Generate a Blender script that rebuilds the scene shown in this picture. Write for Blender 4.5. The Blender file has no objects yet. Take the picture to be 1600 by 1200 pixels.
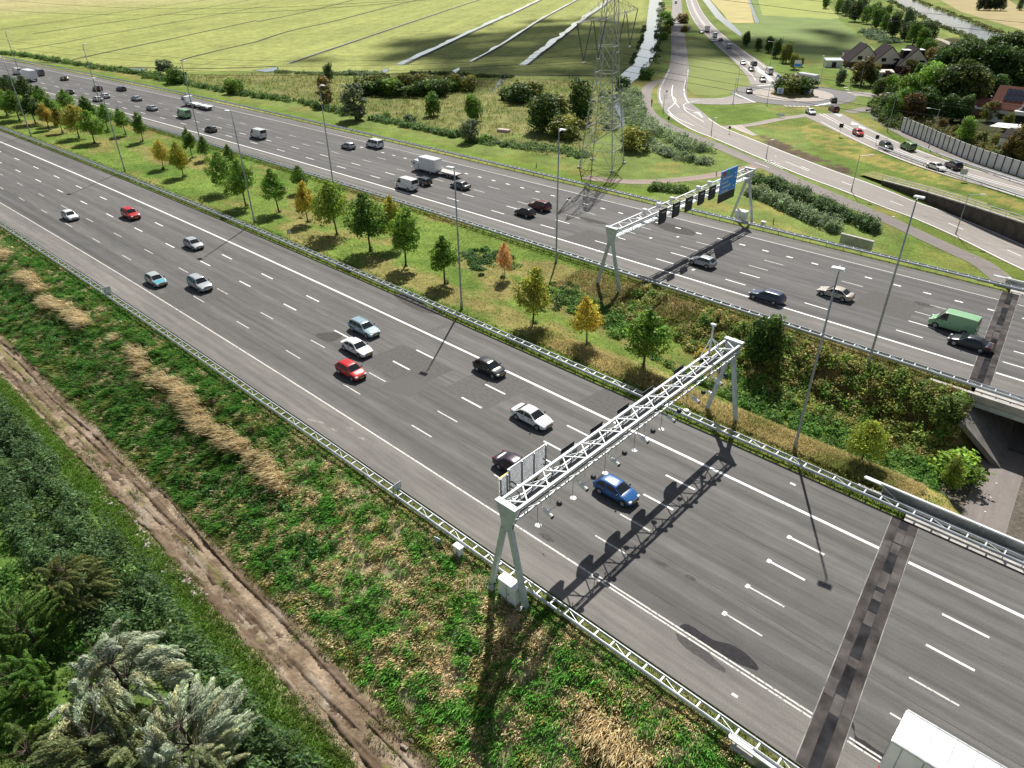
import bpy, bmesh, math, random
import numpy as np
from mathutils import Vector, Matrix
random.seed(7); RNG = np.random.default_rng(7)
SC = bpy.context.scene
COL = SC.collection
# ------------------------------------------------------------------ camera (solved from lane lines and lamp posts)
F, PITCH, ROLL, YAW, CH = 1109.401, 0.558300783, -0.0131663087, -0.810358118, 41.2
def _rot():
    cp, sp, cr, sr, cy, sy = math.cos(PITCH), math.sin(PITCH), math.cos(ROLL), math.sin(ROLL), math.cos(YAW), math.sin(YAW)
    fw = np.array([cy*cp, sy*cp, -sp]); rt = np.array([sy, -cy, 0.]); up = np.cross(rt, fw)
    r2, u2 = cr*rt+sr*up, -sr*rt+cr*up
    m = np.array([-1., -1., 1.])
    return r2*m, u2*m, fw*m
R_, U_, W_ = _rot()
def ray(px, py): return (px-800)*R_-(py-600)*U_+F*W_
def at(px, py, z=0.):
    d = ray(px, py); t = (z-CH)/d[2]
    return np.array([d[0]*t, d[1]*t, z])
def proj(P):
    v = np.array([P[0], P[1], P[2]-CH]); d = v@W_
    return 800+F*(v@R_)/d, 600-F*(v@U_)/d
def height_for(base, py):
    lo, hi = 0., 80.
    for _ in range(40):
        m = (lo+hi)/2
        if proj((base[0], base[1], base[2]+m))[1] > py: lo = m
        else: hi = m
    return lo
cam = bpy.data.cameras.new('camera'); cam_o = bpy.data.objects.new('camera', cam); COL.objects.link(cam_o)
cam.sensor_width = 36; cam.lens = F/1600*36; cam.clip_end = 6000; cam.clip_start = 0.5
cam_o.matrix_world = Matrix(((R_[0], U_[0], -W_[0], 0), (R_[1], U_[1], -W_[1], 0), (R_[2], U_[2], -W_[2], CH), (0, 0, 0, 1)))
SC.camera = cam_o
# ------------------------------------------------------------------ noise
def _hash(ix, iy, s):
    h = (ix.astype(np.int64)*374761393+iy.astype(np.int64)*668265263+s*974634) & 0x7fffffff
    h = ((h ^ (h >> 13))*1274126177) & 0x7fffffff
    return ((h ^ (h >> 16)) & 0xffff)/65535.
def vnoise(x, y, s=0):
    x = np.asarray(x, float); y = np.asarray(y, float)
    ix, iy = np.floor(x), np.floor(y); fx, fy = x-ix, y-iy
    fx = fx*fx*(3-2*fx); fy = fy*fy*(3-2*fy)
    a, b, c, d = _hash(ix, iy, s), _hash(ix+1, iy, s), _hash(ix, iy+1, s), _hash(ix+1, iy+1, s)
    return (a*(1-fx)+b*fx)*(1-fy)+(c*(1-fx)+d*fx)*fy
def fbm(x, y, s=0, o=3):
    r = 0; a = .5; t = 0
    for k in range(o):
        r = r+a*vnoise(np.asarray(x)*2**k, np.asarray(y)*2**k, s+k*17); t += a; a *= .5
    return r/t
def ss(a, b, x):
    t = np.clip((np.asarray(x, float)-a)/(b-a), 0, 1); return t*t*(3-2*t)
# ------------------------------------------------------------------ land shape
def shift(x):
    x = np.asarray(x, float); return np.where(x < -40, 1.3e-4*(x+40)**2, 0.)
def sh(x): return float(shift(x))
def joint_x(y):
    y = np.asarray(y, float); return np.where(y > 66, -8.9-.115*(y-80), -4.4-.125*(y-28.3))
def zdip(x): return -2-3*ss(-52, -14, x)
WALL = [(-50., 160.3), (-44.8, 158.2), (-35.3, 155.5), (-26., 151.8), (-17.3, 147.8), (-5., 142.0), (20., 130.)]
def wall_y(x): return np.interp(x, [p[0] for p in WALL], [p[1] for p in WALL])
def land(x, y, rough=True):
    x = np.asarray(x, float); y = np.asarray(y, float); t = y+shift(x)
    # near side: slope down to the muddy track
    z = np.interp(t, [-40, 8, 10.5, 16.2, 18, 25, 26.3, 28.2], [-4.6, -4.4, -4., -4., -3.2, -.5, -.2, -.1])
    z = np.where(t > 28.2, -.1, z)
    # median, sinking towards the underpass on the right
    d = .35+4.5*ss(-58, -12, x)
    near = ss(59, 67, t); far = 1-ss(72.5, 79, t)
    med = -.1-d*np.minimum(near, far)
    z = np.where((t > 55) & (t < 80), med, z)
    z = np.where((t >= 55) & (t < 56), np.minimum(z, -.06), z)
    # beyond the far carriageway
    fz = np.where(y < wall_y(x)+2.3, zdip(x), -2.+.5*ss(-60, -20, x))
    fz = np.where(x < -52, -2., fz)
    zz = -.1+(fz+.1)*ss(112.6, 119, t)
    z = np.where(t > 111, zz, z)
    # under the bridge decks
    u = x-joint_x(y)
    under = ((t > 27.2) & (t < 55.2)) | ((t > 79.6) & (t < 112))
    z = np.where(under & (u > .6), np.interp(u, [.6, 1.0, 5.6, 6.], [-.1, -1.6, -5.2, -5.2]), z)
    gap = (t > 54) & (t < 80.)
    z = np.where(gap, z+(-5.-z)*ss(-5.5, -1.0, x+.2*(t-60))*ss(57.5, 60.5, t), z)
    if rough:
        m = ss(16.3, 18, t)*(1-ss(26, 27, t))
        z = z+m*(fbm(x*.9, y*.9, 3)-.5)*.75
        m2 = 1-ss(9.6, 10.4, t)
        z = z+m2*(fbm(x*.5, y*.5, 5)-.5)*1.2
        mt = ss(10.2, 11, t)*(1-ss(15.6, 16.3, t))
        ruts = np.exp(-((t-12.1-.25*np.sin(x*.11))/.33)**2)+np.exp(-((t-14.3-.25*np.sin(x*.11))/.33)**2)+.7*np.exp(-((t-13.3-.4*np.sin(x*.07))/.22)**2)
        z = z+mt*((fbm(x*1.6, y*1.6, 9)-.5)*.28-.16*ruts)
    return z
def pt(px, py, up=0.):
    z = -1.
    for _ in range(14):
        p = at(px, py, z); z = .5*z+.5*float(land(p[0], p[1], False))
    return np.array([p[0], p[1], float(land(p[0], p[1], False))+up])
# ------------------------------------------------------------------ objects
def tag(o, label=None, cat=None, group=None, kind=None):
    if label: o['label'] = label
    if cat: o['category'] = cat
    if group: o['group'] = group
    if kind: o['kind'] = kind
    return o
def empty(name, loc=(0, 0, 0), rz=0., label=None, cat=None, group=None):
    o = bpy.data.objects.new(name, None); COL.objects.link(o)
    o.empty_display_size = .3
    o.location = [float(v) for v in loc]; o.rotation_euler = (0, 0, rz)
    return tag(o, label, cat, group)
def copy_tree(o, parent=None):
    c = o.copy(); COL.objects.link(c)
    if parent: c.parent = parent
    for ch in o.children: copy_tree(ch, c)
    return c
def link(name, me, parent=None):
    o = bpy.data.objects.new(name, me); COL.objects.link(o)
    if parent: o.parent = parent
    return o
class MB:
    def __init__(s): s.v = []; s.f = []; s.m = []; s.mi = 0
    def add(s, vs, fs):
        b = len(s.v); s.v += [tuple(float(c) for c in v) for v in vs]
        s.f += [tuple(i+b for i in f) for f in fs]; s.m += [s.mi]*len(fs); return s
    def box(s, c, d, rz=0., rx=0.):
        hx, hy, hz = d[0]/2, d[1]/2, d[2]/2
        M = Matrix.Rotation(rz, 3, 'Z') @ Matrix.Rotation(rx, 3, 'X')
        vs = [M @ Vector((x*hx, y*hy, z*hz))+Vector(c) for x in (-1, 1) for y in (-1, 1) for z in (-1, 1)]
        return s.add(vs, [(0, 1, 3, 2), (4, 6, 7, 5), (0, 4, 5, 1), (2, 3, 7, 6), (0, 2, 6, 4), (1, 5, 7, 3)])
    def cbox(s, c, d, ch=.03, rz=0.):
        # box with chamfered vertical and top edges
        hx, hy, hz = d[0]/2, d[1]/2, d[2]/2; ch = min(ch, hx*.6, hy*.6, hz*.6)
        M = Matrix.Rotation(rz, 3, 'Z')
        def ring(a, z): return [M @ Vector((x, y, z))+Vector(c) for x, y in ((-hx+a, -hy), (hx-a, -hy), (hx, -hy+a), (hx, hy-a), (hx-a, hy), (-hx+a, hy), (-hx, hy-a), (-hx, -hy+a))]
        r0 = ring(ch, -hz); r1 = ring(ch, hz-ch)
        k = Matrix.Diagonal((1-ch/hx, 1-ch/hy, 1)); r2 = [M @ (k @ (M.transposed() @ (v-Vector(c))))+Vector(c)+Vector((0, 0, ch)) for v in r1]
        fs = [tuple(range(7, -1, -1)), tuple(range(16, 24))]
        for b in (0, 8):
            for i in range(8): fs.append((b+i, b+(i+1) % 8, b+8+(i+1) % 8, b+8+i))
        return s.add(r0+r1+r2, fs)
    def bar(s, p, q, w, h=None):
        h = h or w; p = Vector(p); q = Vector(q); d = (q-p)
        if d.length < 1e-6: return s
        d.normalize(); u = Vector((0, 0, 1)) if abs(d.z) < .95 else Vector((1, 0, 0))
        a = d.cross(u).normalized(); b = a.cross(d).normalized()
        vs = [e+a*(x*w/2)+b*(y*h/2) for e in (p, q) for x, y in ((-1, -1), (1, -1), (1, 1), (-1, 1))]
        return s.add(vs, [(3, 2, 1, 0), (4, 5, 6, 7)]+[(i, (i+1) % 4, 4+(i+1) % 4, 4+i) for i in range(4)])
    def tube(s, p, q, r0, r1=None, n=8):
        r1 = r0 if r1 is None else r1; p = Vector(p); q = Vector(q); d = (q-p).normalized()
        u = Vector((0, 0, 1)) if abs(d.z) < .95 else Vector((1, 0, 0)); a = d.cross(u).normalized(); b = a.cross(d).normalized()
        vs = [e+(a*math.cos(t)+b*math.sin(t))*r for e, r in ((p, r0), (q, r1)) for t in [2*math.pi*i/n for i in range(n)]]
        return s.add(vs, [tuple(range(n-1, -1, -1)), tuple(range(n, 2*n))]+[(i, (i+1) % n, n+(i+1) % n, n+i) for i in range(n)])
    def prism(s, poly, z0, z1):
        n = len(poly); vs = [(x, y, z0) for x, y in poly]+[(x, y, z1) for x, y in poly]
        return s.add(vs, [tuple(range(n-1, -1, -1)), tuple(range(n, 2*n))]+[(i, (i+1) % n, n+(i+1) % n, n+i) for i in range(n)])
    def extr(s, poly, off):
        n = len(poly); o = Vector(off); vs = [Vector(p) for p in poly]; vs = vs+[v+o for v in vs]
        return s.add(vs, [tuple(range(n-1, -1, -1)), tuple(range(n, 2*n))]+[(i, (i+1) % n, n+(i+1) % n, n+i) for i in range(n)])
    def lathe(s, c, prof, n=12):
        vs = []
        for r, z in prof: vs += [(c[0]+r*math.cos(2*math.pi*i/n), c[1]+r*math.sin(2*math.pi*i/n), c[2]+z) for i in range(n)]
        fs = [(k*n+i, k*n+(i+1) % n, (k+1)*n+(i+1) % n, (k+1)*n+i) for k in range(len(prof)-1) for i in range(n)]
        return s.add(vs, fs+[tuple(range(n-1, -1, -1)), tuple(range((len(prof)-1)*n, len(prof)*n))])
    def quad(s, a, b, c, d): return s.add([a, b, c, d], [(0, 1, 2, 3)])
    def mesh(s, name, mats, smooth=False):
        me = bpy.data.meshes.new(name); me.from_pydata(s.v, [], s.f)
        for m in (mats if isinstance(mats, (list, tuple)) else [mats]): me.materials.append(m)
        if max(s.m, default=0) > 0: me.polygons.foreach_set('material_index', s.m)
        bm = bmesh.new(); bm.from_mesh(me); bmesh.ops.recalc_face_normals(bm, faces=bm.faces); bm.to_mesh(me); bm.free()
        if smooth: me.polygons.foreach_set('use_smooth', [True]*len(me.polygons))
        me.update(); return me
    def build(s, name, mats, parent=None, smooth=False):
        return link(name, s.mesh(name, mats, smooth), parent)
def np_mesh(name, V, Fq, mat, cols=None, attrs=None, smooth=False):
    me = bpy.data.meshes.new(name); n = Fq.shape[1]
    me.vertices.add(len(V)); me.vertices.foreach_set('co', np.asarray(V, np.float32).ravel())
    me.loops.add(Fq.size); me.loops.foreach_set('vertex_index', np.asarray(Fq, np.int32).ravel())
    me.polygons.add(len(Fq)); me.polygons.foreach_set('loop_start', np.arange(0, Fq.size, n, dtype=np.int32))
    me.update(calc_edges=True)
    if cols is not None:
        a = me.color_attributes.new('tint', 'FLOAT_COLOR', 'POINT')
        c = np.ones((len(V), 4), np.float32); c[:, :3] = cols; a.data.foreach_set('color', c.ravel())
    for k, arr in (attrs or {}).items():
        a = me.attributes.new(k, 'FLOAT', 'POINT'); a.data.foreach_set('value', np.asarray(arr, np.float32))
    if mat: me.materials.append(mat)
    if smooth: me.polygons.foreach_set('use_smooth', np.ones(len(Fq), bool))
    return me
# ------------------------------------------------------------------ materials
def new_mat(name):
    m = bpy.data.materials.new(name); m.use_nodes = True; nt = m.node_tree
    return m, nt, nt.nodes['Principled BSDF']
def N(nt, t, **kw):
    n = nt.nodes.new(t)
    for k, v in kw.items():
        if k.startswith('i_'): n.inputs[k[2:].replace('_', ' ')].default_value = v
        else: setattr(n, k, v)
    return n
def noise_mul(nt, col, scale, amt, coord='Object', detail=3., vec=None):
    """multiply a colour socket by noise in 1-amt..1+amt"""
    if vec is None:
        tc = N(nt, 'ShaderNodeTexCoord'); vec = tc.outputs[coord]
    nz = N(nt, 'ShaderNodeTexNoise'); nz.inputs['Scale'].default_value = scale; nz.inputs['Detail'].default_value = detail
    nt.links.new(vec, nz.inputs['Vector'])
    mr = N(nt, 'ShaderNodeMapRange'); mr.inputs['From Min'].default_value = .28; mr.inputs['From Max'].default_value = .72
    mr.inputs['To Min'].default_value = 1-amt; mr.inputs['To Max'].default_value = 1+amt
    nt.links.new(nz.outputs['Fac'], mr.inputs['Value'])
    vm = N(nt, 'ShaderNodeVectorMath', operation='SCALE')
    nt.links.new(col, vm.inputs[0]); nt.links.new(mr.outputs['Result'], vm.inputs['Scale'])
    return vm.outputs['Vector']
def rgb(nt, c):
    n = N(nt, 'ShaderNodeRGB'); n.outputs[0].default_value = (*c, 1); return n.outputs[0]
def simple(name, c, rough=.6, metal=0., amt=.12, scale=3., spec=None, coat=0.):
    m, nt, b = new_mat(name)
    nt.links.new(noise_mul(nt, rgb(nt, c), scale, amt), b.inputs['Base Color'])
    b.inputs['Roughness'].default_value = rough; b.inputs['Metallic'].default_value = metal
    if coat: b.inputs['Coat Weight'].default_value = coat
    if spec is not None: b.inputs['Specular IOR Level'].default_value = spec
    return m
def obj_mat(name, rough=.35, metal=0., coat=0., amt=.06, scale=2.):
    """colour comes from the object's own colour (paint, leaves)"""
    m, nt, b = new_mat(name); oi = N(nt, 'ShaderNodeObjectInfo')
    nt.links.new(noise_mul(nt, oi.outputs['Color'], scale, amt), b.inputs['Base Color'])
    b.inputs['Roughness'].default_value = rough; b.inputs['Metallic'].default_value = metal; b.inputs['Coat Weight'].default_value = coat
    return m
def leaf_mat(name, use_obj=True, trans=.3):
    m, nt, b = new_mat(name); nt.nodes.remove(b)
    at_ = N(nt, 'ShaderNodeAttribute', attribute_name='tint'); c = at_.outputs['Color']
    if use_obj:
        oi = N(nt, 'ShaderNodeObjectInfo'); mx = N(nt, 'ShaderNodeMix', data_type='RGBA', blend_type='MULTIPLY')
        mx.inputs[0].default_value = 1.; nt.links.new(c, mx.inputs[6]); nt.links.new(oi.outputs['Color'], mx.inputs[7]); c = mx.outputs[2]
    d = N(nt, 'ShaderNodeBsdfPrincipled'); d.inputs['Roughness'].default_value = .55; d.inputs['Specular IOR Level'].default_value = .25
    t = N(nt, 'ShaderNodeBsdfTranslucent'); ms = N(nt, 'ShaderNodeMixShader'); ms.inputs[0].default_value = trans
    nt.links.new(c, d.inputs['Base Color']); nt.links.new(c, t.inputs['Color'])
    nt.links.new(d.outputs[0], ms.inputs[1]); nt.links.new(t.outputs[0], ms.inputs[2])
    nt.links.new(ms.outputs[0], nt.nodes['Material Output'].inputs['Surface'])
    return m
M = {}
M['steel'] = simple('galvanised_steel', (.34, .36, .38), .45, .75, .2, 4.)
M['rail'] = simple('guard_rail_steel', (.50, .53, .57), .5, .3, .18, 1.2)
M['white_steel'] = simple('white_painted_steel', (.72, .74, .75), .5, 0., .16, 1.1)
M['dark_steel'] = simple('dark_grey_steel', (.16, .17, .18), .6, .2, .2, 2.)
M['grey_steel'] = simple('weathered_zinc', (.50, .55, .57), .5, .15, .18, 2.2)
M['pylon'] = simple('pylon_steel', (.40, .40, .39), .7, .1, .2, 1.)
M['white'] = simple('white_enamel', (.78, .78, .77), .4, 0., .05)
M['black'] = simple('matt_black', (.018, .02, .028), .55, 0., .2)
M['blue'] = simple('sign_blue', (.015, .27, .80), .45, 0., .08)
M['red'] = simple('sign_red', (.5, .02, .03), .4, 0., .05)
M['green'] = simple('sign_green', (.05, .42, .26), .4, 0., .05)
M['yellow'] = simple('sign_yellow', (.7, .5, .05), .4, 0., .05)
M['concrete'] = simple('concrete', (.42, .40, .37), .85, 0., .22, 1.3)
M['dark_concrete'] = simple('shade_darkened_concrete', (.085, .072, .06), .9, 0., .35, .9)  # concrete albedo darkened for the shaded face of the retaining wall
M['tyre'] = simple('tyre_rubber', (.02, .02, .021), .8)
M['rim'] = simple('alloy_rim', (.45, .46, .48), .35, .7)
M['glass'] = simple('dark_window_glass', (.012, .016, .02), .06, 0., .1, spec=.7)
M['trim'] = simple('black_plastic_trim', (.025, .025, .027), .6)
M['lamp_white'] = simple('headlamp_lens', (.7, .72, .74), .12)
M['lamp_red'] = simple('tail_lamp_lens', (.35, .01, .012), .15)
M['paint'] = obj_mat('car_paint', .28, 0., .6, .05)
M['bark'] = simple('bark', (.085, .062, .045), .9, 0., .35, 6.)
M['leaf'] = leaf_mat('leaves', True, .38); M['grass'] = leaf_mat('grass_blades', False, .45)
M['plate'] = simple('plate_yellow', (.75, .55, .06), .5)
# ------------------------------------------------------------------ the land sheet
def in_poly(x, y, poly):
    x = np.asarray(x); y = np.asarray(y); r = np.zeros(x.shape, bool); n = len(poly)
    for i in range(n):
        (x1, y1), (x2, y2) = poly[i][:2], poly[(i+1) % n][:2]
        c = (y1 > y) != (y2 > y)
        with np.errstate(divide='ignore', invalid='ignore'): r ^= c & (x < (x2-x1)*(y-y1)/(y2-y1)+x1)
    return r
def pxs(L): return [tuple(pt(a, b)[:2]) for a, b in L]
def steps(*segs):
    out = []
    for a, b, d in segs: out += list(np.arange(a, b, d))
    return np.array(out+[segs[-1][1]])
gx = steps((-3200, -1000, 120), (-1000, -400, 25), (-400, -132, 2.5), (-132, 6, .42), (6, 60, 3), (60, 1500, 90))
gy = steps((-400, -40, 40), (-40, 2, 1.2), (2, 30, .34), (30, 54, 3), (54, 82, .45), (82, 110, 3), (110, 330, 1.6), (330, 900, 12), (900, 3600, 110))
GX, GY = np.meshgrid(gx, gy); GZ = land(GX, GY)
FIELD = pxs([(-300, 84), (0, 92), (60, 96), (120, 100), (220, 116), (300, 113), (430, 109), (560, 118), (700, 118), (800, 122), (962, 124), (985, 100), (1000, 75), (1014, 0), (1018, -60), (-500, -60)])
MEADOW = pxs([(232, 122), (300, 118), (430, 114), (560, 122), (800, 124), (958, 128), (950, 190), (930, 225), (880, 248), (820, 236), (740, 215), (640, 196), (560, 180), (480, 160), (420, 147), (330, 138)])
WOOD = pxs([(1360, 100), (1480, 60), (1640, 60), (1700, 300), (1600, 255), (1410, 190), (1365, 185), (1372, 160)])
DIRT = pxs([(1183, 210), (1200, 212), (1262, 240), (1325, 262), (1335, 275), (1300, 268), (1250, 252), (1200, 228)])
DRY1 = pxs([(1250, 198), (1290, 185), (1330, 208), (1390, 250), (1440, 262), (1530, 290), (1600, 318), (1600, 330), (1480, 290), (1400, 268), (1320, 245), (1260, 220)])
T = GY+shift(GX)
n1 = fbm(GX*.13, GY*.13, 21); n2 = fbm(GX*.6, GY*.6, 22); n3 = fbm(GX*.035, GY*.035, 23)
def mixc(a, b, k): k = k[..., None]; return a*(1-k)+np.array(b)*k
c = np.zeros(GX.shape+(3,))+np.array((.16, .215, .055))
c = mixc(c, (.235, .215, .065), ss(.5, .68, n1)*.8); c = mixc(c, (.10, .165, .024), ss(.55, .7, n3)*.7)
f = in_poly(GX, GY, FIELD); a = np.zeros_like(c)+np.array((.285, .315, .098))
a = mixc(a, (.205, .255, .075), ss(-330, -190, GX-.25*GY)*.6); a = mixc(a, (.42, .37, .19), ss(-600, -820, GX+.0*GY)*.8)  # field toned greener and darker on the right, standing in for cloud shadow
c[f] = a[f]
mdw = in_poly(GX, GY, MEADOW); a = np.zeros_like(c)+np.array((.205, .215, .072)); a = mixc(a, (.12, .165, .04), ss(.45, .62, n1)*.8); a = mixc(a, (.26, .225, .11), ss(.58, .72, n2)*.5)
c[mdw] = a[mdw]
w = in_poly(GX, GY, WOOD); c[w] = (.05, .055, .02)
w = in_poly(GX, GY, DRY1); a = mixc(c, (.31, .26, .08), ss(.3, .6, n2)*.85); c[w] = a[w]
w = in_poly(GX, GY, DIRT); a = mixc(c, (.11, .08, .055), ss(.3, .45, n2)); c[w] = a[w]
# verges of the far carriageway
k = (T > 110)*(1-ss(112.3, 113.4, T)); c = mixc(c, (.21, .24, .06), k*ss(.35, .6, n2))
k = ss(112.2, 112.9, T)*(1-ss(115.0, 116.4, T))*(GX < -60); c = mixc(c, (.40, .30, .19), k*(.55+.45*n2))
k = ss(116.2, 117.5, T)*(1-ss(121, 124, T))*(GX < -75); c = mixc(c, (.13, .20, .028), k*.8)
# median
md = (T > 54) & (T < 81); a = np.zeros_like(c)+np.array((.155, .225, .045)); a = mixc(a, (.095, .17, .028), ss(.5, .62, n1)*.75); a = mixc(a, (.27, .22, .085), ss(.5, .64, fbm(GX*.11+9, GY*.2, 31))*.8)
strip_ = np.exp(-((T-66.5)/1.6)**2)*ss(-75, -60, GX); a = mixc(a, (.25, .205, .08), strip_*.8)
slope = ss(71, 74, T)*ss(-62, -45, GX); b = mixc(np.zeros_like(c)+np.array((.10, .105, .03)), (.22, .16, .075), ss(.42, .6, n2)); a = a*(1-slope[..., None])+b*slope[..., None]
yel = ss(56.6, 57.4, T)*(1-ss(59.5, 61, T))*ss(-55, -48, GX); a = mixc(a, (.34, .27, .10), yel*ss(.25, .5, n2))
a = mixc(a, (.13, .17, .03), (1-ss(55.8, 56.8, T))*.8); c[md] = a[md]
# near slope, track and the ground below it
ns = T < 28.4; a = np.zeros_like(c)+np.array((.085, .125, .03)); a = mixc(a, (.20, .155, .09), ss(.5, .66, n2)*.8)
right = ss(-62, -40, GX); a = mixc(a, (.40, .32, .21), right*ss(.44, .58, fbm(GX*.75, GY*.75, 41))*.75)
a = mixc(a, (.10, .14, .025), ss(26, 27, T)*.7)
tr = ss(11.1+.5*n2, 11.7+.5*n2, T)*(1-ss(15.0, 15.6, T+.9*n1-.4)); mud = mixc(np.zeros_like(c)+np.array((.275, .215, .155)), (.17, .125, .085), ss(.42, .62, fbm(GX*.45, GY*1.5, 43)))
mud = mixc(mud, (.17, .155, .06), ss(.56, .66, fbm(GX*.16, GY*.9, 44))*.7); mud = mixc(mud, (.36, .32, .26), ss(.64, .72, fbm(GX*.3, GY*1.2, 47))*.6)
a = a*(1-tr[..., None])+mud*tr[..., None]; lowg = 1-ss(10.6, 11.5, T); a = mixc(a, (.085, .155, .03), lowg*.9); c[ns] = a[ns]
under = (GZ < -4.6) & (T > 26) & (GX > -10); c[under] = (.13, .115, .095)
nv, nu = GX.shape
idx = np.arange(nv*nu).reshape(nv, nu)
Q = np.stack([idx[:-1, :-1], idx[:-1, 1:], idx[1:, 1:], idx[1:, :-1]], -1).reshape(-1, 4)
m, nt, b = new_mat('land_cover'); M['land'] = m
atn = N(nt, 'ShaderNodeAttribute', attribute_name='tint'); col = atn.outputs['Color']
col = noise_mul(nt, col, .35, .20); col = noise_mul(nt, col, 2.6, .28); col = noise_mul(nt, col, .02, .10); col = noise_mul(nt, col, .09, .10)
p0, p1 = at(625, 101, -2), at(800, 20, -2); ang = math.atan2(p1[1]-p0[1], p1[0]-p0[0])
tc = N(nt, 'ShaderNodeTexCoord'); mp = N(nt, 'ShaderNodeMapping'); mp.inputs['Rotation'].default_value = (0, 0, -ang); mp.vector_type = 'POINT'
sc = N(nt, 'ShaderNodeVectorMath', operation='MULTIPLY'); sc.inputs[1].default_value = (.006, .16, .1)
nt.links.new(tc.outputs['Object'], mp.inputs['Vector']); nt.links.new(mp.outputs[0], sc.inputs[0])
col = noise_mul(nt, col, 1., .13, vec=sc.outputs[0], detail=4.)
nt.links.new(col, b.inputs['Base Color']); b.inputs['Roughness'].default_value = .95; b.inputs['Specular IOR Level'].default_value = .1
nz = N(nt, 'ShaderNodeTexNoise'); nz.inputs['Scale'].default_value = 3.; nz.inputs['Detail'].default_value = 5.; nt.links.new(tc.outputs['Object'], nz.inputs['Vector'])
bp = N(nt, 'ShaderNodeBump'); bp.inputs['Strength'].default_value = .6; bp.inputs['Distance'].default_value = .25
nt.links.new(nz.outputs['Fac'], bp.inputs['Height']); nt.links.new(bp.outputs[0], b.inputs['Normal'])
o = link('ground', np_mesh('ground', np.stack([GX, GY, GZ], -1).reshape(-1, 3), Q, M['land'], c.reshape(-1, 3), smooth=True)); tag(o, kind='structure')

# ------------------------------------------------------------------ asphalt
def asphalt(name, tint=(1, 1, 1), amt=.15):
    m, nt, b = new_mat(name)
    la = N(nt, 'ShaderNodeAttribute', attribute_name='lat'); lo = N(nt, 'ShaderNodeAttribute', attribute_name='lon'); tn = N(nt, 'ShaderNodeAttribute', attribute_name='tint')
    def vec(a, b_):
        cx = N(nt, 'ShaderNodeCombineXYZ')
        for sock, src, k in ((0, lo, a), (1, la, b_)):
            mm = N(nt, 'ShaderNodeMath', operation='MULTIPLY'); mm.inputs[1].default_value = k
            nt.links.new(src.outputs['Fac'], mm.inputs[0]); nt.links.new(mm.outputs[0], cx.inputs[sock])
        return cx.outputs[0]
    c = tn.outputs['Color']
    c = noise_mul(nt, c, 1., amt*1.7, vec=vec(.012, .9)); c = noise_mul(nt, c, 1., amt*1.0, vec=vec(.05, .35)); c = noise_mul(nt, c, 1., amt*1.1, vec=vec(.25, 2.6), detail=4.)
    c = noise_mul(nt, c, 9., .13, detail=2.); c = noise_mul(nt, c, .9, .05)
    nt.links.new(c, b.inputs['Base Color']); b.inputs['Roughness'].default_value = .82; b.inputs['Specular IOR Level'].default_value = .35
    return m
M['asphalt'] = asphalt('asphalt'); M['tarmac'] = asphalt('old_tarmac', amt=.07)
def carriageway(name, cols, tints):
    xs = steps((-1500, -420, 15), (-420, -60, 2.5), (-60, 60, 4)); X, TT = np.meshgrid(xs, cols); Y = TT-shift(X)
    i = np.arange(X.size).reshape(X.shape); q = np.stack([i[:-1, :-1], i[:-1, 1:], i[1:, 1:], i[1:, :-1]], -1).reshape(-1, 4)
    tt = np.repeat(np.array(tints)[:, None, :], X.shape[1], 1).reshape(-1, 3)
    o = link(name, np_mesh(name, np.stack([X, Y, X*0.], -1).reshape(-1, 3), q, M['asphalt'], tt, {'lat': TT.ravel(), 'lon': X.ravel()})); return tag(o, kind='structure')
A0 = np.array((.124, .121, .117))
def lane_tints(cols, fn): return [A0*np.array(fn(t)) for t in cols]
def wheel(t, lanes):
    for a, b in lanes:
        if a < t < b:
            u = (t-a)/(b-a); return 1-.13*(math.exp(-((u-.27)/.13)**2)+math.exp(-((u-.73)/.13)**2))
    return 1.
LN = [(31.85, 35.35), (35.35, 38.8), (38.8, 42.25), (42.25, 45.8), (45.8, 49.4)]
LF = [(85.5, 88.7), (88.7, 92.3), (92.3, 95.6), (95.6, 98.95), (98.95, 102.6), (102.6, 106.6)]
def fn_near(t):
    if t < 31.8: return np.array((1.30, 1.26, 1.2))
    if t < 35.4: k = .88
    elif t < 42.3: k = .93
    elif t < 49.4: k = .98
    else: k = .93
    return np.array((k, k, k*1.0))*wheel(t, LN)
def fn_far(t):
    if t < 85.4: return np.array((1.12, 1.10, 1.06))
    if t > 106.7: return np.array((1.08, 1.06, 1.04))
    return np.array((.86, .86, .88))*wheel(t, LF)
cn = steps((28.35, 31.75, .85), (31.75, 31.86, .1), (31.9, 54.1, .42)); cf = steps((80.75, 85.35, 1.1), (85.35, 85.5, .14), (85.55, 106.6, .42), (106.65, 110.1, .86))
carriageway('motorway', cn, lane_tints(cn, fn_near)); carriageway('motorway', cf, lane_tints(cf, fn_far))
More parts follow.
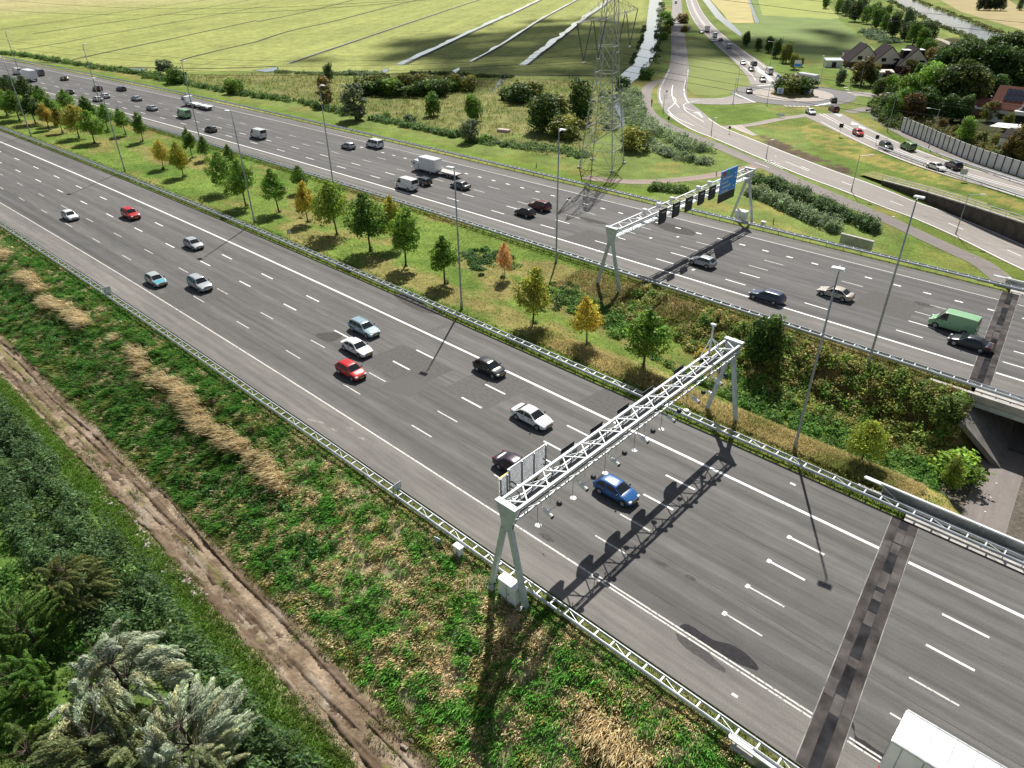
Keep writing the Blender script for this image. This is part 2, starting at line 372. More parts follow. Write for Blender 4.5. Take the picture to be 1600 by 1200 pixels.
# painted lines
def paint_mat(name, c, wear):
    m, nt, b = new_mat(name); tc = N(nt, 'ShaderNodeTexCoord')
    nz = N(nt, 'ShaderNodeTexNoise'); nz.inputs['Scale'].default_value = 5.; nz.inputs['Detail'].default_value = 5.; nt.links.new(tc.outputs['Object'], nz.inputs['Vector'])
    mr = N(nt, 'ShaderNodeMapRange'); mr.inputs['From Min'].default_value = .5+wear; mr.inputs['From Max'].default_value = .62+wear; nt.links.new(nz.outputs['Fac'], mr.inputs['Value'])
    mx = N(nt, 'ShaderNodeMix', data_type='RGBA'); mx.inputs[6].default_value = (*c, 1); mx.inputs[7].default_value = (.15, .147, .14, 1)
    nt.links.new(mr.outputs[0], mx.inputs[0]); nt.links.new(mx.outputs[2], b.inputs['Base Color']); b.inputs['Roughness'].default_value = .6; return m
M['line'] = paint_mat('road_paint', (.78, .78, .77), .10); M['line_worn'] = paint_mat('worn_road_paint', (.55, .54, .51), .03); M['line_thin'] = paint_mat('thin_road_paint', (.52, .51, .49), .05)
def lines(name, specs, mat, z=.004):
    b = MB()
    for t, w, x0, x1 in specs:
        n = max(1, int((x1-x0)/6)) if x1 > -400 else max(1, int((x1-x0)/20)); xs = np.linspace(x0, x1, n+1); ys = t-shift(xs)
        vs = [(x, y+s*w/2, z) for x, y in zip(xs, ys) for s in (-1, 1)]
        b.add(vs, [(2*i, 2*i+2, 2*i+3, 2*i+1) for i in range(n)])
    return tag(b.build(name, mat), kind='structure')
def dashes(t, w, x_start, L, per, xmin=-480, xmax=40): 
    out = []; x = x_start
    while x > xmin: x -= per
    while x < xmax:
        if x > xmin: out.append((t, w, x, x+L))
        x += per
    return out
JN = lambda y: float(joint_x(y)); JF = lambda y: -8.9-.115*(y-80)
def cut(t, w, j, x0=-900, x1=55, W=2.2): return [(t, w, x0, j), (t, w, j+W, x1)]
lines('lane_markings', cut(49.4, .30, JN(49.4))+cut(85.5, .30, JF(85.5))+dashes(45.8, .2, -1.4, 3., 11.55)+dashes(42.25, .2, -1.4, 3., 11.55)+dashes(88.7, .2, -30.6, 3.1, 11.6)+dashes(92.3, .2, -30.3, 3.1, 11.6)
      + [(52.3, .22, -15.75, -15.25), (29.9, .2, -9.3, -8.9)], M['line'])
lines('lane_markings', dashes(38.8, .15, -1.4, 3., 11.55)+dashes(35.35, .15, -1.4, 3., 11.55)+dashes(95.6, .16, -30.6, 3., 11.6)+dashes(98.95, .15, -29.8, 3., 11.6)+cut(106.6, .2, JF(106.6)), M['line_thin'])
lines('lane_markings', dashes(102.55, .32, -39.6, 1., 3.9, -150, 40)+[(45.8, .42, -12.98, -12.68), (42.25, .42, -12.98, -12.68), (38.8, .4, -12.98, -12.7), (35.35, .4, -12.98, -12.7), (88.7, .6, -47.6, -47.2), (92.3, .5, -47.9, -47.5), (85.5, .6, -62.5, -62.2), (95.6, .5, -59.6, -59.2), (98.9, .5, -56.6, -56.2), (103.9, .4, -62.4, -62.), (101, .4, -66, -65.6)], M['line'], .0065)
lines('lane_markings', [(31.85, .17, -900, -22)]+[(31.72, .14, -22, JN(31.8)), (32.02, .14, -22, JN(31.8)), (31.72, .14, JN(31.8)+2.2, 55), (32.02, .14, JN(31.8)+2.2, 55)], M['line_worn'])
# worn patches, wet stains and the expansion joints
def sheet(name, poly, z, mat, drape=False):
    vs = [(x, y, (float(land(x, y, False)) if drape else 0.)+z) for x, y in poly]
    b = MB(); b.add(vs, [tuple(range(len(vs)))]); me = b.mesh(name, mat)
    bm = bmesh.new(); bm.from_mesh(me); bmesh.ops.triangulate(bm, faces=bm.faces); bm.to_mesh(me); bm.free()
    for p in me.polygons:
        if p.normal.z < 0: p.flip()
    return tag(link(name, me), kind='structure')
M['stain'] = simple('dark_stain', (.040, .038, .042), .9, 0., .2, spec=.05); M['oil'] = simple('faded_stain', (.088, .084, .082), .9, 0., .2, spec=.05); M['spill'] = simple('pale_spill', (.24, .22, .20), .9, 0., .35, 2.)
def blob_px(L, mat, z):
    P = [np.array(at(a, b)[:2]) for a, b in L]; out = []
    n = len(P)
    for i in range(n):
        for k in range(4):
            u = k/4; p = .5*((2*P[i])+(P[(i+1) % n]-P[i-1])*u+(2*P[i-1]-5*P[i]+4*P[(i+1) % n]-P[(i+2) % n])*u*u+(-P[i-1]+3*P[i]-3*P[(i+1) % n]+P[(i+2) % n])*u**3)
            out.append(tuple(p+RNG.normal(0, .03, 2)))
    sheet('road_stain', out, z, mat)
blob_px([(1062, 983), (1072, 975), (1090, 984), (1115, 1000), (1150, 1010), (1180, 1035), (1184, 1047), (1165, 1042), (1130, 1025), (1095, 1005)], M['stain'], .0025)
blob_px([(1055, 990), (1075, 998), (1110, 1022), (1135, 1050), (1120, 1045), (1090, 1025), (1068, 1010)], M['oil'], .0022)
blob_px([(1308, 1112), (1330, 1122), (1338, 1150), (1352, 1158), (1395, 1190), (1380, 1196), (1350, 1175), (1335, 1160), (1333, 1140), (1315, 1122)], M['stain'], .0025)
for L in ([(842, 832), (858, 837), (866, 846), (852, 844)], [(1016, 873), (1030, 876), (1045, 884), (1035, 886)], [(1070, 898), (1080, 900), (1088, 908), (1078, 906)], [(1008, 342), (1050, 350), (1085, 362), (1080, 368), (1040, 360)], [(1428, 470), (1455, 476), (1462, 480), (1440, 478)], [(905, 338), (940, 346), (950, 351), (920, 347)], [(843, 862), (850, 866), (852, 870)]):
    blob_px(L, M['oil'], .0022)
blob_px([(494, 522), (520, 519), (536, 524), (520, 534), (503, 531)], M['oil'], .0022); blob_px([(615, 462), (640, 460), (668, 478), (690, 492), (650, 484)], M['oil'], .002)
sheet('road_patch', [tuple(at(a, b)[:2]) for a, b in ((585, 605), (600, 600), (640, 586), (672, 603), (655, 612), (640, 620))], .0018, simple('patched_asphalt', (.092, .089, .087), .85, 0., .12, 6.))
for q in ((500, 660), (520, 672), (548, 670), (565, 686), (486, 657)): blob_px([(q[0]-6, q[1]-2), (q[0], q[1]-3), (q[0]+8, q[1]+2), (q[0]+1, q[1]+1)], M['spill'], .002)
M['joint_brown'] = simple('joint_mastic', (.066, .060, .058), .9, 0., .6, .7, spec=.05); M['joint_black'] = simple('joint_rubber', (.026, .026, .029), .9, 0., .6, .8, spec=.05)
M['joint_rim'] = simple('joint_steel_rim', (.24, .235, .225), .7, 0., .5, 1.2, spec=.1)
r_j = random.Random(2); M['joint_repair'] = simple('joint_repair', (.095, .088, .086), .9, 0., .4, .9, spec=.05)
def joint(y0, y1, jf):
    for k in range(16):
        y = r_j.uniform(y0+1, y1-3); a = r_j.choice((0.04, .74, 1.4)); L = r_j.uniform(.5, 2.2); sheet('joint_repair', [(jf(y)+a, y), (jf(y)+a+.62, y), (jf(y+L)+a+.62, y+L), (jf(y+L)+a, y+L)], .0105+.0006*k, M['joint_repair'])
    for nm, a, b_, mt, z in (('expansion_joint', 0, 2.1, 'joint_brown', .003), ('joint_seal', .72, 1.38, 'joint_black', .008), ('joint_edge', -.04, .03, 'joint_rim', .009), ('joint_edge', 2.07, 2.13, 'joint_rim', .0095)):
        sheet(nm, [(jf(y0)+a, y0), (jf(y0)+b_, y0), (jf(y1)+b_, y1), (jf(y1)+a, y1)], z, M[mt])
joint(28.4, 54.05, JN); joint(80.8, 110.05, JF)

M['seam'] = simple('bitumen_seam', (.082, .079, .077), .9, 0., .3, 1., spec=.05); M['newer'] = simple('newer_asphalt', (.117, .114, .111), .88, 0., .16, 3., spec=.1); M['older'] = simple('older_asphalt', (.120, .116, .112), .88, 0., .16, 3., spec=.2)
def quad_t(name, x0, x1, t0, t1, mat, z, skew=0.):
    xs = np.linspace(x0, x1, max(2, int((x1-x0)/2))); sheet(name, [(x, t0-sh(x)+(.12*(fbm(x*.2, 0.*x+t0, 5)-.5) if t1-t0 < .1 else 0)) for x in xs]+[(x+skew, t1-sh(x)+(.12*(fbm(x*.2, 0.*x+t0, 5)-.5) if t1-t0 < .1 else 0)) for x in xs[::-1]], z, mat)
for x0, x1, t in ((-140, -46, 43.7), (-46, 30, 43.55), (-150, -60, 36.9), (-60, 30, 37.05), (-30, 10, 33.4), (-120, 30, 90.6), (-150, -20, 97.2), (-200, -40, 104.6), (-160, 20, 52.9)): quad_t('road_seam', x0, x1, t, t+.06, M['seam'], .0011)
for x0, x1, t0, t1, mt in ((-62, -53, 40.2, 45.6, 'newer'), (-50.5, -44, 42.4, 49.2, 'older'), (-98, -91, 32, 38.7, 'newer'), (-38, -33, 49.7, 54, 'newer'), (-88, -84, 95.8, 98.8, 'newer'), (-70, -63, 85.8, 92, 'newer'), (-33, -31.5, 32.2, 42, 'newer'), (-62, -61.2, 49.6, 54, 'older'), (-118, -108, 86, 92, 'newer'), (-26, -19, 92.5, 98.8, 'newer')): quad_t('road_patch', x0, x1, t0, t1, M[mt], .0014, .6)
# ------------------------------------------------------------------ local roads and paths
def resample(P, d):
    P = [np.array(p, float) for p in P]; out = [P[0]]
    for i in range(len(P)-1):
        p0 = P[max(i-1, 0)]; p1 = P[i]; p2 = P[i+1]; p3 = P[min(i+2, len(P)-1)]
        n = max(1, int(np.linalg.norm(p2-p1)/d))
        for k in range(1, n+1):
            u = k/n; out.append(.5*(2*p1+(p2-p0)*u+(2*p0-5*p1+4*p2-p3)*u*u+(-p0+3*p1-3*p2+p3)*u**3))
    return np.array(out)
def w_seed(C): return float(abs(C[0, 0]*.37) % 50)
def strip(name, P, w, up, mat, tint, d=2., kind='structure'):
    """a road or path laid on the land: P = world points, w = width (number or one per point)"""
    Pw = [np.append(np.array(p, float)[:2], (w[i] if isinstance(w, (list, tuple)) else w)) for i, p in enumerate(P)]
    C = resample(Pw, d); tg = np.gradient(C[:, :2], axis=0); tg /= np.linalg.norm(tg, axis=1)[:, None]; nr = np.stack([-tg[:, 1], tg[:, 0]], 1)
    if name == 'ditch':
        q_ = np.arange(len(C)); C[:, :2] += nr*((fbm(q_*.3+w_seed(C), q_*0.+1, 55)-.5)*C[:, 2]*.9)[:, None]; C[:, 2] *= .55+.9*fbm(q_*.22+w_seed(C), q_*0.+4, 56)
    ks = np.linspace(-.5, .5, 5); V = []; la = []; lo = []
    s = np.append(0, np.cumsum(np.linalg.norm(np.diff(C[:, :2], axis=0), axis=1)))
    for i in range(len(C)):
        zc = max(float(land(C[i, 0]+nr[i, 0]*k*C[i, 2], C[i, 1]+nr[i, 1]*k*C[i, 2], False)) for k in (0,))
        for k in ks:
            q = C[i, :2]+nr[i]*k*C[i, 2]; V.append((q[0], q[1], max(zc, float(land(q[0], q[1], False)))+up)); la.append(k*C[i, 2]); lo.append(s[i])
    n = len(ks); i = np.arange(len(V)).reshape(-1, n); q = np.stack([i[:-1, :-1], i[1:, :-1], i[1:, 1:], i[:-1, 1:]], -1).reshape(-1, 4)
    tt = np.zeros((len(V), 3))+np.array(tint)
    return tag(link(name, np_mesh(name, V, q, mat, tt, {'lat': la, 'lon': lo})), kind=kind)
def pl(L): return [pt(a, b)[:2] for a, b in L]
TAR = (.27, .245, .225); BRK = (.195, .172, .16)
def edge_mid(Lt, Lb): return [((np.array(pt(*a))+np.array(pt(*b)))/2)[:2] for a, b in zip(Lt, Lb)], [float(np.linalg.norm(np.array(pt(*a))-np.array(pt(*b)))) for a, b in zip(Lt, Lb)]
low_t = [(1098, 166), (1106, 180), (1122, 190), (1160, 211), (1240, 250), (1337, 281), (1432, 315), (1495, 342), (1600, 385), (1690, 425)]
low_b = [(1043, 173), (1056, 184), (1078, 194), (1120, 211), (1200, 243), (1280, 276), (1365, 311), (1425, 336), (1491, 365), (1600, 416)]
lw = pl([(1070, 177), (1082, 187), (1105, 201), (1140, 215), (1218, 247), (1300, 279), (1385, 312), (1455, 338), (1540, 375), (1650, 425)])
LOWER = strip('road', lw, [11, 10.5, 9.5, 9, 9, 9.2, 9.2, 9.2, 9.2, 9.2], .06, M['tarmac'], TAR)
N_road = pl([(1283, 178), (1310, 192), (1350, 212), (1400, 234), (1470, 260), (1540, 281), (1600, 298), (1680, 322)])
strip('road', N_road, [12, 11, 10, 9.5, 9.5, 9.5, 9.5, 9.5], .065, M['tarmac'], TAR)
N_top = pl([(1203, 133), (1193, 118), (1172, 100), (1150, 83), (1122, 60), (1100, 38), (1087, 18), (1080, 0), (1074, -16)])
strip('road', N_top, [13, 12.5, 11, 10, 9.5, 9.5, 9, 9, 9], .065, M['tarmac'], TAR)
OLD = pl([(1057, -12), (1057.5, 0), (1058.5, 45), (1061, 80), (1061, 105), (1056, 122), (1050, 140), (1053, 158), (1070, 177)])
strip('road', OLD, [7, 7, 7, 7, 7.6, 8.8, 9.5, 9.5, 11], .055, M['tarmac'], (.24, .22, .21))
CONN = pl([(1046, 163), (1064, 157.5), (1092, 158), (1120, 159), (1150, 157), (1172, 153)])
strip('road', CONN, [9, 8, 9, 9.5, 11, 13], .07, M['tarmac'], TAR)
strip('road', pl([(1318, 147), (1345, 147), (1373, 150), (1400, 153)]), [10, 8, 8, 8], .06, M['tarmac'], TAR)
# roundabout
rc = (pt(1179, 148)+pt(1297, 148)+pt(1238, 137)+pt(1238, 159.5))/4
ra = np.mean([np.linalg.norm(pt(*q)-rc) for q in ((1179, 148), (1297, 148), (1238, 137), (1238, 159.5))]); ri = np.mean([np.linalg.norm(pt(*q)-rc) for q in ((1205, 147.5), (1272, 147.5), (1238, 153.5))])
ro = np.mean([np.linalg.norm(pt(*q)-rc) for q in ((1148, 149), (1330, 148), (1240, 166.5))])
def ring_sheet(name, r0, r1, z, mat, tint=None, n=72, a0=0, a1=2*math.pi):
    V = []; la = []
    for i in range(n+1):
        a = a0+(a1-a0)*i/n
        for r in (r0, r1): V.append((rc[0]+r*math.cos(a), rc[1]+r*math.sin(a), rc[2]+z)); la.append(r)
    q = np.array([(2*i, 2*i+1, 2*i+3, 2*i+2) for i in range(n)])
    return tag(link(name, np_mesh(name, V, q, mat, np.zeros((len(V), 3))+np.array(tint or (.2, .2, .2)), {'lat': la, 'lon': np.linspace(0, 100, len(V))})), kind='structure')
ring_sheet('roundabout_road', ra, ro, .085, M['tarmac'], (.15, .145, .145)); 
o = ring_sheet('roundabout_apron', ri, ra, .17, M['tarmac'], (.36, .32, .28))
b = MB(); n = 48
b.add([(rc[0]+ra*math.cos(2*math.pi*i/n), rc[1]+ra*math.sin(2*math.pi*i/n), rc[2]+zz) for zz in (.08, .17) for i in range(n)], [(i, (i+1) % n, n+(i+1) % n, n+i) for i in range(n)]); tag(b.build('kerb', M['concrete']), kind='structure')
b = MB(); b.lathe((rc[0], rc[1], rc[2]), [(ri, .1), (ri, .22), (ri*.7, .5), (ri*.3, .8), (.1, .9)], 40); tag(b.build('roundabout_mound', simple('mound_grass', (.20, .17, .06), .95, 0., .3, .4), smooth=True), kind='structure')
# paths
BIKE = pl([(1046, 124), (1034, 126.5), (1020, 131), (1010, 142), (1008.5, 160), (1015, 177), (1040, 195), (1080, 212), (1120, 228), (1160, 245), (1200, 262), (1240, 281), (1280, 298), (1330, 320), (1400, 350), (1490, 392), (1545, 420)])+[(-8.3, 118.), (-6.6, 110.), (-5., 96.), (-3.4, 82.), (-2.4, 70.), (-1.6, 60.), (-.6, 48.), (1., 30.)]
strip('cycle_path', BIKE, 3.7, .045, M['tarmac'], BRK, 1.5)
strip('path', pl([(915, 276), (940, 281), (1000, 284.5), (1060, 281), (1110, 275), (1150, 267), (1190, 258)]), 3.2, .04, M['tarmac'], (.26, .2, .165))
strip('path', pl([(1120, 200), (1150, 198), (1180, 194), (1220, 186), (1262, 180)]), 3., .05, M['tarmac'], (.28, .24, .21))
strip('path', pl([(1325, 176), (1345, 172), (1362, 170), (1372, 178), (1385, 192), (1410, 208), (1490, 246), (1600, 285), (1660, 306)]), [3.5, 4, 5, 5, 4, 3.4, 3.2, 3.2, 3.2], .05, M['tarmac'], BRK)
strip('pavement', pl([(1092, 205), (1108, 206), (1135, 219), (1155, 229)]), [3.5, 3.2, 2.4, 1], .055, M['tarmac'], (.4, .36, .32)); strip('pavement', pl([(1148, 196), (1160, 203), (1180, 212)]), [4, 3, 1.5], .052, M['tarmac'], (.4, .35, .31))
strip('track', pl([(1445, 55), (1470, 62), (1492, 72)]), 3, .05, M['tarmac'], (.33, .29, .24))
# markings on the local roads
def off_line(P, off, w, dash=None, up=.1, mat='line', trim=(0, 0), name='lane_markings'):
    C = resample(P, .6); tg = np.gradient(C, axis=0); tg /= np.linalg.norm(tg, axis=1)[:, None]; nr = np.stack([-tg[:, 1], tg[:, 0]], 1)
    n = len(C); o = np.interp(np.arange(n), np.linspace(0, n-1, len(off)), off) if isinstance(off, (list, tuple)) else off
    L = C+nr*np.reshape(o, (-1, 1)) if not np.isscalar(o) else C+nr*o
    s = np.append(0, np.cumsum(np.linalg.norm(np.diff(C, axis=0), axis=1))); b = MB()
    for i in range(n-1):
        if s[i] < (trim[0] if trim[0] >= 0 else s[-1]+trim[0]) or s[i] > s[-1]-trim[1]: continue
        if dash and (s[i] % (dash[0]+dash[1])) > dash[0]: continue
        z0 = float(land(*C[i], False)); z1 = float(land(*C[i+1], False))
        z0 = max(z0, float(land(*L[i], False)))+up; z1 = max(z1, float(land(*L[i+1], False)))+up
        b.add([(*(L[i]-nr[i]*w/2), z0), (*(L[i]+nr[i]*w/2), z0), (*(L[i+1]+nr[i+1]*w/2), z1), (*(L[i+1]-nr[i+1]*w/2), z1)], [(0, 1, 2, 3)])
    return tag(b.build(name, M[mat]), kind='structure')
off_line(lw, [5, 4.6, 4.1, 4.1, 4.2, 4.2, 4.2, 4.2], .24, None, .075, trim=(8, 0)); off_line(lw, [-4.8, -4.4, -4.1, -4.1, -4.2, -4.2, -4.2, -4.2], .24, None, .075)
off_line(lw, 0., .2, (3, 9), .075, trim=(50, 0))
for of in (-.55, .55): off_line(N_road, of, .22, None, .08)
for of in (-4.2, 4.2): off_line(N_road, of, .22, None, .08, trim=(10, 0))
for of in (-.3, .5): off_line(N_top, of, .22, None, .08, trim=(24, 0))
for of in (-4.1, 4.1): off_line(N_top, of, .4, (1.6, 1.4), .08, trim=(8, 60))
off_line(N_top, [4.4, 4.0, 4.], .2, None, .08, trim=(60, 0)); off_line(N_top, [-4.4, -4.0, -4.], .2, None, .08, trim=(60, 0))
for of in (-4., 4.): off_line(OLD, [3.2*np.sign(of)]*4+[4.2*np.sign(of)], .4, (.9, .9), .085, trim=(-85, 14))
off_line(OLD, 0., .25, None, .085, trim=(-48, 8)); off_line(CONN, 4.3, .2, None, .085, trim=(14, 8)); off_line(CONN, -4.2, .2, (2, 1.6), .085, trim=(10, 6))
def px_line(L, w=.25, up=.09, mat='line', dash=None): return off_line(pl(L), 0., w, dash, up, mat)
px_line([(1095, 176), (1078, 172), (1068, 166), (1074, 161), (1092, 157)], .22, .09); px_line([(1068, 169), (1075, 176), (1100, 191)], .22, .09)
px_line([(1044, 171), (1056, 158.5), (1049, 149)], .25, .1); px_line([(1043, 172), (1056, 184), (1084, 197)], .25, .1)
M['island'] = simple('white_island_paint', (.66, .65, .63), .7)
for L in ([(1178, 99), (1188, 108), (1206, 122), (1192, 117), (1184, 110)], [(1192, 119), (1203, 121), (1210, 126), (1203, 128)], [(1081, 176), (1093, 176), (1099, 184), (1096, 184), (1090, 178)]):
    sheet('road_marking', pl(L), .1, M['island'], True)
for L in ([(1298, 172), (1316, 181), (1312, 183), (1294, 174)], [(1329, 192), (1341, 194), (1340, 196), (1330, 195)], [(1341, 197), (1353, 202), (1352, 203), (1342, 200)]): sheet('road_marking', pl(L), .1, M['island'], True)
# give-way teeth and crossing blocks
b = MB()
def tooth(p, s=.5, up=.1): 
    z = float(land(p[0], p[1], False))+up; b.add([(p[0]-s, p[1]-s*.6, z), (p[0]+s, p[1]-s*.6, z), (p[0]+s, p[1]+s*.6, z), (p[0]-s, p[1]+s*.6, z)], [(0, 1, 2, 3)])
for (a, c_, n, s) in (((1181, 255), (1200, 262), 6, .24), ((1196, 253), (1222, 264), 8, .25), ((1205, 252), (1217, 257), 3, .24), ((1229, 254), (1261, 267), 10, .25), ((1276, 165.5), (1299, 161), 9, .6), ((1185, 134.5), (1203, 133), 6, .6), ((1149, 147), (1178, 160), 12, .55), ((1228, 166), (1262, 167), 6, .6), ((1321, 137), (1327, 145), 3, .6)):
    for k in range(n): tooth(pt(a[0]+(c_[0]-a[0])*k/(n-1), a[1]+(c_[1]-a[1])*k/(n-1)), s)
for q in ((1325, 313), (1340, 320), (1357, 326.5), (1373, 333), (1390, 341), (1396, 339), (1407, 348), (1425, 357), (1443, 365.5), (1462, 374), (1482, 382.5), (1502, 391), (1522, 402), (1541, 411), (1560, 422), (1577, 434)): tooth(pt(*q), .24, .06)
for y in (59.5, 61.9, 64.3, 66.9, 69.5, 72.2): tooth((-2.2-.06*(y-65), y), .09, .075)
tag(b.build('path_markings', M['line']), kind='structure')

# ------------------------------------------------------------------ water
m, nt, b_ = new_mat('water'); M['water'] = m
b_.inputs['Base Color'].default_value = (.055, .065, .06, 1); b_.inputs['Roughness'].default_value = .10; b_.inputs['Specular IOR Level'].default_value = .9
tc = N(nt, 'ShaderNodeTexCoord'); nz = N(nt, 'ShaderNodeTexNoise'); nz.inputs['Scale'].default_value = .35; nz.inputs['Detail'].default_value = 6.; nt.links.new(tc.outputs['Object'], nz.inputs['Vector'])
bp = N(nt, 'ShaderNodeBump'); bp.inputs['Strength'].default_value = .25; bp.inputs['Distance'].default_value = .3; nt.links.new(nz.outputs['Fac'], bp.inputs['Height']); nt.links.new(bp.outputs[0], b_.inputs['Normal'])
M['bank'] = simple('peaty_ditch_bank', (.045, .045, .02), .95, 0., .4, .4)
def pool(name, L, grow=1.2):
    P = pl(L); cx = np.mean(P, axis=0)
    sheet(name, [tuple(p) for p in P], .05, M['water'], True)
    sheet('bank', [tuple(cx+(np.array(p)-cx)*(1+grow/max(6., np.linalg.norm(np.array(p)-cx)))) for p in P], .03, M['bank'], True)
cL = [(1021, -40), (1015, 0), (1010, 38), (1000, 74), (985, 104), (970, 117), (974, 129), (966, 146), (955, 150), (953, 168), (954, 188), (958, 203)]
cR = [(1040, -40), (1034, 0), (1032, 55), (1022, 90), (1008, 114), (992, 125), (983, 133), (978, 145), (977, 165), (976, 197)]
sheet('canal', [tuple(p) for p in pl(cL+cR[::-1])], .05, M['water'], True)
sheet('river', [tuple(p) for p in pl([(1360, -14), (1385, 0), (1452, 31), (1500, 52), (1556, 71), (1572, 66), (1562, 53), (1500, 29), (1425, 0), (1400, -14)])], .05, M['water'], True)
sheet('ditch', [tuple(p) for p in pl([(1090, -14), (1098, 0), (1118, 27), (1140, 45), (1157, 57), (1160, 53), (1147, 40), (1130, 26), (1109, 0), (1102, -14)])], .05, M['water'], True)
sheet('ditch', [tuple(p) for p in pl([(1165, -8), (1168, 0), (1173, 14), (1177, 27), (1180, 36), (1187, 35), (1182, 24), (1177, 12), (1172, 0), (1170, -8)])], .05, M['water'], True)
DITCHES = [([(625, 101), (687, 72), (742, 46), (800, 20), (842, 0), (862, -10)], 3.4, 2.), ([(735, 96), (768, 78), (800, 59), (845, 30), (900, 0), (920, -12)], 1.9, 1.7), ([(450, 99), (500, 82), (560, 62), (640, 35), (747, 0), (780, -10)], .9, 1.9),
           ([(816, 102), (845, 80), (875, 57), (910, 30), (940, 9), (960, -8)], 3.6, 1.6), ([(400, 65), (450, 49), (525, 32), (590, 15), (650, 0), (690, -10)], .4, 1.8), ([(400, 34), (475, 19), (552, 0), (590, -8)], .3, 1.7),
           ([(107, 95), (150, 85), (250, 64), (330, 47), (400, 32)], .3, 1.5), ([(280, 95), (310, 86), (400, 65)], .3, 1.6), ([(50, 53), (130, 41), (250, 24), (350, 7), (390, 0)], .25, 1.1), ([(0, 46), (80, 35), (200, 17), (320, 0)], .25, .9),
           ([(25, 78), (90, 68), (160, 55), (300, 30), (420, 8)], .25, .9)]
for L, w, bw in DITCHES:
    P = pl(L); strip('ditch', P, w, .07, M['water'], (1, 1, 1), 4.)
    C = np.array(P); d = C[-1]-C[0]; d /= np.linalg.norm(d); nrm = np.array([-d[1], d[0]]); nrm = nrm*np.sign(nrm@np.array([-.35, 1.]))
    strip('ditch_bank', [p+nrm*(w/2+bw*.3) for p in P], bw, .10, M['bank'], (1, 1, 1), 4.)
for L in ([(178, 106), (200, 107), (228, 107.5), (222, 113.5), (200, 113)], [(398, 110), (420, 107), (433, 105), (432, 111), (415, 112.5)], [(557, 117), (567, 116), (566, 120), (563, 123)], [(596, 110), (606, 107), (607, 111), (600, 115)], [(706, 111), (718, 105), (718, 109), (712, 114)], [(779, 118), (794, 116.5), (792, 122), (783, 131), (770, 143), (765, 146), (778, 130)]):
    pool('ditch', L)
strip('ditch_bank', pl([(60, 97), (110, 100), (175, 105.5), (240, 105.5), (330, 107), (432, 104)]), 1.2, .1, M['bank'], (1, 1, 1), 4.); strip('ditch_bank', pl([(430, 110), (560, 117), (640, 115), (700, 116), (790, 117), (960, 119)]), 1.6, .1, M['bank'], (1, 1, 1), 4.)
# crops seen on the right
def crop(L, c, z=.03):
    m = simple('crop_cover', c, .95, 0., .14, .09); sheet('field', [tuple(p) for p in pl(L)], z, m, True)
crop([(1106, -10), (1112, 2), (1132, 24), (1140, 36), (1178, 36), (1174, 18), (1166, -10)], (.42, .36, .14)); crop([(1170, -10), (1188, 36), (1142, 38), (1163, 55), (1230, 88), (1300, 92), (1378, 84), (1345, 60), (1310, 30), (1285, 0), (1280, -10)], (.145, .21, .042))
crop([(1182, -10), (1191, 24), (1298, 30), (1312, 28), (1285, 0), (1280, -10)], (.27, .31, .06), .045)
crop([(1452, -10), (1500, 18), (1600, 48), (1640, 40), (1560, -10)], (.33, .27, .12)); crop([(1070, 112), (1063, 130), (1085, 148), (1120, 150), (1150, 144), (1182, 134), (1172, 122), (1140, 96), (1112, 72), (1084, 60), (1070, 66)], (.175, .215, .04))
# muddy track: puddles and stones
M['puddle'] = simple('muddy_water', (.17, .135, .075), .12, 0., .1)
def puddle(x, y, L, w):
    n = 22; P = []
    for i in range(n):
        a = 2*math.pi*i/n; r = 1+.22*math.sin(3*a+x)+.12*math.sin(5*a+y); P.append((x+L*r*math.cos(a), y+w*r*math.sin(a)))
    sheet('puddle', P, -.12, M['puddle'], True)
for x, y, L, w in ((-55.5, 12.1, 2.6, .6), (-60.5, 12.0, 2.4, .4), (-51, 11.9, 2.1, .34), (-46.5, 11.9, 2.6, .3), (-66, 12., 1.6, .3), (-71, 12.3, 1.8, .25)): puddle(x, y, L, w)

# grass shoulder behind the retaining wall
strip('verge', [(p[0]+.6, p[1]+2.3) for p in WALL[:]], 4.4, 0., M['verge'] if 'verge' in M else M.setdefault('verge', simple('verge_grass', (.19, .19, .055), .95, 0., .3, .7)), (1, 1, 1), 1.5)
o = [q for q in COL.objects if q.name.startswith('verge')][-1]
for v in o.data.vertices: v.co.z = -1.52 if v.co.x > -44 else max(v.co.z, -1.6)
# the churned track: ruts and tyre treads as real relief
tx = np.arange(-128, -8, .11); ty = np.arange(10.3, 16.5, .10); TX, TTT = np.meshgrid(tx, ty); TY = TTT-shift(TX)
def track_relief(x, t):
    z = (fbm(x*1.1, t*1.6, 101)-.5)*.34+(fbm(x*4., t*4., 102)-.5)*.12
    for c0, am, wv, wd, ph in ((12.3, .22, .09, .27, 0.), (14.05, .22, .09, .27, .4), (12.9, .13, .06, .25, 2.), (14.6, .17, .075, .25, 1.2), (13.4, .11, .05, .22, 4.)):
        cc = c0+.35*np.sin(x*wv+ph)+.12*np.sin(x*.31+ph); d = (t-cc)/wd; m = np.exp(-d**4); on = ss(.36, .5, fbm(x*.05+ph, x*0+c0, 103))
        tread = np.sin(2*np.pi*(x*2.6+np.abs(t-cc)*2.2)); z = z-1.3*am*m*(.4+.6*on)+.075*m*tread*on+.07*np.exp(-((np.abs(t-cc)-wd*1.35)/.10)**2)*(.3+.7*on)
    return z
TZ = -4.0+track_relief(TX, TTT)+.02
edge = 1.1*(fbm(TX*.4, TTT*0+2, 104)-.5)+.45*(fbm(TX*1.7, TTT*.5+5, 105)-.5); fall = ss(11.35+edge, 11.75+edge, TTT)*(1-ss(15.1+edge, 15.5+edge, TTT)); TZ = TZ-(1-fall)*.75
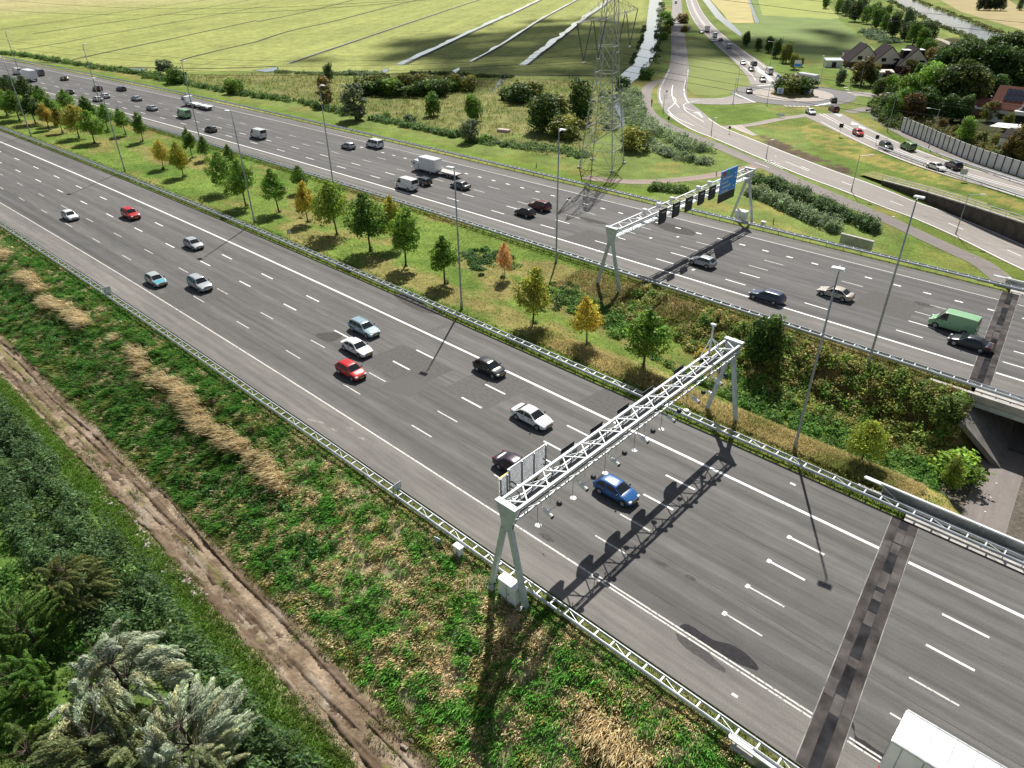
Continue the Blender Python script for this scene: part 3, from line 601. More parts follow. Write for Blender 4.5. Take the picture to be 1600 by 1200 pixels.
wet = ss(.0, -.24, track_relief(TX, TTT)); cc_ = np.zeros(TX.shape+(3,))+np.array((.165, .122, .085)); cc_ = mixc(cc_, (.105, .074, .049), ss(.42, .6, fbm(TX*.4, TTT*1.3, 106))*.8); cc_ = mixc(cc_, (.12, .086, .058), wet*.75)
cc_ = mixc(cc_, (.27, .225, .175), ss(.62, .72, fbm(TX*.22+3, TTT*.9, 107))*.75); grs = ss(.60, .68, fbm(TX*.13, TTT*.8, 108))*np.exp(-((TTT-13.)/.8)**2); cc_ = mixc(cc_, (.15, .15, .045), grs*.8)
i = np.arange(TX.size).reshape(TX.shape); q = np.stack([i[:-1, :-1], i[:-1, 1:], i[1:, 1:], i[1:, :-1]], -1).reshape(-1, 4)
m, nt, b_ = new_mat('churned_mud'); an = N(nt, 'ShaderNodeAttribute', attribute_name='tint'); nt.links.new(noise_mul(nt, noise_mul(nt, an.outputs['Color'], 2.2, .16), 14., .2), b_.inputs['Base Color']); b_.inputs['Roughness'].default_value = .9; b_.inputs['Specular IOR Level'].default_value = .12
tag(link('dirt_track', np_mesh('dirt_track', np.stack([TX, TY, TZ], -1).reshape(-1, 3), q, m, cc_.reshape(-1, 3), smooth=True)), kind='structure')
# ------------------------------------------------------------------ guard rails
def guard_rail(path, label, group, gap=.62, sp=1.33, h=.75, wide=True, nmax=60, post_sp=2.66):
    """path: list of (x, y, z); double W-beam rail with rungs and posts"""
    P = resample([p[:2] for p in path], 2.); zs = np.interp(np.linspace(0, 1, len(P)), np.linspace(0, 1, len(path)), [p[2] for p in path])
    tg = np.gradient(P, axis=0); tg /= np.linalg.norm(tg, axis=1)[:, None]; nr = np.stack([-tg[:, 1], tg[:, 0]], 1)
    base = np.array([*P[-1], zs[-1]]); root = empty('guard_rail', base, 0, label, 'guard rail', group)
    prof = [(0, -.155), (.07, -.10), (.07, -.05), (.02, 0), (.07, .05), (.07, .10), (0, .155)]
    for s in ((-1, 1) if wide else (1,)):
        V = []
        for i in range(len(P)):
            for a, z in prof: q = P[i]+nr[i]*s*(gap/2 if wide else .12)+nr[i]*s*a; V.append((q[0]-base[0], q[1]-base[1], zs[i]+h-.155+z-base[2]))
            q = P[i]+nr[i]*s*((gap/2 if wide else .12)-.03); V.append((q[0]-base[0], q[1]-base[1], zs[i]+h-base[2]))
        n = 8; fs = [(i*n+k, i*n+(k+1) % n, (i+1)*n+(k+1) % n, (i+1)*n+k) for i in range(len(P)-1) for k in range(n)]
        b = MB(); b.add(V, fs); b.build('rail', M['rail'], root)
    s_ = np.append(0, np.cumsum(np.linalg.norm(np.diff(P, axis=0), axis=1)))
    def at_s(d): 
        x = np.interp(d, s_, P[:, 0]); y = np.interp(d, s_, P[:, 1]); nx = np.interp(d, s_, nr[:, 0]); ny = np.interp(d, s_, nr[:, 1]); return np.array([x, y]), np.array([nx, ny]), np.interp(d, s_, zs)
    ds = np.arange(s_[-1]-.4, 0, -sp); cam2 = np.zeros(2)
    order = sorted(ds, key=lambda d: np.linalg.norm(at_s(d)[0]))
    rung = MB(); rung.box((0, 0, 0), (gap-.06, .11, .07)); rme = rung.mesh('spacer', M['rail'])
    post = MB(); post.box((0, 0, 0), (.10, .06, h-.05)); pme = post.mesh('post', M['steel'])
    rest = MB(); restp = MB()
    for k, d in enumerate(order):
        p, n_, z = at_s(d); rz = math.atan2(n_[1], n_[0])
        if wide:
            if k < nmax: o = link('spacer', rme, root); o.location = (p[0]-base[0], p[1]-base[1], z+h-.1-base[2]); o.rotation_euler = (0, 0, rz)
            else: rest.box((p[0]-base[0], p[1]-base[1], z+h-.1-base[2]), (gap-.06, .11, .07), rz)
    for k, d in enumerate(order[::2]):
        p, n_, z = at_s(d); rz = math.atan2(n_[1], n_[0]); q = (p[0]-base[0], p[1]-base[1], z+(h-.05)/2-.05-base[2])
        if k < nmax: o = link('post', pme, root); o.location = q; o.rotation_euler = (0, 0, rz)
        else: restp.box(q, (.10, .06, h-.05), rz)
    if rest.v: tag(rest.build('spacer', M['rail'], root), kind='stuff')
    if restp.v: tag(restp.build('post', M['steel'], root), kind='stuff')
    # diagonal braces of the ladder
    if wide:
        b = MB()
        for d in np.arange(s_[-1]-1.73, max(0, s_[-1]-170), -sp*3):
            p, n_, z = at_s(d); p2, n2, z2 = at_s(max(0, d-sp)); a = p-n_*gap*.45; c_ = p2+n2*gap*.45
            b.bar((a[0]-base[0], a[1]-base[1], z+h-.12-base[2]), (c_[0]-base[0], c_[1]-base[1], z2+h-.12-base[2]), .035, .03)
        if b.v: b.build('brace', M['rail'], root)
    return root
def gr(t, x0, x1): 
    xs = list(np.arange(x0, -50, 12))+[-50, -20, x1] if x0 < -50 else [x0, x1]
    return [(x, t-sh(x), -.02) for x in xs]
G_ = 'guard rails along the motorway'
guard_rail(gr(27.35, -330, 22), 'double steel guard rail along the rough grass slope in the foreground', G_, nmax=100)
guard_rail(gr(54.75, -520, 30), 'double steel guard rail between the nearer carriageway and the row of young trees', G_, gap=.7, nmax=90)
guard_rail(gr(80.15, -560, 30), 'double steel guard rail on the tree side of the farther carriageway', G_, gap=.7, nmax=60)
guard_rail(gr(110.85, -640, 30), 'double steel guard rail at the outer edge of the farther carriageway, towards the fields', G_, gap=.6, nmax=60)
def gpath(L): return [tuple(pt(a, b)) for a, b in L]
guard_rail(gpath([(1372, 233), (1415, 249), (1470, 269), (1540, 292), (1600, 312), (1650, 328)]), 'guard rail beside the side road where the white saloon drives, lawn side', 'guard rails of the side road', gap=.3, sp=2., wide=True, nmax=40)
guard_rail(gpath([(1428, 228), (1470, 246), (1520, 263), (1600, 290), (1660, 310)]), 'guard rail between the side road and the path below the noise barrier', 'guard rails of the side road', gap=.3, sp=2., wide=True, nmax=40)

# ------------------------------------------------------------------ gantries
def sx(px, py, X):
    d = ray(px, py); t = X/d[0]; return d[1]*t, CH+d[2]*t
def sy(px, py, Y):
    d = ray(px, py); t = Y/d[1]; return d[0]*t, CH+d[2]*t
def gantry_frame(root, y0, y1, ztop, zb0, zb1, w=1.5, hgt=1.15, panels=14, leg_mat='grey_steel', spread=3.5):
    L = y1-y0; hw = w/2; b = MB()
    for x in (-hw, hw):
        b.bar((x, 0, ztop-.09), (x, L, ztop-.09), .19, .18)
    for k in range(panels):
        a = L*k/panels; c_ = L*(k+1)/panels; m_ = (a+c_)/2
        b.bar((-hw, a, ztop-.08), (hw, m_, ztop-.08), .085, .07); b.bar((hw, m_, ztop-.08), (-hw, c_, ztop-.08), .085, .07)
        for x in (-hw, hw):
            b.bar((x, m_, ztop-.1), (x, m_, ztop-hgt), .06, .06); b.bar((x, a, ztop-.15), (x, c_, ztop-hgt), .055, .055)
    b.build('truss', M['white_steel'], root); b = MB()
    for x in (-hw, hw): b.bar((x, 0, ztop-hgt), (x, L, ztop-hgt), .11, .11)
    for k in range(0, panels+1, 2): b.bar((hw, L*k/panels, ztop-hgt), (-hw, L*k/panels, ztop-hgt), .06, .06)
    b.build('lower_chord', M['grey_steel'], root)
    for y, zb in ((0, zb0), (L, zb1)):
        s = -1 if y == 0 else 1; b = MB(); t = .12
        poly = [(-hw-.16, ztop+.04), (hw+.16, ztop+.04), (hw+.1, ztop-.35), (.5, ztop-hgt-.55), (.5, ztop-2.35), (-.5, ztop-2.35), (-.5, ztop-hgt-.55), (-hw-.1, ztop-.35)]
        b.extr([(x, y+s*.02, z) for x, z in poly], (0, s*.26, 0)); b.cbox((0, y+s*.16, ztop+.10), (w+.4, .5, .12), .02); b.build('end_plate', M['white_steel'] if leg_mat != 'grey_steel' else M['grey_steel'], root)
        for sx_ in (-1, 1):
            b = MB(); top = (sx_*.32, y+s*.15, ztop-2.1); bot = (sx_*spread/2, y+s*.15, zb)
            b.bar(top, bot, .36, .36); b.box((bot[0], bot[1], zb+.03), (.75, .75, .06))
            for q in ((-.27, -.27), (.27, -.27), (-.27, .27), (.27, .27)): b.tube((bot[0]+q[0], bot[1]+q[1], zb+.05), (bot[0]+q[0], bot[1]+q[1], zb+.14), .04, n=6)
            b.build('leg', M[leg_mat], root)
            b = MB(); b.cbox((bot[0], bot[1], zb-.12), (1.1, 1.1, .28), .05); b.build('footing', M['concrete'], root)
gx0 = -25.55; gy0 = 26.35; GL = 31.1
root = empty('sign_gantry', (gx0, gy0, 0), 0, 'white lattice gantry with hanging cameras spanning the nearer carriageway', 'gantry', 'gantries over the motorway')
gantry_frame(root, gy0, gy0+GL, 8.6, -.25, -.55, 1.5, .95, 14)
b = MB(); b.box((-.45, GL/2, 7.6), (.5, GL-1, .05))
for k in range(40): b.box((-.45, .8+k*(GL-1.6)/39, 7.56), (.5, .05, .05))
b.build('walkway', M['dark_steel'], root)
b = MB()
for z in (7.75,): b.tube((.86, .3, z), (.86, GL-.3, z), .03, n=6)
b.tube((.92, .2, 8.35), (.92, GL-.3, 8.35), .05, n=6); b.tube((.92, .2, 8.35), (.45, -.2, 6.6), .03, n=6); b.build('cable_duct', M['black'], root)
cam_p = []
for k in range(7):
    y = 3.0+k*3.95
    b = MB(); b.bar((.8, y-.5, 7.6), (.8, y-.5, 7.15), .06); b.bar((.8, y-.5, 7.2), (1.35, y-.3, 7.05), .06); b.tube((1.1, y-.55, 7.12), (1.75, y-.45, 6.82), .17, .17, 10); c1 = b.build('camera', M['white'], root)
    b = MB(); b.tube((1.75, y-.45, 6.82), (1.87, y-.43, 6.765), .16, .13, 10); b.build('lens', M['black'], c1)
    b = MB(); b.bar((1.3, y-.3, 7.0), (1.5, y+.55, 7.15), .05); b.bar((.8, y+.5, 7.7), (.8, y+.5, 6.9), .05); b.build('bracket', M['white_steel'], c1)
    b = MB(); b.lathe((1.52, y+.62, 7.05), [(.06, -.02), (.19, .06), (.23, .16), (.2, .28), (.1, .36)], 12); b.build('flash_lamp', M['black'], root, True)
    b = MB(); b.tube((.85, y-.95, 7.5), (.85, y-.95, 5.95), .025, n=6); cc = b.build('hanger', M['steel'], root)
    b = MB(); b.lathe((.95, y-.98, 5.85), [(.05, .1), (.24, .06), (.26, 0), (.05, -.03)], 14); b.build('antenna_disc', M['white'], cc)
for k in range(5):
    y = [7.9, 11.5, 15.1, 18.7, 23.6][k]; b = MB()
    b.extr([(-1.25, y-.95, 8.3), (-1.25, y+.95, 8.3), (-1.25, y+.95, 7.25), (-1.25, y+.55, 6.85), (-1.25, y-.55, 6.85), (-1.25, y-.95, 7.25)], (.16, 0, 0)); s1 = b.build('signal_board', M['dark_steel'], root)
    b = MB(); b.box((-1.27, y, 7.85), (.03, 1.6, 1.5)); b.build('display', M['black'], s1)
    b = MB()
    for q in (-.8, .8): b.tube((-.78, y+q, 8.5), (-1.1, y+q, 8.2), .035, n=6)
    b.build('bracket', M['steel'], s1)
for y0, y1, z0, z1, x in ((.9, 1.75, 6.6, 9.3, -1.75), (1.95, 6.1, 7.2, 9.4, -1.9)):
    b = MB(); n = int((z1-z0)/.12)
    for k in range(n): b.box((x, (y0+y1)/2, z0+.06+k*.12), (.05, y1-y0, .075), 0)
    for y in np.linspace(y0+.1, y1-.1, 2 if y1-y0 < 1 else 4): b.bar((x+.08, y, z0), (x+.08, y, z1), .09, .09)
    p = b.build('louvre_panel', M['steel'], root); b = MB(); b.box((x, (y0+y1)/2, z1+.03), (.09, y1-y0+.06, .05)); b.build('top_edge', M['yellow'] if y1-y0 < 1 else M['white_steel'], p)
    b = MB()
    for y in (y0+.3, y1-.3): b.bar((x, y, z0+1), (-.8, y, z0+1), .08); b.bar((x, y, z0+.5), (-.8, y, 7.5), .07)
    b.build('bracket', M['steel'], p)
b = MB(); b.tube((-.75, GL-3.1, 8.5), (-.75, GL-3.1, 11.3), .11, .09, 8); b.tube((-.75, GL-3.1, 10), (-.75, GL-5.0, 8.5), .05, n=6); b.tube((-.75, GL-3.1, 10), (-.75, GL-1.2, 8.5), .05, n=6); b.tube((-.75, GL-3.1, 10), (.75, GL-3.1, 8.5), .05, n=6); b.cbox((-.75, GL-3.1, 11.36), (.5, .32, .16), .03); b.build('mast', M['white_steel'], root)
# far gantry
hx, hy0 = -53.3, 76.0; HL = 38.4
root = empty('sign_gantry', (hx, hy0, 0), 0, 'white gantry with blue route sign over the farther carriageway', 'gantry', 'gantries over the motorway')
gantry_frame(root, hy0, hy0+HL, 8.3, -.5, -.6, 1.55, 1.1, 16, spread=3.9)
b = MB(); b.box((0, HL/2, 7.15), (.9, HL-1, .05)); b.build('walkway', M['steel'], root)
for px, py in ((1035.5, 337), (1056.5, 327), (1076.5, 318), (1096, 308), (1113, 300)):
    y, z = sx(px, py, hx+1.3); y -= hy0; b = MB(); b.extr([(1.15, y-.85, z+1.05), (1.15, y+.85, z+1.05), (1.15, y+.85, z-.85), (1.15, y+.5, z-1.1), (1.15, y-.85, z-1.1)], (.25, 0, 0)); s1 = b.build('signal_board', M['black'], root)
    b = MB(); b.box((1.41, y-.02, z+.55), (.02, 1.0, .12)); b.build('lit_bar', M['white'], s1)
    b = MB(); b.bar((.8, y-.6, 8.2), (1.2, y-.6, z+.6), .08); b.bar((.8, y+.6, 8.2), (1.2, y+.6, z+.6), .08); b.build('bracket', M['white_steel'], s1)
for px, py in ((1009, 309), (1031, 301), (1052, 293), (1091, 292), (1109, 283)):
    y, z = sx(px, py, hx-.5); y -= hy0; b = MB(); b.cbox((-.5, y, 8.62), (.7, .55, .42), .06); b.bar((-.5, y, 8.3), (-.5, y, 8.5), .1); b.build('floodlight', M['white'], root)
yl, zt = sx(1129, 268, hx+1.4); yr, zt2 = sx(1154, 258.5, hx+1.4); _, zb = sx(1125.5, 304, hx+1.4); _, zk = sx(1122, 318.5, hx+1.4)
zt = (zt+zt2)/2; yl -= hy0; yr -= hy0; b = MB(); b.cbox((1.32, (yl+yr)/2, (zt+zb)/2), (.16, yr-yl, zt-zb), .03); sg = b.build('route_sign', M['blue'], root)
b = MB(); b.cbox((1.32, (yl+yr)/2, (zk+zb)/2), (.2, yr-yl, zb-zk-.06), .03); b.build('dark_panel', M['black'], sg)
b = MB(); W_s = yr-yl; H_s = zt-zb; xf = 1.412
for z in (zt-.05, zb+.05): b.box((xf, (yl+yr)/2, z), (.012, W_s-.1, .07))
for y in (yl+.05, yr-.05): b.box((xf, y, (zt+zb)/2), (.012, .07, H_s-.18))
b.build('sign_border', M['white'], sg)
b = MB(); rs = random.Random(3)
for k, ln in enumerate((.60, .34, .55, .40)):
    z = zt-H_s*(.36+.185*k); y = yl+.09*W_s
    while y < yl+.09*W_s+ln*W_s:
        wd = rs.uniform(.10, .17); hh = rs.choice((.30, .30, .40)); b.box((xf, y+wd/2, z+(hh-.3)/2), (.012, wd*.75, hh)); b.box((xf, y+wd, z-.06), (.012, wd*.9, .07)); y += wd+.07
for k, q in enumerate((.86, .9, 0, .87)):
    if q: b.box((xf, yl+q*W_s, zt-H_s*(.27+.185*k)), (.012, .34, .26))
b.build('lettering', M['white'], sg)
b = MB(); b.box((xf, yl+.17*W_s, zt-H_s*.15), (.014, .85, .62)); b.build('badge', M['red'], sg); b = MB(); b.box((xf, yl+.40*W_s, zt-H_s*.14), (.014, 1.1, .62)); b.build('badge', M['green'], sg)
b = MB()
for y in (yl+.5, (yl+yr)/2, yr-.5): b.bar((1.15, y, zk+.2), (1.15, y, zt-.2), .12); b.bar((.75, y, 8.2), (1.2, y, 8.2), .1)
b.build('bracket', M['white_steel'], sg)
def cabinet(p, d, rz, label, mat='white', door=True, cap=True):
    r = empty('roadside_cabinet', p, rz, label, 'cabinet'); b = MB(); b.cbox((0, 0, d[2]/2+.05), d, .03); b.build('casing', M[mat], r)
    b = MB(); b.cbox((0, 0, d[2]+.09), (d[0]+.1, d[1]+.12, .1), .03); b.build('lid', M[mat], r); b = MB(); b.box((0, 0, .02), (d[0]+.12, d[1]+.12, .1)); b.build('plinth', M['concrete'], r)
    b = MB(); b.box((0, -d[1]/2-.006, d[2]*.5+.05), (.03, .012, d[2]*.86)); b.box((d[0]*.12, -d[1]/2-.012, d[2]*.52), (.07, .03, .16)); b.build('door_seam', M['trim'], r)
p = at(797, 935, -.3); cabinet(p, (1.75, .75, 1.75), 0, 'large white cabinet standing between the legs of the camera gantry', 'white_steel')
cabinet(at(717, 868, -.4), (.75, .42, .95), 0, 'small white cabinet in the rough grass beside the foreground guard rail')
cabinet(at(1157, 345, -.3), (1.9, 1.1, 1.7), 0, 'white cabinet with an overhanging lid under the route sign gantry')
cabinet(at(1192, 352, -.2), (.7, .5, .55), 0, 'low white box beside the outer guard rail, right of the route sign gantry')
def small_sign(p, w, h, rz, hp, mat, label, tilt=0., name='road_sign', back='steel'):
    r = empty(name, p, rz, label, 'sign'); b = MB(); b.tube((0, .05, -.1), (0, .05, hp+h*.4), .04, n=8); b.build('post', M['steel'], r)
    b = MB(); b.cbox((0, 0, hp), (w, .05, h), .012); pl_ = b.build('panel', M[back], r); b = MB(); b.box((0, -.032, hp), (w*.9, .01, h*.9)); b.build('face', M[mat], pl_); return r
small_sign(at(172, 466, 0)+np.array([0, 0, 0]), .9, 1.1, math.radians(90), 1.1, 'grey_steel', 'grey back of a small sign standing at the foreground guard rail, left side')
small_sign(at(622, 774, 0), .95, .75, math.radians(95), 1.0, 'grey_steel', 'grey sign plate behind the foreground guard rail left of the small white cabinet')
small_sign(at(684, 852, -.5), .7, .5, math.radians(10), .6, 'grey_steel', 'low grey plate on a stake in the grass, beside the small white cabinet')
small_sign(at(453, 372, 0), .7, .8, math.radians(90), 1.1, 'grey_steel', 'small sign on the guard rail in front of the young trees')
# ------------------------------------------------------------------ lamp posts
def lamp_post(p, h, label, arm=(0, 0), head=(.95, .45), r=.13, group='lamp posts along the motorway', hook=0.):
    root = empty('street_lamp', p, 0, label, 'street lamp', group); b = MB(); b.lathe((0, 0, 0), [(r*1.5, -.4), (r*1.5, .9), (r, 1.1), (r*.85, h*.5), (r*.55, h-.15)], 10); b.build('pole', M['steel'], root, True)
    a = Vector((arm[0], arm[1], 0)); b = MB(); top = Vector((0, 0, h-.2)); e = top+a+Vector((0, 0, .15+hook))
    if a.length > .05: b.tube(top, e, .05, .04, 8)
    b.tube(top-Vector((0, 0, .2)), top+Vector((0, 0, .1)), .07, n=8); b.build('arm', M['steel'], root)
    an = math.atan2(a.y, a.x) if a.length > .05 else 0.; c_ = e+(a.normalized()*head[0]*.35 if a.length > .05 else Vector((0, 0, .08)))
    b = MB(); b.cbox((0, 0, 0), (head[0], head[1], .16), .05); me = b.mesh('luminaire', M['white_steel']); o = link('luminaire', me, root); o.location = c_; o.rotation_euler = (0, 0, an)
    b = MB(); b.box((0, 0, -.09), (head[0]*.7, head[1]*.7, .03)); b.build('glass_cover', M['lamp_white'], o); return root
for x, lb in ((-17.6, 'tall lamp post on the yellow grass strip right of the camera gantry'), (-63.3, 'tall lamp post beside the round dark green median tree'), (-115.1, 'tall lamp post in the median before the dense group of young trees'), (-166.8, 'tall lamp post in the median at the end of the yellow young trees'), (-220.6, 'tall lamp post in the median among the crowded trees at the left edge'), (-276., 'farthest lamp post of the tree-lined median row, at the left edge')):
    lamp_post((x, 57.15-sh(x), -.1), 18.8, lb, (.1, -.55), (.55, 1.0))
for x, lb in ((-18.4, 'tall lamp post by the far guard rail above the green van'), (-64.5, 'tall lamp post by the far guard rail left of the route sign gantry'), (-121., 'tall lamp post by the far guard rail, left of the white van'), (-173., 'tall lamp post by the far guard rail right of the green van'), (-226., 'thin lamp post by the far guard rail beside the small white cars'), (-281., 'thin lamp post by the far guard rail near the two white vans')):
    lamp_post((x, 77.9-sh(x), -.1), 19.2, lb, (0, .55), (.55, 1.0))
SL = 'lamp posts of the side roads'
for bq, tq, lb, d in (((1386, 206), (1397, 146), 'lamp post at the near end of the grey noise barrier', (-1.6, -.8)), ((1450, 234), (1463, 170), 'lamp post in front of the middle of the noise barrier', (-1.9, -.9)), ((1330, 299), (1359, 242), 'slender lamp post between the muddy roadside edge and the red car', (1.6, .8)), ((1493, 366), (1525, 303), 'lamp post in front of the dark retaining wall', (1.7, .9)),
        ((1328, 138), (1331, 107), 'lamp post before the brown garden tree at the roundabout, left of two', (-1.6, -.6)), ((1342, 139), (1350, 95), 'lamp post before the dark green garden bush at the roundabout', (-.6, .2)), ((1281, 131), (1286, 88), 'lamp post beside the white lorry on the roundabout', (-.5, .2)), ((1203, 104), (1205, 65), 'lamp post beside the queue of cars north of the roundabout', (-1.5, -.7)), ((1178, 78), (1181, 53), 'farthest lamp post beside the queue of cars', (-1.2, -.6)),
        ((1145, 163), (1148, 122), 'lamp post on the left entry of the roundabout', (.3, .3)), ((1198, 164), (1202, 134), 'lamp post on the oval lawn south of the roundabout', (.3, .3)), ((1111, 210), (1114, 185), 'lamp post beside the white pavement on the lower road', (.3, .3)), ((1197, 247), (1200, 221), 'lamp post at the path crossing behind the route sign gantry', (.3, .3)), ((1151, 142), (1153, 107), 'lamp post on the triangular lawn', (.3, -.3)), ((1036, 176), (1038, 148), 'lamp post on the grass between the cycle path and the road bend', (.3, .3)), ((1071, 137), (1073, 112), 'lamp post on the left end of the triangular lawn', (.3, .3))):
    p = pt(*bq); lamp_post(p, max(4., height_for(p, tq[1])), lb, d, (.8, .34), .08, SL, .1)
# ------------------------------------------------------------------ bridges
def bridge(y0, y1, jf, label, xe=46):
    r = empty('bridge', (jf((y0+y1)/2), (y0+y1)/2, -5.2), 0, label, 'bridge', 'motorway bridges over the path'); o = Vector(r.location)
    def q(x, y, z): return (x-o.x, y-o.y, z-o.z)
    b = MB(); ca, cb = jf(y0)+.9, jf(y1)+.9
    b.add([q(ca, y0, -1.0), q(xe, y0, -1.0), q(xe, y1, -1.0), q(cb, y1, -1.0), q(ca, y0, -.07), q(xe, y0, -.07), q(xe, y1, -.07), q(cb, y1, -.07)], [(3, 2, 1, 0), (4, 5, 6, 7), (0, 1, 5, 4), (1, 2, 6, 5), (2, 3, 7, 6), (3, 0, 4, 7)]); b.build('deck', M['concrete'], r)
    for y, s in ((y0, -1), (y1, 1)):
        b = MB(); b.extr([q(jf(y)-3.4, y+s*.01, -.62), q(jf(y)-3.4, y+s*.01, .12), q(jf(y)-3.4, y+s*.42, .12), q(jf(y)-3.4, y+s*.42, -.62)], (xe-jf(y)+3.4, 0, 0)); b.build('edge_beam', M['concrete'], r)
        b = MB(); b.extr([q(jf(y)+1, y+s*.02, -1.5), q(jf(y)+1, y+s*.02, -.98), q(jf(y)+1, y-s*.5, -.98), q(jf(y)+1, y-s*.5, -1.5)], (xe-jf(y)-1, 0, 0)); b.build('girder', M['grey_steel'], r)
    b = MB(); b.add([q(jf(y0-4.2)+.95, y0-4.2, -1.45), q(jf(y0-4.2)+5.6, y0-4.2, -5.05), q(jf(y1)+5.6, y1+1, -5.05), q(jf(y1)+.95, y1+1, -1.45), q(jf(y0-4.2)+.5, y0-4.2, -1.8), q(jf(y0-4.2)+5.2, y0-4.2, -5.4), q(jf(y1)+5.2, y1+1, -5.4), q(jf(y1)+.5, y1+1, -1.8)], [(0, 1, 2, 3), (7, 6, 5, 4), (0, 4, 5, 1), (2, 6, 7, 3), (0, 3, 7, 4), (1, 5, 6, 2)]); b.build('slope_paving', M['paving'] if 'paving' in M else M.setdefault('paving', simple('weathered_slope_paving', (.17, .16, .145), .9, 0., .3, .8)), r)
    b = MB(); b.extr([q(jf(y0)+.55, y0+.3, -3), q(jf(y0)+1., y0+.3, -3), q(jf(y0)+1., y0+.3, -1.02), q(jf(y0)+.55, y0+.3, -1.02)], (jf(y1)-jf(y0), y1-y0-.6, 0)); b.build('abutment', M['dark_concrete'], r)
    return r
bridge(27.0, 55.75, JN, 'concrete bridge carrying the nearer carriageway over the path'); bridge(79.3, 112.0, JF, 'concrete bridge carrying the farther carriageway over the path')
def parapet(y, x0, x1, label, s=1, h=1.05):
    r = empty('bridge_parapet', (x0, y, -.1), 0, label, 'parapet', 'steel parapets of the bridges'); n = int((x1-x0)/3.3)
    for k in range(n):
        b = MB(); b.box((1.6+3.3*k+1.65, 0, .52), (3.22, .05, .8)); b.build('panel', M['steel'], r)
        b = MB(); b.bar((1.6+3.3*k, -.05*s, -.1), (1.6+3.3*k, -.05*s, h), .09); b.build('post', M['steel'], r)
    b = MB(); b.bar((0, 0, h+.03), (x1-x0, 0, h+.03), .2, .12); b.bar((0, -.22*s, h+.03), (1.4, -.22*s, h+.03), .12, .1); b.bar((0, 0, h+.03), (0, -.25*s, h+.03), .12, .1); b.bar((1.4, -.2*s, h), (3., -.1*s, .1), .05); b.build('handrail', M['white_steel'], r)
parapet(56.3, -10.9, 30, 'grey steel bridge parapet with white handrail beside the median path'); parapet(26.5, -7.8, 20, 'white topped bridge parapet at the bottom edge beside the foreground slope', -1, 1.05); parapet(112.5, -14.2, 25, 'white topped bridge parapet above the cycle path at the right edge')
# concrete culvert head, retaining wall, noise barrier
p = at(1337, 382, -.9); r = empty('culvert_wall', p, math.radians(-4), 'low concrete head wall beside the outer guard rail at the reeds', 'wall'); b = MB(); b.cbox((0, 0, .3), (5.2, .4, 1.7), .04); b.build('wall', M['concrete'], r); b = MB(); b.cbox((0, 0, 1.2), (5.4, .6, .12), .03); b.build('coping', M['concrete'], r)
WP = [np.array(q) for q in WALL[1:]]; r = empty('retaining_wall', (*WP[0], -3.2), 0, 'dark retaining wall along the sunken lower road', 'wall'); o = Vector(r.location)
b = MB(); cp = MB(); rl = MB(); n = 0
for a, c_ in zip(WP[:-1], WP[1:]):
    d = c_-a; nn = np.array([d[1], -d[0]])/np.linalg.norm(d)
    za, zc = -1.55+.2*0, -1.55
    vs = [(a[0]-o.x, a[1]-o.y, -6-o.z), (c_[0]-o.x, c_[1]-o.y, -6-o.z), (c_[0]-o.x, c_[1]-o.y, zc-o.z), (a[0]-o.x, a[1]-o.y, za-o.z)]; off = Vector((-nn[0]*.45, -nn[1]*.45, 0)); b.extr(vs, off)
    cp.bar((a[0]-o.x-nn[0]*.2, a[1]-o.y-nn[1]*.2, za+.08-o.z), (c_[0]-o.x-nn[0]*.2, c_[1]-o.y-nn[1]*.2, zc+.08-o.z), .62, .16)
    for z in (.55, 1.05): rl.bar((a[0]-o.x-nn[0]*.2, a[1]-o.y-nn[1]*.2, za+z-o.z), (c_[0]-o.x-nn[0]*.2, c_[1]-o.y-nn[1]*.2, zc+z-o.z), .1)
b.build('wall', M['dark_concrete'], r); cp.build('coping', M['concrete'], r); rl.build('railing', M['grey_steel'], r)
tot = resample(WP, 2.6)
for q in tot: b = MB(); b.bar((q[0]-o.x, q[1]-o.y+.2, -1.5-o.z), (q[0]-o.x, q[1]-o.y+.2, -.5-o.z), .06); b.build('baluster', M['grey_steel'], r)
nb = [np.array(pt(*q)[:2]) for q in ((1406, 204), (1435, 216.5), (1485, 238.5), (1527, 255), (1600, 278.5), (1650, 296))]; NB = resample(nb, .5); s_ = np.append(0, np.cumsum(np.linalg.norm(np.diff(NB, axis=0), axis=1)))
bp0 = pt(1470, 231); hb = height_for(bp0, 209); r = empty('noise_barrier', (*NB[0], -2), 0, 'pale grey panelled noise barrier in front of the wooded gardens', 'noise barrier'); o = Vector(r.location)
npan = 27; sp_ = s_[-1]/npan
for k in range(npan):
    def pp(d): return np.interp(d, s_, NB[:, 0]), np.interp(d, s_, NB[:, 1])
    a = pp(k*sp_+.16); c_ = pp((k+1)*sp_-.16); b = MB(); zt_ = 2+bp0[2]+hb
    b.extr([(a[0]-o.x, a[1]-o.y, .1), (c_[0]-o.x, c_[1]-o.y, .1), (c_[0]-o.x, c_[1]-o.y, zt_), (a[0]-o.x, a[1]-o.y, zt_)], (.02, .14, 0)); b.build('panel', M['barrier'] if 'barrier' in M else M.setdefault('barrier', simple('barrier_panel', (.66, .66, .64), .7, 0., .14, .8)), r)
    a = pp(k*sp_); b = MB(); b.bar((a[0]-o.x, a[1]-o.y, -.3), (a[0]-o.x, a[1]-o.y, zt_+.05), .22, .2); b.build('post', M['trim'], r)
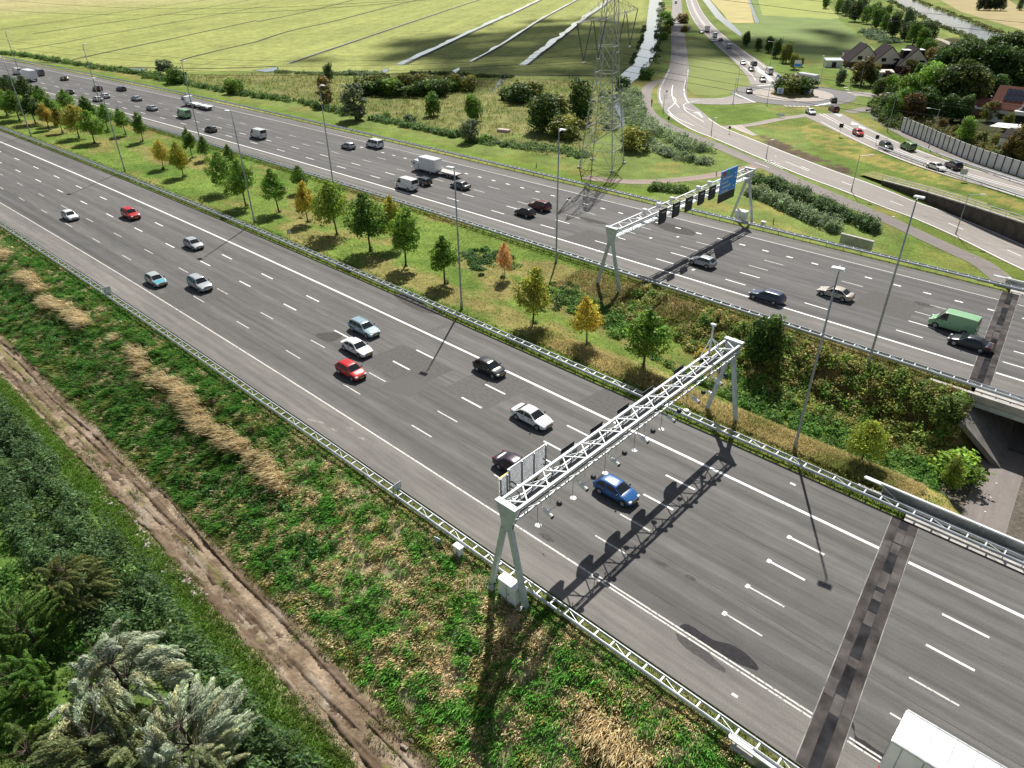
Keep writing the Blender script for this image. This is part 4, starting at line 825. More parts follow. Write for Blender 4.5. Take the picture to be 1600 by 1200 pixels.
# ------------------------------------------------------------------ pylon
feet = [pt(904, 261), pt(929, 249.5), pt(976, 255.5), pt(953, 270)]; pc = sum(feet)/4; tipL = at(900, 44, 27.8); tipR = at(999, 19, 27.8)
pdir = (tipR-tipL)[:2]; HALF = np.linalg.norm(pdir)/2; pdir /= np.linalg.norm(pdir); prz = math.atan2(pdir[1], pdir[0]); HW = np.mean([np.linalg.norm(f_[:2]-pc[:2]) for f_ in feet])/math.sqrt(2)*.98
root = empty('power_pylon', (pc[0], pc[1], pc[2]), prz, 'tall grey lattice power pylon on the grass beside the canal', 'pylon')
lev = [(0, HW), (4, HW*.9), (8.6, HW*.78), (14, HW*.64), (19.5, HW*.52), (24.5, HW*.43), (29.2, HW*.36), (33, HW*.31), (37, HW*.27), (41, HW*.22), (46, HW*.06)]
z0 = -pc[2]
ARM = 27.8-pc[2]; 
for sx_, sy_ in ((-1, -1), (1, -1), (1, 1), (-1, 1)):
    b = MB()
    for (za, wa), (zb_, wb) in zip(lev[:-1], lev[1:]): b.bar((sx_*wa, sy_*wa, za), (sx_*wb, sy_*wb, zb_), .17-.002*za)
    b.build('leg', M['pylon'], root); b = MB(); b.cbox((sx_*HW, sy_*HW, .05), (.9, .9, .6), .1); b.build('footing', M['concrete'], root)
b = MB()
for i, ((za, wa), (zb_, wb)) in enumerate(zip(lev[:-1], lev[1:])):
    cs = [(-1, -1), (1, -1), (1, 1), (-1, 1)]
    for k in range(4):
        (ax, ay), (bx, by) = cs[k], cs[(k+1) % 4]; t = .09 if i < 6 else .07
        if i == 0: 
            mx, my = (ax+bx)/2*wb, (ay+by)/2*wb
            b.bar((ax*wa, ay*wa, za), ((ax*.65+bx*.35)*wb, (ay*.65+by*.35)*wb, zb_), t); b.bar((bx*wa, by*wa, za), ((bx*.65+ax*.35)*wb, (by*.65+ay*.35)*wb, zb_), t)
        else: b.bar((ax*wa, ay*wa, za), (bx*wb, by*wb, zb_), t); b.bar((bx*wa, by*wa, za), (ax*wb, ay*wb, zb_), t)
        b.bar((ax*wb, ay*wb, zb_), (bx*wb, by*wb, zb_), t)
        for u in (.33, .66): 
            if i < 4: b.bar((ax*(wa+(wb-wa)*u), ay*(wa+(wb-wa)*u), za+(zb_-za)*u), ((ax+bx)/2*(wa+wb)/2, (ay+by)/2*(wa+wb)/2, (za+zb_)/2), .04)
b.build('lattice', M['pylon'], root)
INS = []
def arm(z, half, dep, wid, mm):
    b = MB()
    for s in (-1, 1):
        tip = (s*half, 0, z+.3); w0 = wid; base_x = s*wid
        for yy in (-1, 1):
            b.bar((base_x, yy*wid, z), tip, .09); b.bar((base_x, yy*wid, z+dep), tip, .06)
            n = 7
            for k in range(n):
                u = k/n; u2 = (k+1)/n
                def lo(u): return (base_x+(tip[0]-base_x)*u, yy*wid*(1-u), z+.3*u)
                def hi(u): return (base_x+(tip[0]-base_x)*u, yy*wid*(1-u), z+dep*(1-u)+.3*u)
                b.bar(lo(u), hi(u2), .035) if k % 2 == 0 else b.bar(hi(u), lo(u2), .035)
                b.bar(lo(u), hi(u), .03)
                if yy == 1: b.bar(lo(u), (lo(u2)[0], -lo(u2)[1], lo(u2)[2]), .04); b.bar((lo(u)[0], -lo(u)[1], lo(u)[2]), lo(u), .035)
    b.build('cross_arm', M['pylon'], root)
arm(ARM, HALF, 3.4, lev[6][1], 0); arm(ARM+10.5, HALF*.62, 2.6, lev[8][1], 0)
for s in (-1, 1):
    for xa, xb, xm in ((.98, .56, .77), (.52, .12, .32)):
        if xa > .9: zc = ARM-6.9
        else: zc = ARM-7.2
        b = MB()
        for xx in (xa, xb): b.tube((s*xx*HALF, 0, ARM+.2), (s*xm*HALF, 0, zc+.3), .11, .11, 6)
        iv = b.build('insulator', M['trim'] if False else simple('insulator_glass', (.07, .10, .09), .3) if 'ins' not in M else M['ins'], root); M['ins'] = iv.data.materials[0]
        b = MB(); b.cbox((s*xm*HALF, 0, zc), (.9, .35, .3), .05); b.build('clamp', M['pylon'], iv); INS.append((s*xm*HALF, zc))
    b = MB(); b.tube((s*.6*HALF, 0, ARM+10.6), (s*.6*HALF, 0, ARM+6.8), .09, .09, 6); iv = b.build('insulator', M['ins'], root); INS.append((s*.6*HALF, ARM+6.8))
wd = np.array([-pdir[1], pdir[0]]); k = 0
wl = ['outermost left', 'inner left', 'upper left', 'outermost right', 'inner right', 'upper right']
for (xa, zc) in INS:
    b = MB(); pts = []
    for sgn in (-1, 1):
        prev = None
        for i in range(0, 25):
            u = i/24; q = pc[:2]+pdir*xa+wd*sgn*u*330; z = pc[2]+zc-4*9.5*u*(1-u); cur = (q[0], q[1], z)
            if prev: b.tube(prev, cur, .03, n=4)
            prev = cur
    o = b.build('power_line', M['trim']); tag(o, '%s thin dark power cable strung from the lattice pylon' % wl[k], 'cable', 'power cables of the pylon'); k += 1

# concrete steps down the foreground slope
rs = random.Random(9); a0, a1 = at(734, 1004, -.9), at(630, 1162, -3.7); r = empty('slope_steps', (a0[0], a0[1], 0), math.atan2(a1[1]-a0[1], a1[0]-a0[0]), 'overgrown flight of narrow concrete steps down the foreground slope', 'steps'); Ls = np.linalg.norm((a1-a0)[:2]); ns_ = 24
for k in range(ns_):
    u = k/(ns_-1); x, y = a0[0]+(a1[0]-a0[0])*u, a0[1]+(a1[1]-a0[1])*u; b = MB(); b.cbox((Ls*u, rs.uniform(-.06, .06), float(land(x, y))+rs.uniform(-.05, .05)), (.22, rs.uniform(.55, .8), .22), .02); (b.build('tread', M['old_step'] if 'old_step' in M else M.setdefault('old_step', simple('weathered_step', (.27, .23, .18), .9, 0., .3, 3.)), r) if k % 5 not in (2,) and not 8 < k < 15 else None)
# rubble at the edge of the track
rs = random.Random(8); b = MB()
for k in range(150):
    u = rs.random(); x = -66+20*u+rs.uniform(-1, 1); t = 11.15+.3*math.sin(x*.5)+rs.gauss(0, .22); s_ = rs.uniform(.05, .17); b.cbox((x, t-sh(x), -4.02+s_*.3), (s_*2, s_*1.3, s_*.9), .04, rs.uniform(0, 3))
tag(b.build('rubble', simple('broken_concrete', (.36, .33, .29), .9, 0., .3, 5.)), kind='stuff')
# ------------------------------------------------------------------ vehicles
def loft(b, secs):
    n = len(secs[0]); base = len(b.v); V = [p for s in secs for p in s]
    fs = [(i*n+k, i*n+(k+1) % n, (i+1)*n+(k+1) % n, (i+1)*n+k) for i in range(len(secs)-1) for k in range(n)]
    fs += [tuple(range(n-1, -1, -1)), tuple((len(secs)-1)*n+k for k in range(n))]; b.add(V, fs)
def ip(x, prof): return float(np.interp(x, [p[0] for p in prof], [p[1] for p in prof]))
CARS = {
 # L, W, roof, belt, zb, rear bottom x, rear top x, screen top x, screen bottom x, rear deck height, hood height, side windows, base ratio, top ratio
 'hatchback': dict(L=4.05, W=1.78, H=1.47, belt=.93, rb=-1.98, rt=-1.35, wt=.28, wb=1.02, deck=.92, hood=.88, side=((-1.5, -.62), (-.54, .78))),
 'saloon': dict(L=4.65, W=1.84, H=1.43, belt=.92, rb=-1.75, rt=-.95, wt=.35, wb=1.12, deck=.96, hood=.84, side=((-1.4, -.42), (-.34, .86))),
 'estate': dict(L=4.75, W=1.84, H=1.47, belt=.93, rb=-2.28, rt=-1.85, wt=.30, wb=1.05, deck=.92, hood=.86, side=((-1.95, -1.25), (-1.18, -.42), (-.34, .80))),
 'suv': dict(L=4.55, W=1.90, H=1.70, belt=1.08, rb=-2.20, rt=-1.75, wt=.35, wb=1.02, deck=1.05, hood=1.03, side=((-1.85, -1.2), (-1.12, -.36), (-.28, .78)), zb=.30),
 'small_van': dict(L=4.45, W=1.84, H=1.84, belt=1.08, rb=-2.22, rt=-2.08, wt=.62, wb=1.32, deck=1.05, hood=1.02, side=((.05, 1.02),), wtr=.84, wbr=.95),
 'van': dict(L=5.35, W=1.98, H=2.30, belt=1.25, rb=-2.66, rt=-2.55, wt=1.12, wb=1.90, deck=1.2, hood=1.12, side=((.62, 1.55),), wtr=.86, wbr=.97),
 'minibus': dict(L=5.0, W=1.92, H=1.98, belt=1.12, rb=-2.48, rt=-2.30, wt=.98, wb=1.75, deck=1.08, hood=1.05, side=((-2.05, -1.1), (-1.0, .05), (.15, 1.35)), wtr=.82, wbr=.95),
}
CAT = {'hatchback': 'car', 'saloon': 'car', 'estate': 'car', 'suv': 'car', 'small_van': 'van', 'van': 'van', 'minibus': 'van'}
PROTO = {}
def wheels(root, xs, y, r, w=.22):
    for x in xs:
        for s in (-1, 1):
            b = MB(); n = 16
            pr = [(r*.60, -w/2), (r*.93, -w/2), (r, -w/2+.03), (r, w/2-.03), (r*.93, w/2), (r*.60, w/2)]
            b.lathe((0, 0, 0), pr, n); me = b.mesh('wheel', M['tyre'], True); me.transform(Matrix.Rotation(math.pi/2, 4, 'X')); o = link('wheel', me, root); o.location = (x, s*y, r)
            b = MB(); b.lathe((0, 0, 0), [(.04, 0), (r*.62, 0), (r*.62, .02), (r*.5, .015), (r*.15, .03), (.03, .04)], 12); me = b.mesh('rim', M['rim']); me.transform(Matrix.Translation((0, s*(w/2-.005), 0)) @ Matrix.Rotation(-s*math.pi/2, 4, 'X')); link('rim', me, o)
def make_car(kind):
    S = CARS[kind]; L, W, H, belt = S['L'], S['W'], S['H'], S['belt']; h = L/2; w = W/2; zb = S.get('zb', .22); wbr = S.get('wbr', .90); wtr = S.get('wtr', .70)
    root = empty('parked_prototype'); tall = S['H'] > 1.75
    zt = [(-h, .60), (-h+.05, .80), (-h+.16, S['deck']-.06), (-h+.40, S['deck']), (S['rb']+.3, belt+.0), (S['wb'], belt+.01), (S['wb']+.25, S['hood']+.03), (h-.55, S['hood']-.05), (h-.16, S['hood']-.20), (h-.04, .58), (h, .50)]
    hw = [(-h, .78 if not tall else .9), (-h+.14, .92 if not tall else .97), (-h+.7, 1.), (h-1.0, 1.), (h-.45, .95), (h-.14, .82), (h, .64)]
    zbp = [(-h, zb+.14), (-h+.4, zb), (h-.5, zb), (h, zb+.10)]
    xs = sorted(set([p[0] for p in zt]+[p[0] for p in hw]+list(np.linspace(-h+.5, h-.6, 9))))
    secs = []
    for x in xs:
        y, a, c_ = ip(x, hw)*w, ip(x, zbp), ip(x, zt); hh = c_-a
        half = [(y*.80, a), (y*.965, a+.10*hh), (y, a+.35*hh), (y*.99, a+.72*hh), (y*.955, c_-.05*hh), (y*.86, c_), (y*.45, c_+.018)]
        secs.append([(x, q, z) for q, z in half]+[(x, 0, c_+.022)]+[(x, -q, z) for q, z in reversed(half)])
    b = MB(); loft(b, secs); 
    rz = [(S['rb'], belt-.02), (S['rt'], H-.06), (S['rt']+.35, H-.015), ((S['rt']+S['wt'])/2, H), (S['wt']-.25, H-.02), (S['wt'], H-.07), (S['wb'], belt-.0)]
    def yz(z): return w*(wbr+(wtr-wbr)*max(0, min(1, (z-belt)/(H-belt))))
    gxs = sorted(set([p[0] for p in rz]+list(np.linspace(S['rb'], S['wb'], 13)))); secs = []
    for x in gxs:
        r_ = ip(x, rz); r_ = max(r_, belt-.01); mid = belt+(r_-belt)*.55
        half = [(yz(belt), belt-.08), (yz(mid)+.015, mid), (yz(r_)+.0, max(belt-.07, r_-.05)), (yz(r_)*.9, r_-.012), (yz(r_)*.5, r_+.008)]
        secs.append([(x, q, z) for q, z in half]+[(x, 0, r_+.012)]+[(x, -q, z) for q, z in reversed(half)])
    loft(b, secs); body = b.build('body', M['paint'], root, smooth=False)
    try: body.data.set_sharp_from_angle(angle=math.radians(38))
    except Exception: pass
    body.data.polygons.foreach_set('use_smooth', [True]*len(body.data.polygons))
    # glass
    def screen(name, xa, xb, lo, hi):
        b = MB(); n = 5; V = []
        for i in range(n):
            u = lo+(hi-lo)*i/(n-1); x = xa+(xb-xa)*u; z = ip(x, rz); y = yz(z)*.88
            dx = .012 if xa > 0 else -.012
            for q in (-1, -.5, 0, .5, 1): V.append((x+dx, y*q, z+.026-.022*abs(q)**2))
        b.add(V, [(i*5+k, i*5+k+1, (i+1)*5+k+1, (i+1)*5+k) for i in range(n-1) for k in range(4)]); b.build(name, M['glass'], root)
    screen('windscreen', S['wb'], S['wt'], .06, .95); screen('rear_window', S['rb'], S['rt'], .22 if tall else .12, .90)
    for a, c_ in S['side']:
        for s in (-1, 1):
            b = MB(); V = []; n = 6
            for i in range(n):
                x = a+(c_-a)*i/(n-1); top = ip(x, rz)-.085; bot = min(belt+.05, top-.02)
                for z in (bot, (bot+top)/2, top): V.append((x, s*(yz(z)+.022), z))
            b.add(V, [(i*3+k, i*3+k+1, (i+1)*3+k+1, (i+1)*3+k) for i in range(n-1) for k in (0, 1)]); b.build('side_window', M['glass'], root)
    r = .33 if not tall else .35; wx = (-L*.285, L*.315); wheels(root, wx, w-.10, r)
    for x in wx:
        for s in (-1, 1): b = MB(); b.tube((x, s*(w-.28), r+.01), (x, s*(w+.004), r+.01), r+.055, n=18); b.build('wheel_arch', M['trim'], root)
    b = MB(); b.box((0, 0, zb+.04), (L*.86, W*.86, .1)); b.box((h-.02, 0, .42), (.07, W*.55, .13)); b.box((-h+.03, 0, .44), (.09, W*.66, .13))
    for s in (-1, 1): b.box((0, s*(w-.015), zb+.09), (L*.40, .04, .09))
    b.build('bumper_trim', M['trim'], root)
    for s in (-1, 1):
        b = MB(); b.cbox((h-.17, s*w*.66, S['hood']-.24), (.30, .34, .13), .04); b.build('headlight', M['lamp_white'], root)
        b = MB(); b.cbox((-h+.10, s*w*.74, S['deck']-.14 if not tall else 1.05), (.16, .24, .18 if not tall else .42), .04); b.build('tail_light', M['lamp_red'], root)
        b = MB(); b.cbox((S['wb']-.28, s*(w+.09), belt+.08), (.12, .20, .14), .03); b.build('wing_mirror', M['trim'], root)
    for s in (-1, 1):
        b = MB()
        for x in (S['wb']-.12, (S['rt']+S['wt'])/2-.05, (S['rt']+S['wt'])/2-.98): b.box((x, s*(w*.985), (belt+zb)/2+.1), (.018, .05, belt-zb-.26))
        b.box((S['wb']-.75, s*(w+.0), belt-.14), (.17, .05, .035)); b.box((S['wb']-1.7, s*(w+.0), belt-.14), (.17, .05, .035)); b.build('door_seam', M['trim'], root)
    b = MB(); b.cbox((h-.05, 0, S['hood']-.26), (.09, W*.42, .10), .02); b.build('grille', M['trim'], root)
    b = MB(); b.box((h+.012, 0, .46), (.02, .5, .11)); b.box((-h-.0, 0, .62), (.03, .5, .11)); b.build('number_plate', M['plate'], root)
    if kind in ('estate', 'suv'):
        b = MB()
        for s in (-1, 1): b.bar((S['rt']+.1, s*yz(H)*.86, H+.03), (S['wt']-.2, s*yz(H)*.86, H+.03), .03)
        b.build('roof_rail', M['steel'], root)
    return root
def cab(root, x0, x1, w, h, zb, mat):
    b = MB(); hw = w/2; pr = [(x0, zb), (x0, h-.05), (x0+.1, h), (x1-.45, h), (x1-.12, h-.55), (x1, zb+.9), (x1, zb)]
    b.extr([(x, -hw, z) for x, z in pr], (0, w, 0)); o = b.build('cab', mat, root); 
    b = MB(); b.add([(x1-.14+.02, -hw+.12, h-.56), (x1+.015, -hw+.1, zb+.95), (x1+.015, hw-.1, zb+.95), (x1-.14+.02, hw-.12, h-.56)], [(0, 1, 2, 3)]); b.build('windscreen', M['glass'], root)
    for s in (-1, 1):
        b = MB(); b.add([(x1-.85, s*(hw+.01), zb+.95), (x1-.08, s*(hw+.01), zb+.95), (x1-.25, s*(hw+.01), h-.6), (x1-.85, s*(hw+.01), h-.6)], [(0, 1, 2, 3)]); b.build('side_window', M['glass'], root)
        b = MB(); b.cbox((x1+.01, s*(hw-.3), zb+.35), (.08, .36, .18), .03); b.build('headlight', M['lamp_white'], root)
        b = MB(); b.cbox((x1-.1, s*(hw+.18), zb+1.4), (.12, .2, .42), .03); b.build('wing_mirror', M['trim'], root)
    b = MB(); b.cbox((x1-.02, 0, zb+.12), (.14, w*.96, .3), .04); b.build('bumper', M['trim'], root)
def make_truck(kind):
    root = empty('proto_'+kind)
    if kind == 'box_truck':
        cab(root, 1.6, 3.4, 2.1, 2.25, .45, M['paint']); b = MB(); b.cbox((-1.05, 0, 1.9), (4.9, 2.2, 2.5), .05); bx = b.build('cargo_box', M['paint'], root); b = MB(); b.box((-3.51, 0, 1.9), (.02, 2.0, 2.3)); b.build('rear_door', M['white'], bx)
        b = MB(); b.box((-.6, 0, .55), (5.6, .9, .22)); b.build('chassis', M['trim'], root); wheels(root, (2.4, -2.1), .88, .38, .26)
    elif kind == 'lorry':
        cab(root, 2.9, 4.9, 2.45, 3.0, .6, M['paint']); b = MB(); b.cbox((-1., 0, 2.35), (7.4, 2.5, 2.8), .05); bx = b.build('cargo_box', M['paint'], root); b = MB(); b.box((-4.71, 0, 2.3), (.02, 2.3, 2.6)); b.build('rear_door', M['white'], bx)
        b = MB(); b.box((-.3, 0, .8), (8.6, .9, .26)); b.build('chassis', M['trim'], root); wheels(root, (3.7, -2.6), 1.0, .48, .32)
    elif kind == 'flatbed':
        cab(root, 1.3, 3.1, 2.1, 2.25, .45, M['paint']); b = MB(); b.box((-1.2, 0, .98), (5., 2.2, .14)); bd = b.build('load_bed', simple('timber_bed', (.34, .26, .2), .8, 0., .2), root); b = MB()
        for q in ((-1.2, 1.1, 5., .05), (-1.2, -1.1, 5., .05), (-3.7, 0, .05, 2.2), (1.3, 0, .05, 2.2)): b.box((q[0], q[1], 1.2), (q[2], q[3], .36))
        b.build('side_board', M['steel'], bd); b = MB(); b.box((-.6, 0, .6), (5.6, .9, .22)); b.build('chassis', M['trim'], root); wheels(root, (2.1, -2.1), .88, .38, .26)
    elif kind == 'flat_trailer':
        b = MB(); b.box((0, 0, .78), (5.6, 2.2, .14)); bd = b.build('load_bed', M['bed'] if 'bed' in M else M.setdefault('bed', simple('plywood_bed', (.55, .50, .46), .8, 0., .15)), root); b = MB()
        for y in (-1.09, 1.09): b.box((0, y, .90), (5.6, .05, .14))
        b.build('side_board', M['steel'], bd); b = MB(); b.bar((2.8, -.6, .6), (4.1, 0, .5), .1); b.bar((2.8, .6, .6), (4.1, 0, .5), .1); b.box((0, 0, .62), (5.3, 1.2, .14)); b.build('drawbar', M['trim'], root); wheels(root, (-.5, -1.25), .95, .33, .22)
        for s in (-1, 1): b = MB(); b.box((-2.82, s*.9, .72), (.05, .3, .12)); b.build('tail_light', M['lamp_red'], root)
    elif kind == 'car_transporter':
        cab(root, 4.3, 6.2, 2.45, 2.7, .5, M['paint'])
        for x0, x1 in ((-1.3, 3.9), (-7.6, -2.0)):
            b = MB(); b.box(((x0+x1)/2, 0, .95), (x1-x0, 2.4, .16)); d = b.build('load_bed', M['white'], root); b = MB()
            for y in (-1.2, 1.2): b.box(((x0+x1)/2, y, 1.1), (x1-x0, .06, .24))
            b.build('side_board', M['white_steel'], d)
        b = MB(); b.box((1.6, 0, .7), (7.4, .9, .26)); b.box((-4.8, 0, .7), (5.4, .9, .22)); b.bar((-1.3, 0, .6), (-2.2, 0, .6), .14); b.build('chassis', M['trim'], root); wheels(root, (5.2, .4, -4.4, -5.5), 1.0, .45, .3)
    elif kind == 'semi_trailer':
        b = MB(); b.cbox((0, 0, 2.55), (13.6, 2.55, 2.75), .05); bx = b.build('cargo_box', M['paint'], root); b = MB()
        for s in (-1, 1):
            b.box((0, s*1.285, 1.22), (13.6, .03, .12)); b.box((0, s*1.28, 3.88), (13.6, .04, .1))
            for k in range(12): b.box((-6.2+k*1.12, s*1.279, 2.5), (.06, .02, 2.5))
        b.build('side_rail', M['steel'], bx); b = MB()
        for k in range(13): b.box((-6.3+k*1.05, 0, 3.93), (.05, 2.5, .02))
        for s in (-1, 1): b.box((0, s*1.22, 3.935), (13.5, .09, .03))
        b.build('roof_seam', M['steel'], bx); b = MB()
        for s in (-1, 1): b.box((-6.815, s*.62, 2.55), (.03, 1.2, 2.6))
        b.build('rear_door', M['white'], bx); b = MB()
        for y in (-.9, -.3, .3, .9): b.tube((-6.85, y, 1.3), (-6.85, y, 3.8), .02, n=6)
        b.build('lock_rod', M['steel'], bx); b = MB(); b.box((0, 0, .98), (13., 1., .3)); b.box((-6.6, 0, .55), (.12, 2.3, .14)); b.build('chassis', M['trim'], root)
        b = MB()
        for s in (-1, 1): b.box((.4, s*1.2, .75), (5.2, .04, .6))
        b.build('side_guard', M['steel'], root); wheels(root, (-5., -3.7, -2.4), 1.05, .5, .36)
        for s in (-1, 1): b = MB(); b.box((-6.84, s*1., .8), (.05, .4, .14)); b.build('tail_light', M['lamp_red'], root)
        cab(root, 6.7, 8.9, 2.5, 3.7, .7, M['paint']); wheels(root, (7.9, 5.6), 1.05, .5, .34)
    return root
TCAT = {'box_truck': 'lorry', 'lorry': 'lorry', 'flatbed': 'lorry', 'flat_trailer': 'trailer', 'car_transporter': 'lorry', 'semi_trailer': 'lorry'}
NAME = {'hatchback': 'hatchback_car', 'saloon': 'saloon_car', 'estate': 'estate_car', 'suv': 'suv_car', 'small_van': 'small_van', 'van': 'delivery_van', 'minibus': 'minibus', 'box_truck': 'box_truck', 'lorry': 'lorry', 'flatbed': 'flatbed_truck', 'flat_trailer': 'flat_trailer', 'car_transporter': 'car_transporter', 'semi_trailer': 'articulated_lorry'}
def vehicle(kind, col, loc, rz, label, group):
    if kind not in PROTO: r = make_car(kind) if kind in CARS else make_truck(kind); PROTO[kind] = r
    else: r = copy_tree(PROTO[kind])
    r.name = NAME[kind]; r.location = [float(v) for v in loc]; r.rotation_euler = (0, 0, rz); tag(r, label, CAT.get(kind) or TCAT[kind], group)
    for ch in r.children_recursive:
        if ch.type == 'MESH' and ch.data.materials and ch.data.materials[0] == M['paint']: ch.color = (*col, 1)
    return r
WHT = (.72, .73, .74); SIL = (.40, .43, .46); GRY = (.13, .14, .15); DRK = (.022, .025, .035); BLK = (.012, .012, .015); RED = (.50, .012, .012); DRD = (.13, .012, .018); LBL = (.26, .38, .44); BLU = (.02, .11, .32); NVY = (.025, .045, .11); BEI = (.48, .44, .36); GRN = (.24, .47, .25); OLV = (.12, .24, .07); PUR = (.03, .012, .03)
def near(kind, col, px, py, label, h=.7, bonnet=None):
    p = at(px, py, h); dy = -2*1.3e-4*(p[0]+40) if p[0] < -40 else 0.
    vehicle(kind, col, (p[0], p[1], .006), math.atan(dy), label, 'traffic on the nearer carriageway')
    if bonnet:
        S = CARS[kind]; hh = S['L']/2; w = S['W']/2; r = [o for o in COL.objects if o.get('label') == label][0]; zz = lambda x: float(np.interp(x, [S['wb'], S['wb']+.25, hh-.55, hh-.16], [S['belt']+.01, S['hood']+.03, S['hood']-.05, S['hood']-.2]))+.034
        V = [(x, y*w, zz(x)-.012*abs(y)) for x in np.linspace(S['wb']+.16, hh-.2, 6) for y in (-.82, -.4, 0, .4, .82)]; b = MB(); b.add(V, [(i*5+k, i*5+k+1, (i+1)*5+k+1, (i+1)*5+k) for i in range(5) for k in range(4)]); o = b.build('bonnet', M['paint'], r); o.color = (*bonnet, 1)
def farv(kind, col, px, py, label, h=.75):
    p = at(px, py, h); dy = -2*1.3e-4*(p[0]+40) if p[0] < -40 else 0.
    vehicle(kind, col, (p[0], p[1], .006), math.pi+math.atan(dy), label, 'traffic on the farther carriageway')
near('hatchback', WHT, 109, 336, 'small white hatchback alone at the far left of the nearer carriageway')
near('suv', RED, 204, 334, 'red car with red roof behind the silver one, upper left of the nearer carriageway')
near('hatchback', SIL, 302, 380, 'silver hatchback ahead of the red car, nearest the solid white line')
near('hatchback', (.42, .47, .47), 243, 436, 'pale silver car with a turquoise bonnet in the lane beside the hard shoulder', bonnet=(.03, .36, .46))
near('suv', SIL, 312, 443, 'silver off-roader alongside the car with the turquoise bonnet')
near('estate', LBL, 569, 511, 'pale blue estate car leading beside the white car and the red car')
near('saloon', WHT, 557, 541, 'white saloon between the pale blue estate and the bright red hatchback')
near('hatchback', RED, 548, 577, 'bright red hatchback beside the white saloon in mid motorway')
near('hatchback', BLK, 765, 573, 'black hatchback in the lane next to the solid white line')
near('saloon', WHT, 831, 649, 'white saloon just before the camera gantry')
near('saloon', PUR, 806, 727, 'dark plum car half hidden behind the louvred board of the gantry')
near('hatchback', BLU, 963, 764, 'bright blue hatchback passing under the camera gantry')
p = at(1418, 1108, 3.95); rear = np.array([p[0], 0, 0]); p2 = at(1418, 1108, 3.92)
vehicle('semi_trailer', (.80, .78, .74), (p2[0]+6.8, p2[1]-1.28, .006), 0, 'long white lorry cut off by the bottom right corner', 'traffic on the nearer carriageway')
for a in (('van', WHT, 27, 111, 'white van at the left edge in front of the white lorry', 1.1), ('lorry', WHT, 45, 117, 'white box lorry at the upper left edge', 1.9), ('van', GRY, 61, 113, 'dark grey van beside the white box lorry', 1.1), ('hatchback', (.05, .04, .01), 100, 122, 'dark olive car following the grey van in the middle lane'), ('hatchback', BLK, 108, 143, 'black car half hidden behind the crown of a median tree'), ('suv', DRD, 152, 138, 'dark red car beside the pair of small white cars'), ('estate', DRK, 189, 138, 'dark estate car in the outer lane right of the dark red car'), ('hatchback', WHT, 152, 154, 'small white car nearest to the median beside the dark red one'), ('hatchback', WHT, 164, 149, 'white car just ahead of the dark red one'), ('saloon', SIL, 213, 153, 'silver white car alone in the middle lane, left'), ('saloon', SIL, 237, 168, 'silver white car following towards the green van, in the lane by the white line'),
          ('hatchback', BLK, 291, 151, 'black car in the outer lane beside the car transporter'), ('car_transporter', WHT, 308, 161, 'white car transporter with two empty white beds', 1.2), ('van', GRN, 287, 177, 'light green van beside the car transporter', 1.1), ('hatchback', DRK, 329, 201, 'dark blue car near the median behind a lamp post'), ('van', (.66, .67, .67), 403, 209, 'white van near the solid white line, right of the dark blue car', 1.), ('hatchback', SIL, 544, 227, 'silver hatchback alongside the white minibus'), ('minibus', WHT, 585, 224, 'white minibus near the outer edge line', .9), ('box_truck', WHT, 667, 258, 'white box van ahead of a flat trailer', 1.4), ('van', WHT, 635, 288, 'white van by the solid line beside the dark estate', .9), ('estate', BLK, 659, 282, 'black estate overtaking beside the white van'), ('flat_trailer', WHT, 702, 269, 'flat trailer with bare boards towed behind the white box van', .8), ('saloon', GRY, 719, 288, 'dark grey saloon behind the flat trailer'),
          ('hatchback', BLK, 820, 330, 'black hatchback nearest the solid white line, one of a pair'), ('suv', DRD, 843, 321, 'dark red off-roader, the farther of the pair before the gantry'), ('hatchback', SIL, 1098, 407, 'silver hatchback in the shadow of the route sign gantry'), ('estate', NVY, 1199, 461, 'dark blue estate close to the solid white line'), ('saloon', BEI, 1306, 456, 'beige saloon between two lamp posts'), ('van', GRN, 1491, 502, 'light green delivery van at the expansion joint', 1.1), ('saloon', DRK, 1517, 533, 'dark saloon beside the light green delivery van')):
    farv(*a)
SG = 'traffic on the side road and roundabout'
def loc(kind, col, px, py, to, label, h=.7):
    z = pt(px, py)[2]; p = at(px, py, z+h); q = pt(*to); a0 = pt(px, py); vehicle(kind, col, (p[0], p[1], z+.09), math.atan2(q[1]-a0[1], q[0]-a0[0]), label, SG)
loc('small_van', WHT, 1056, 4, (1057, -10), 'white van on the narrow road along the canal')
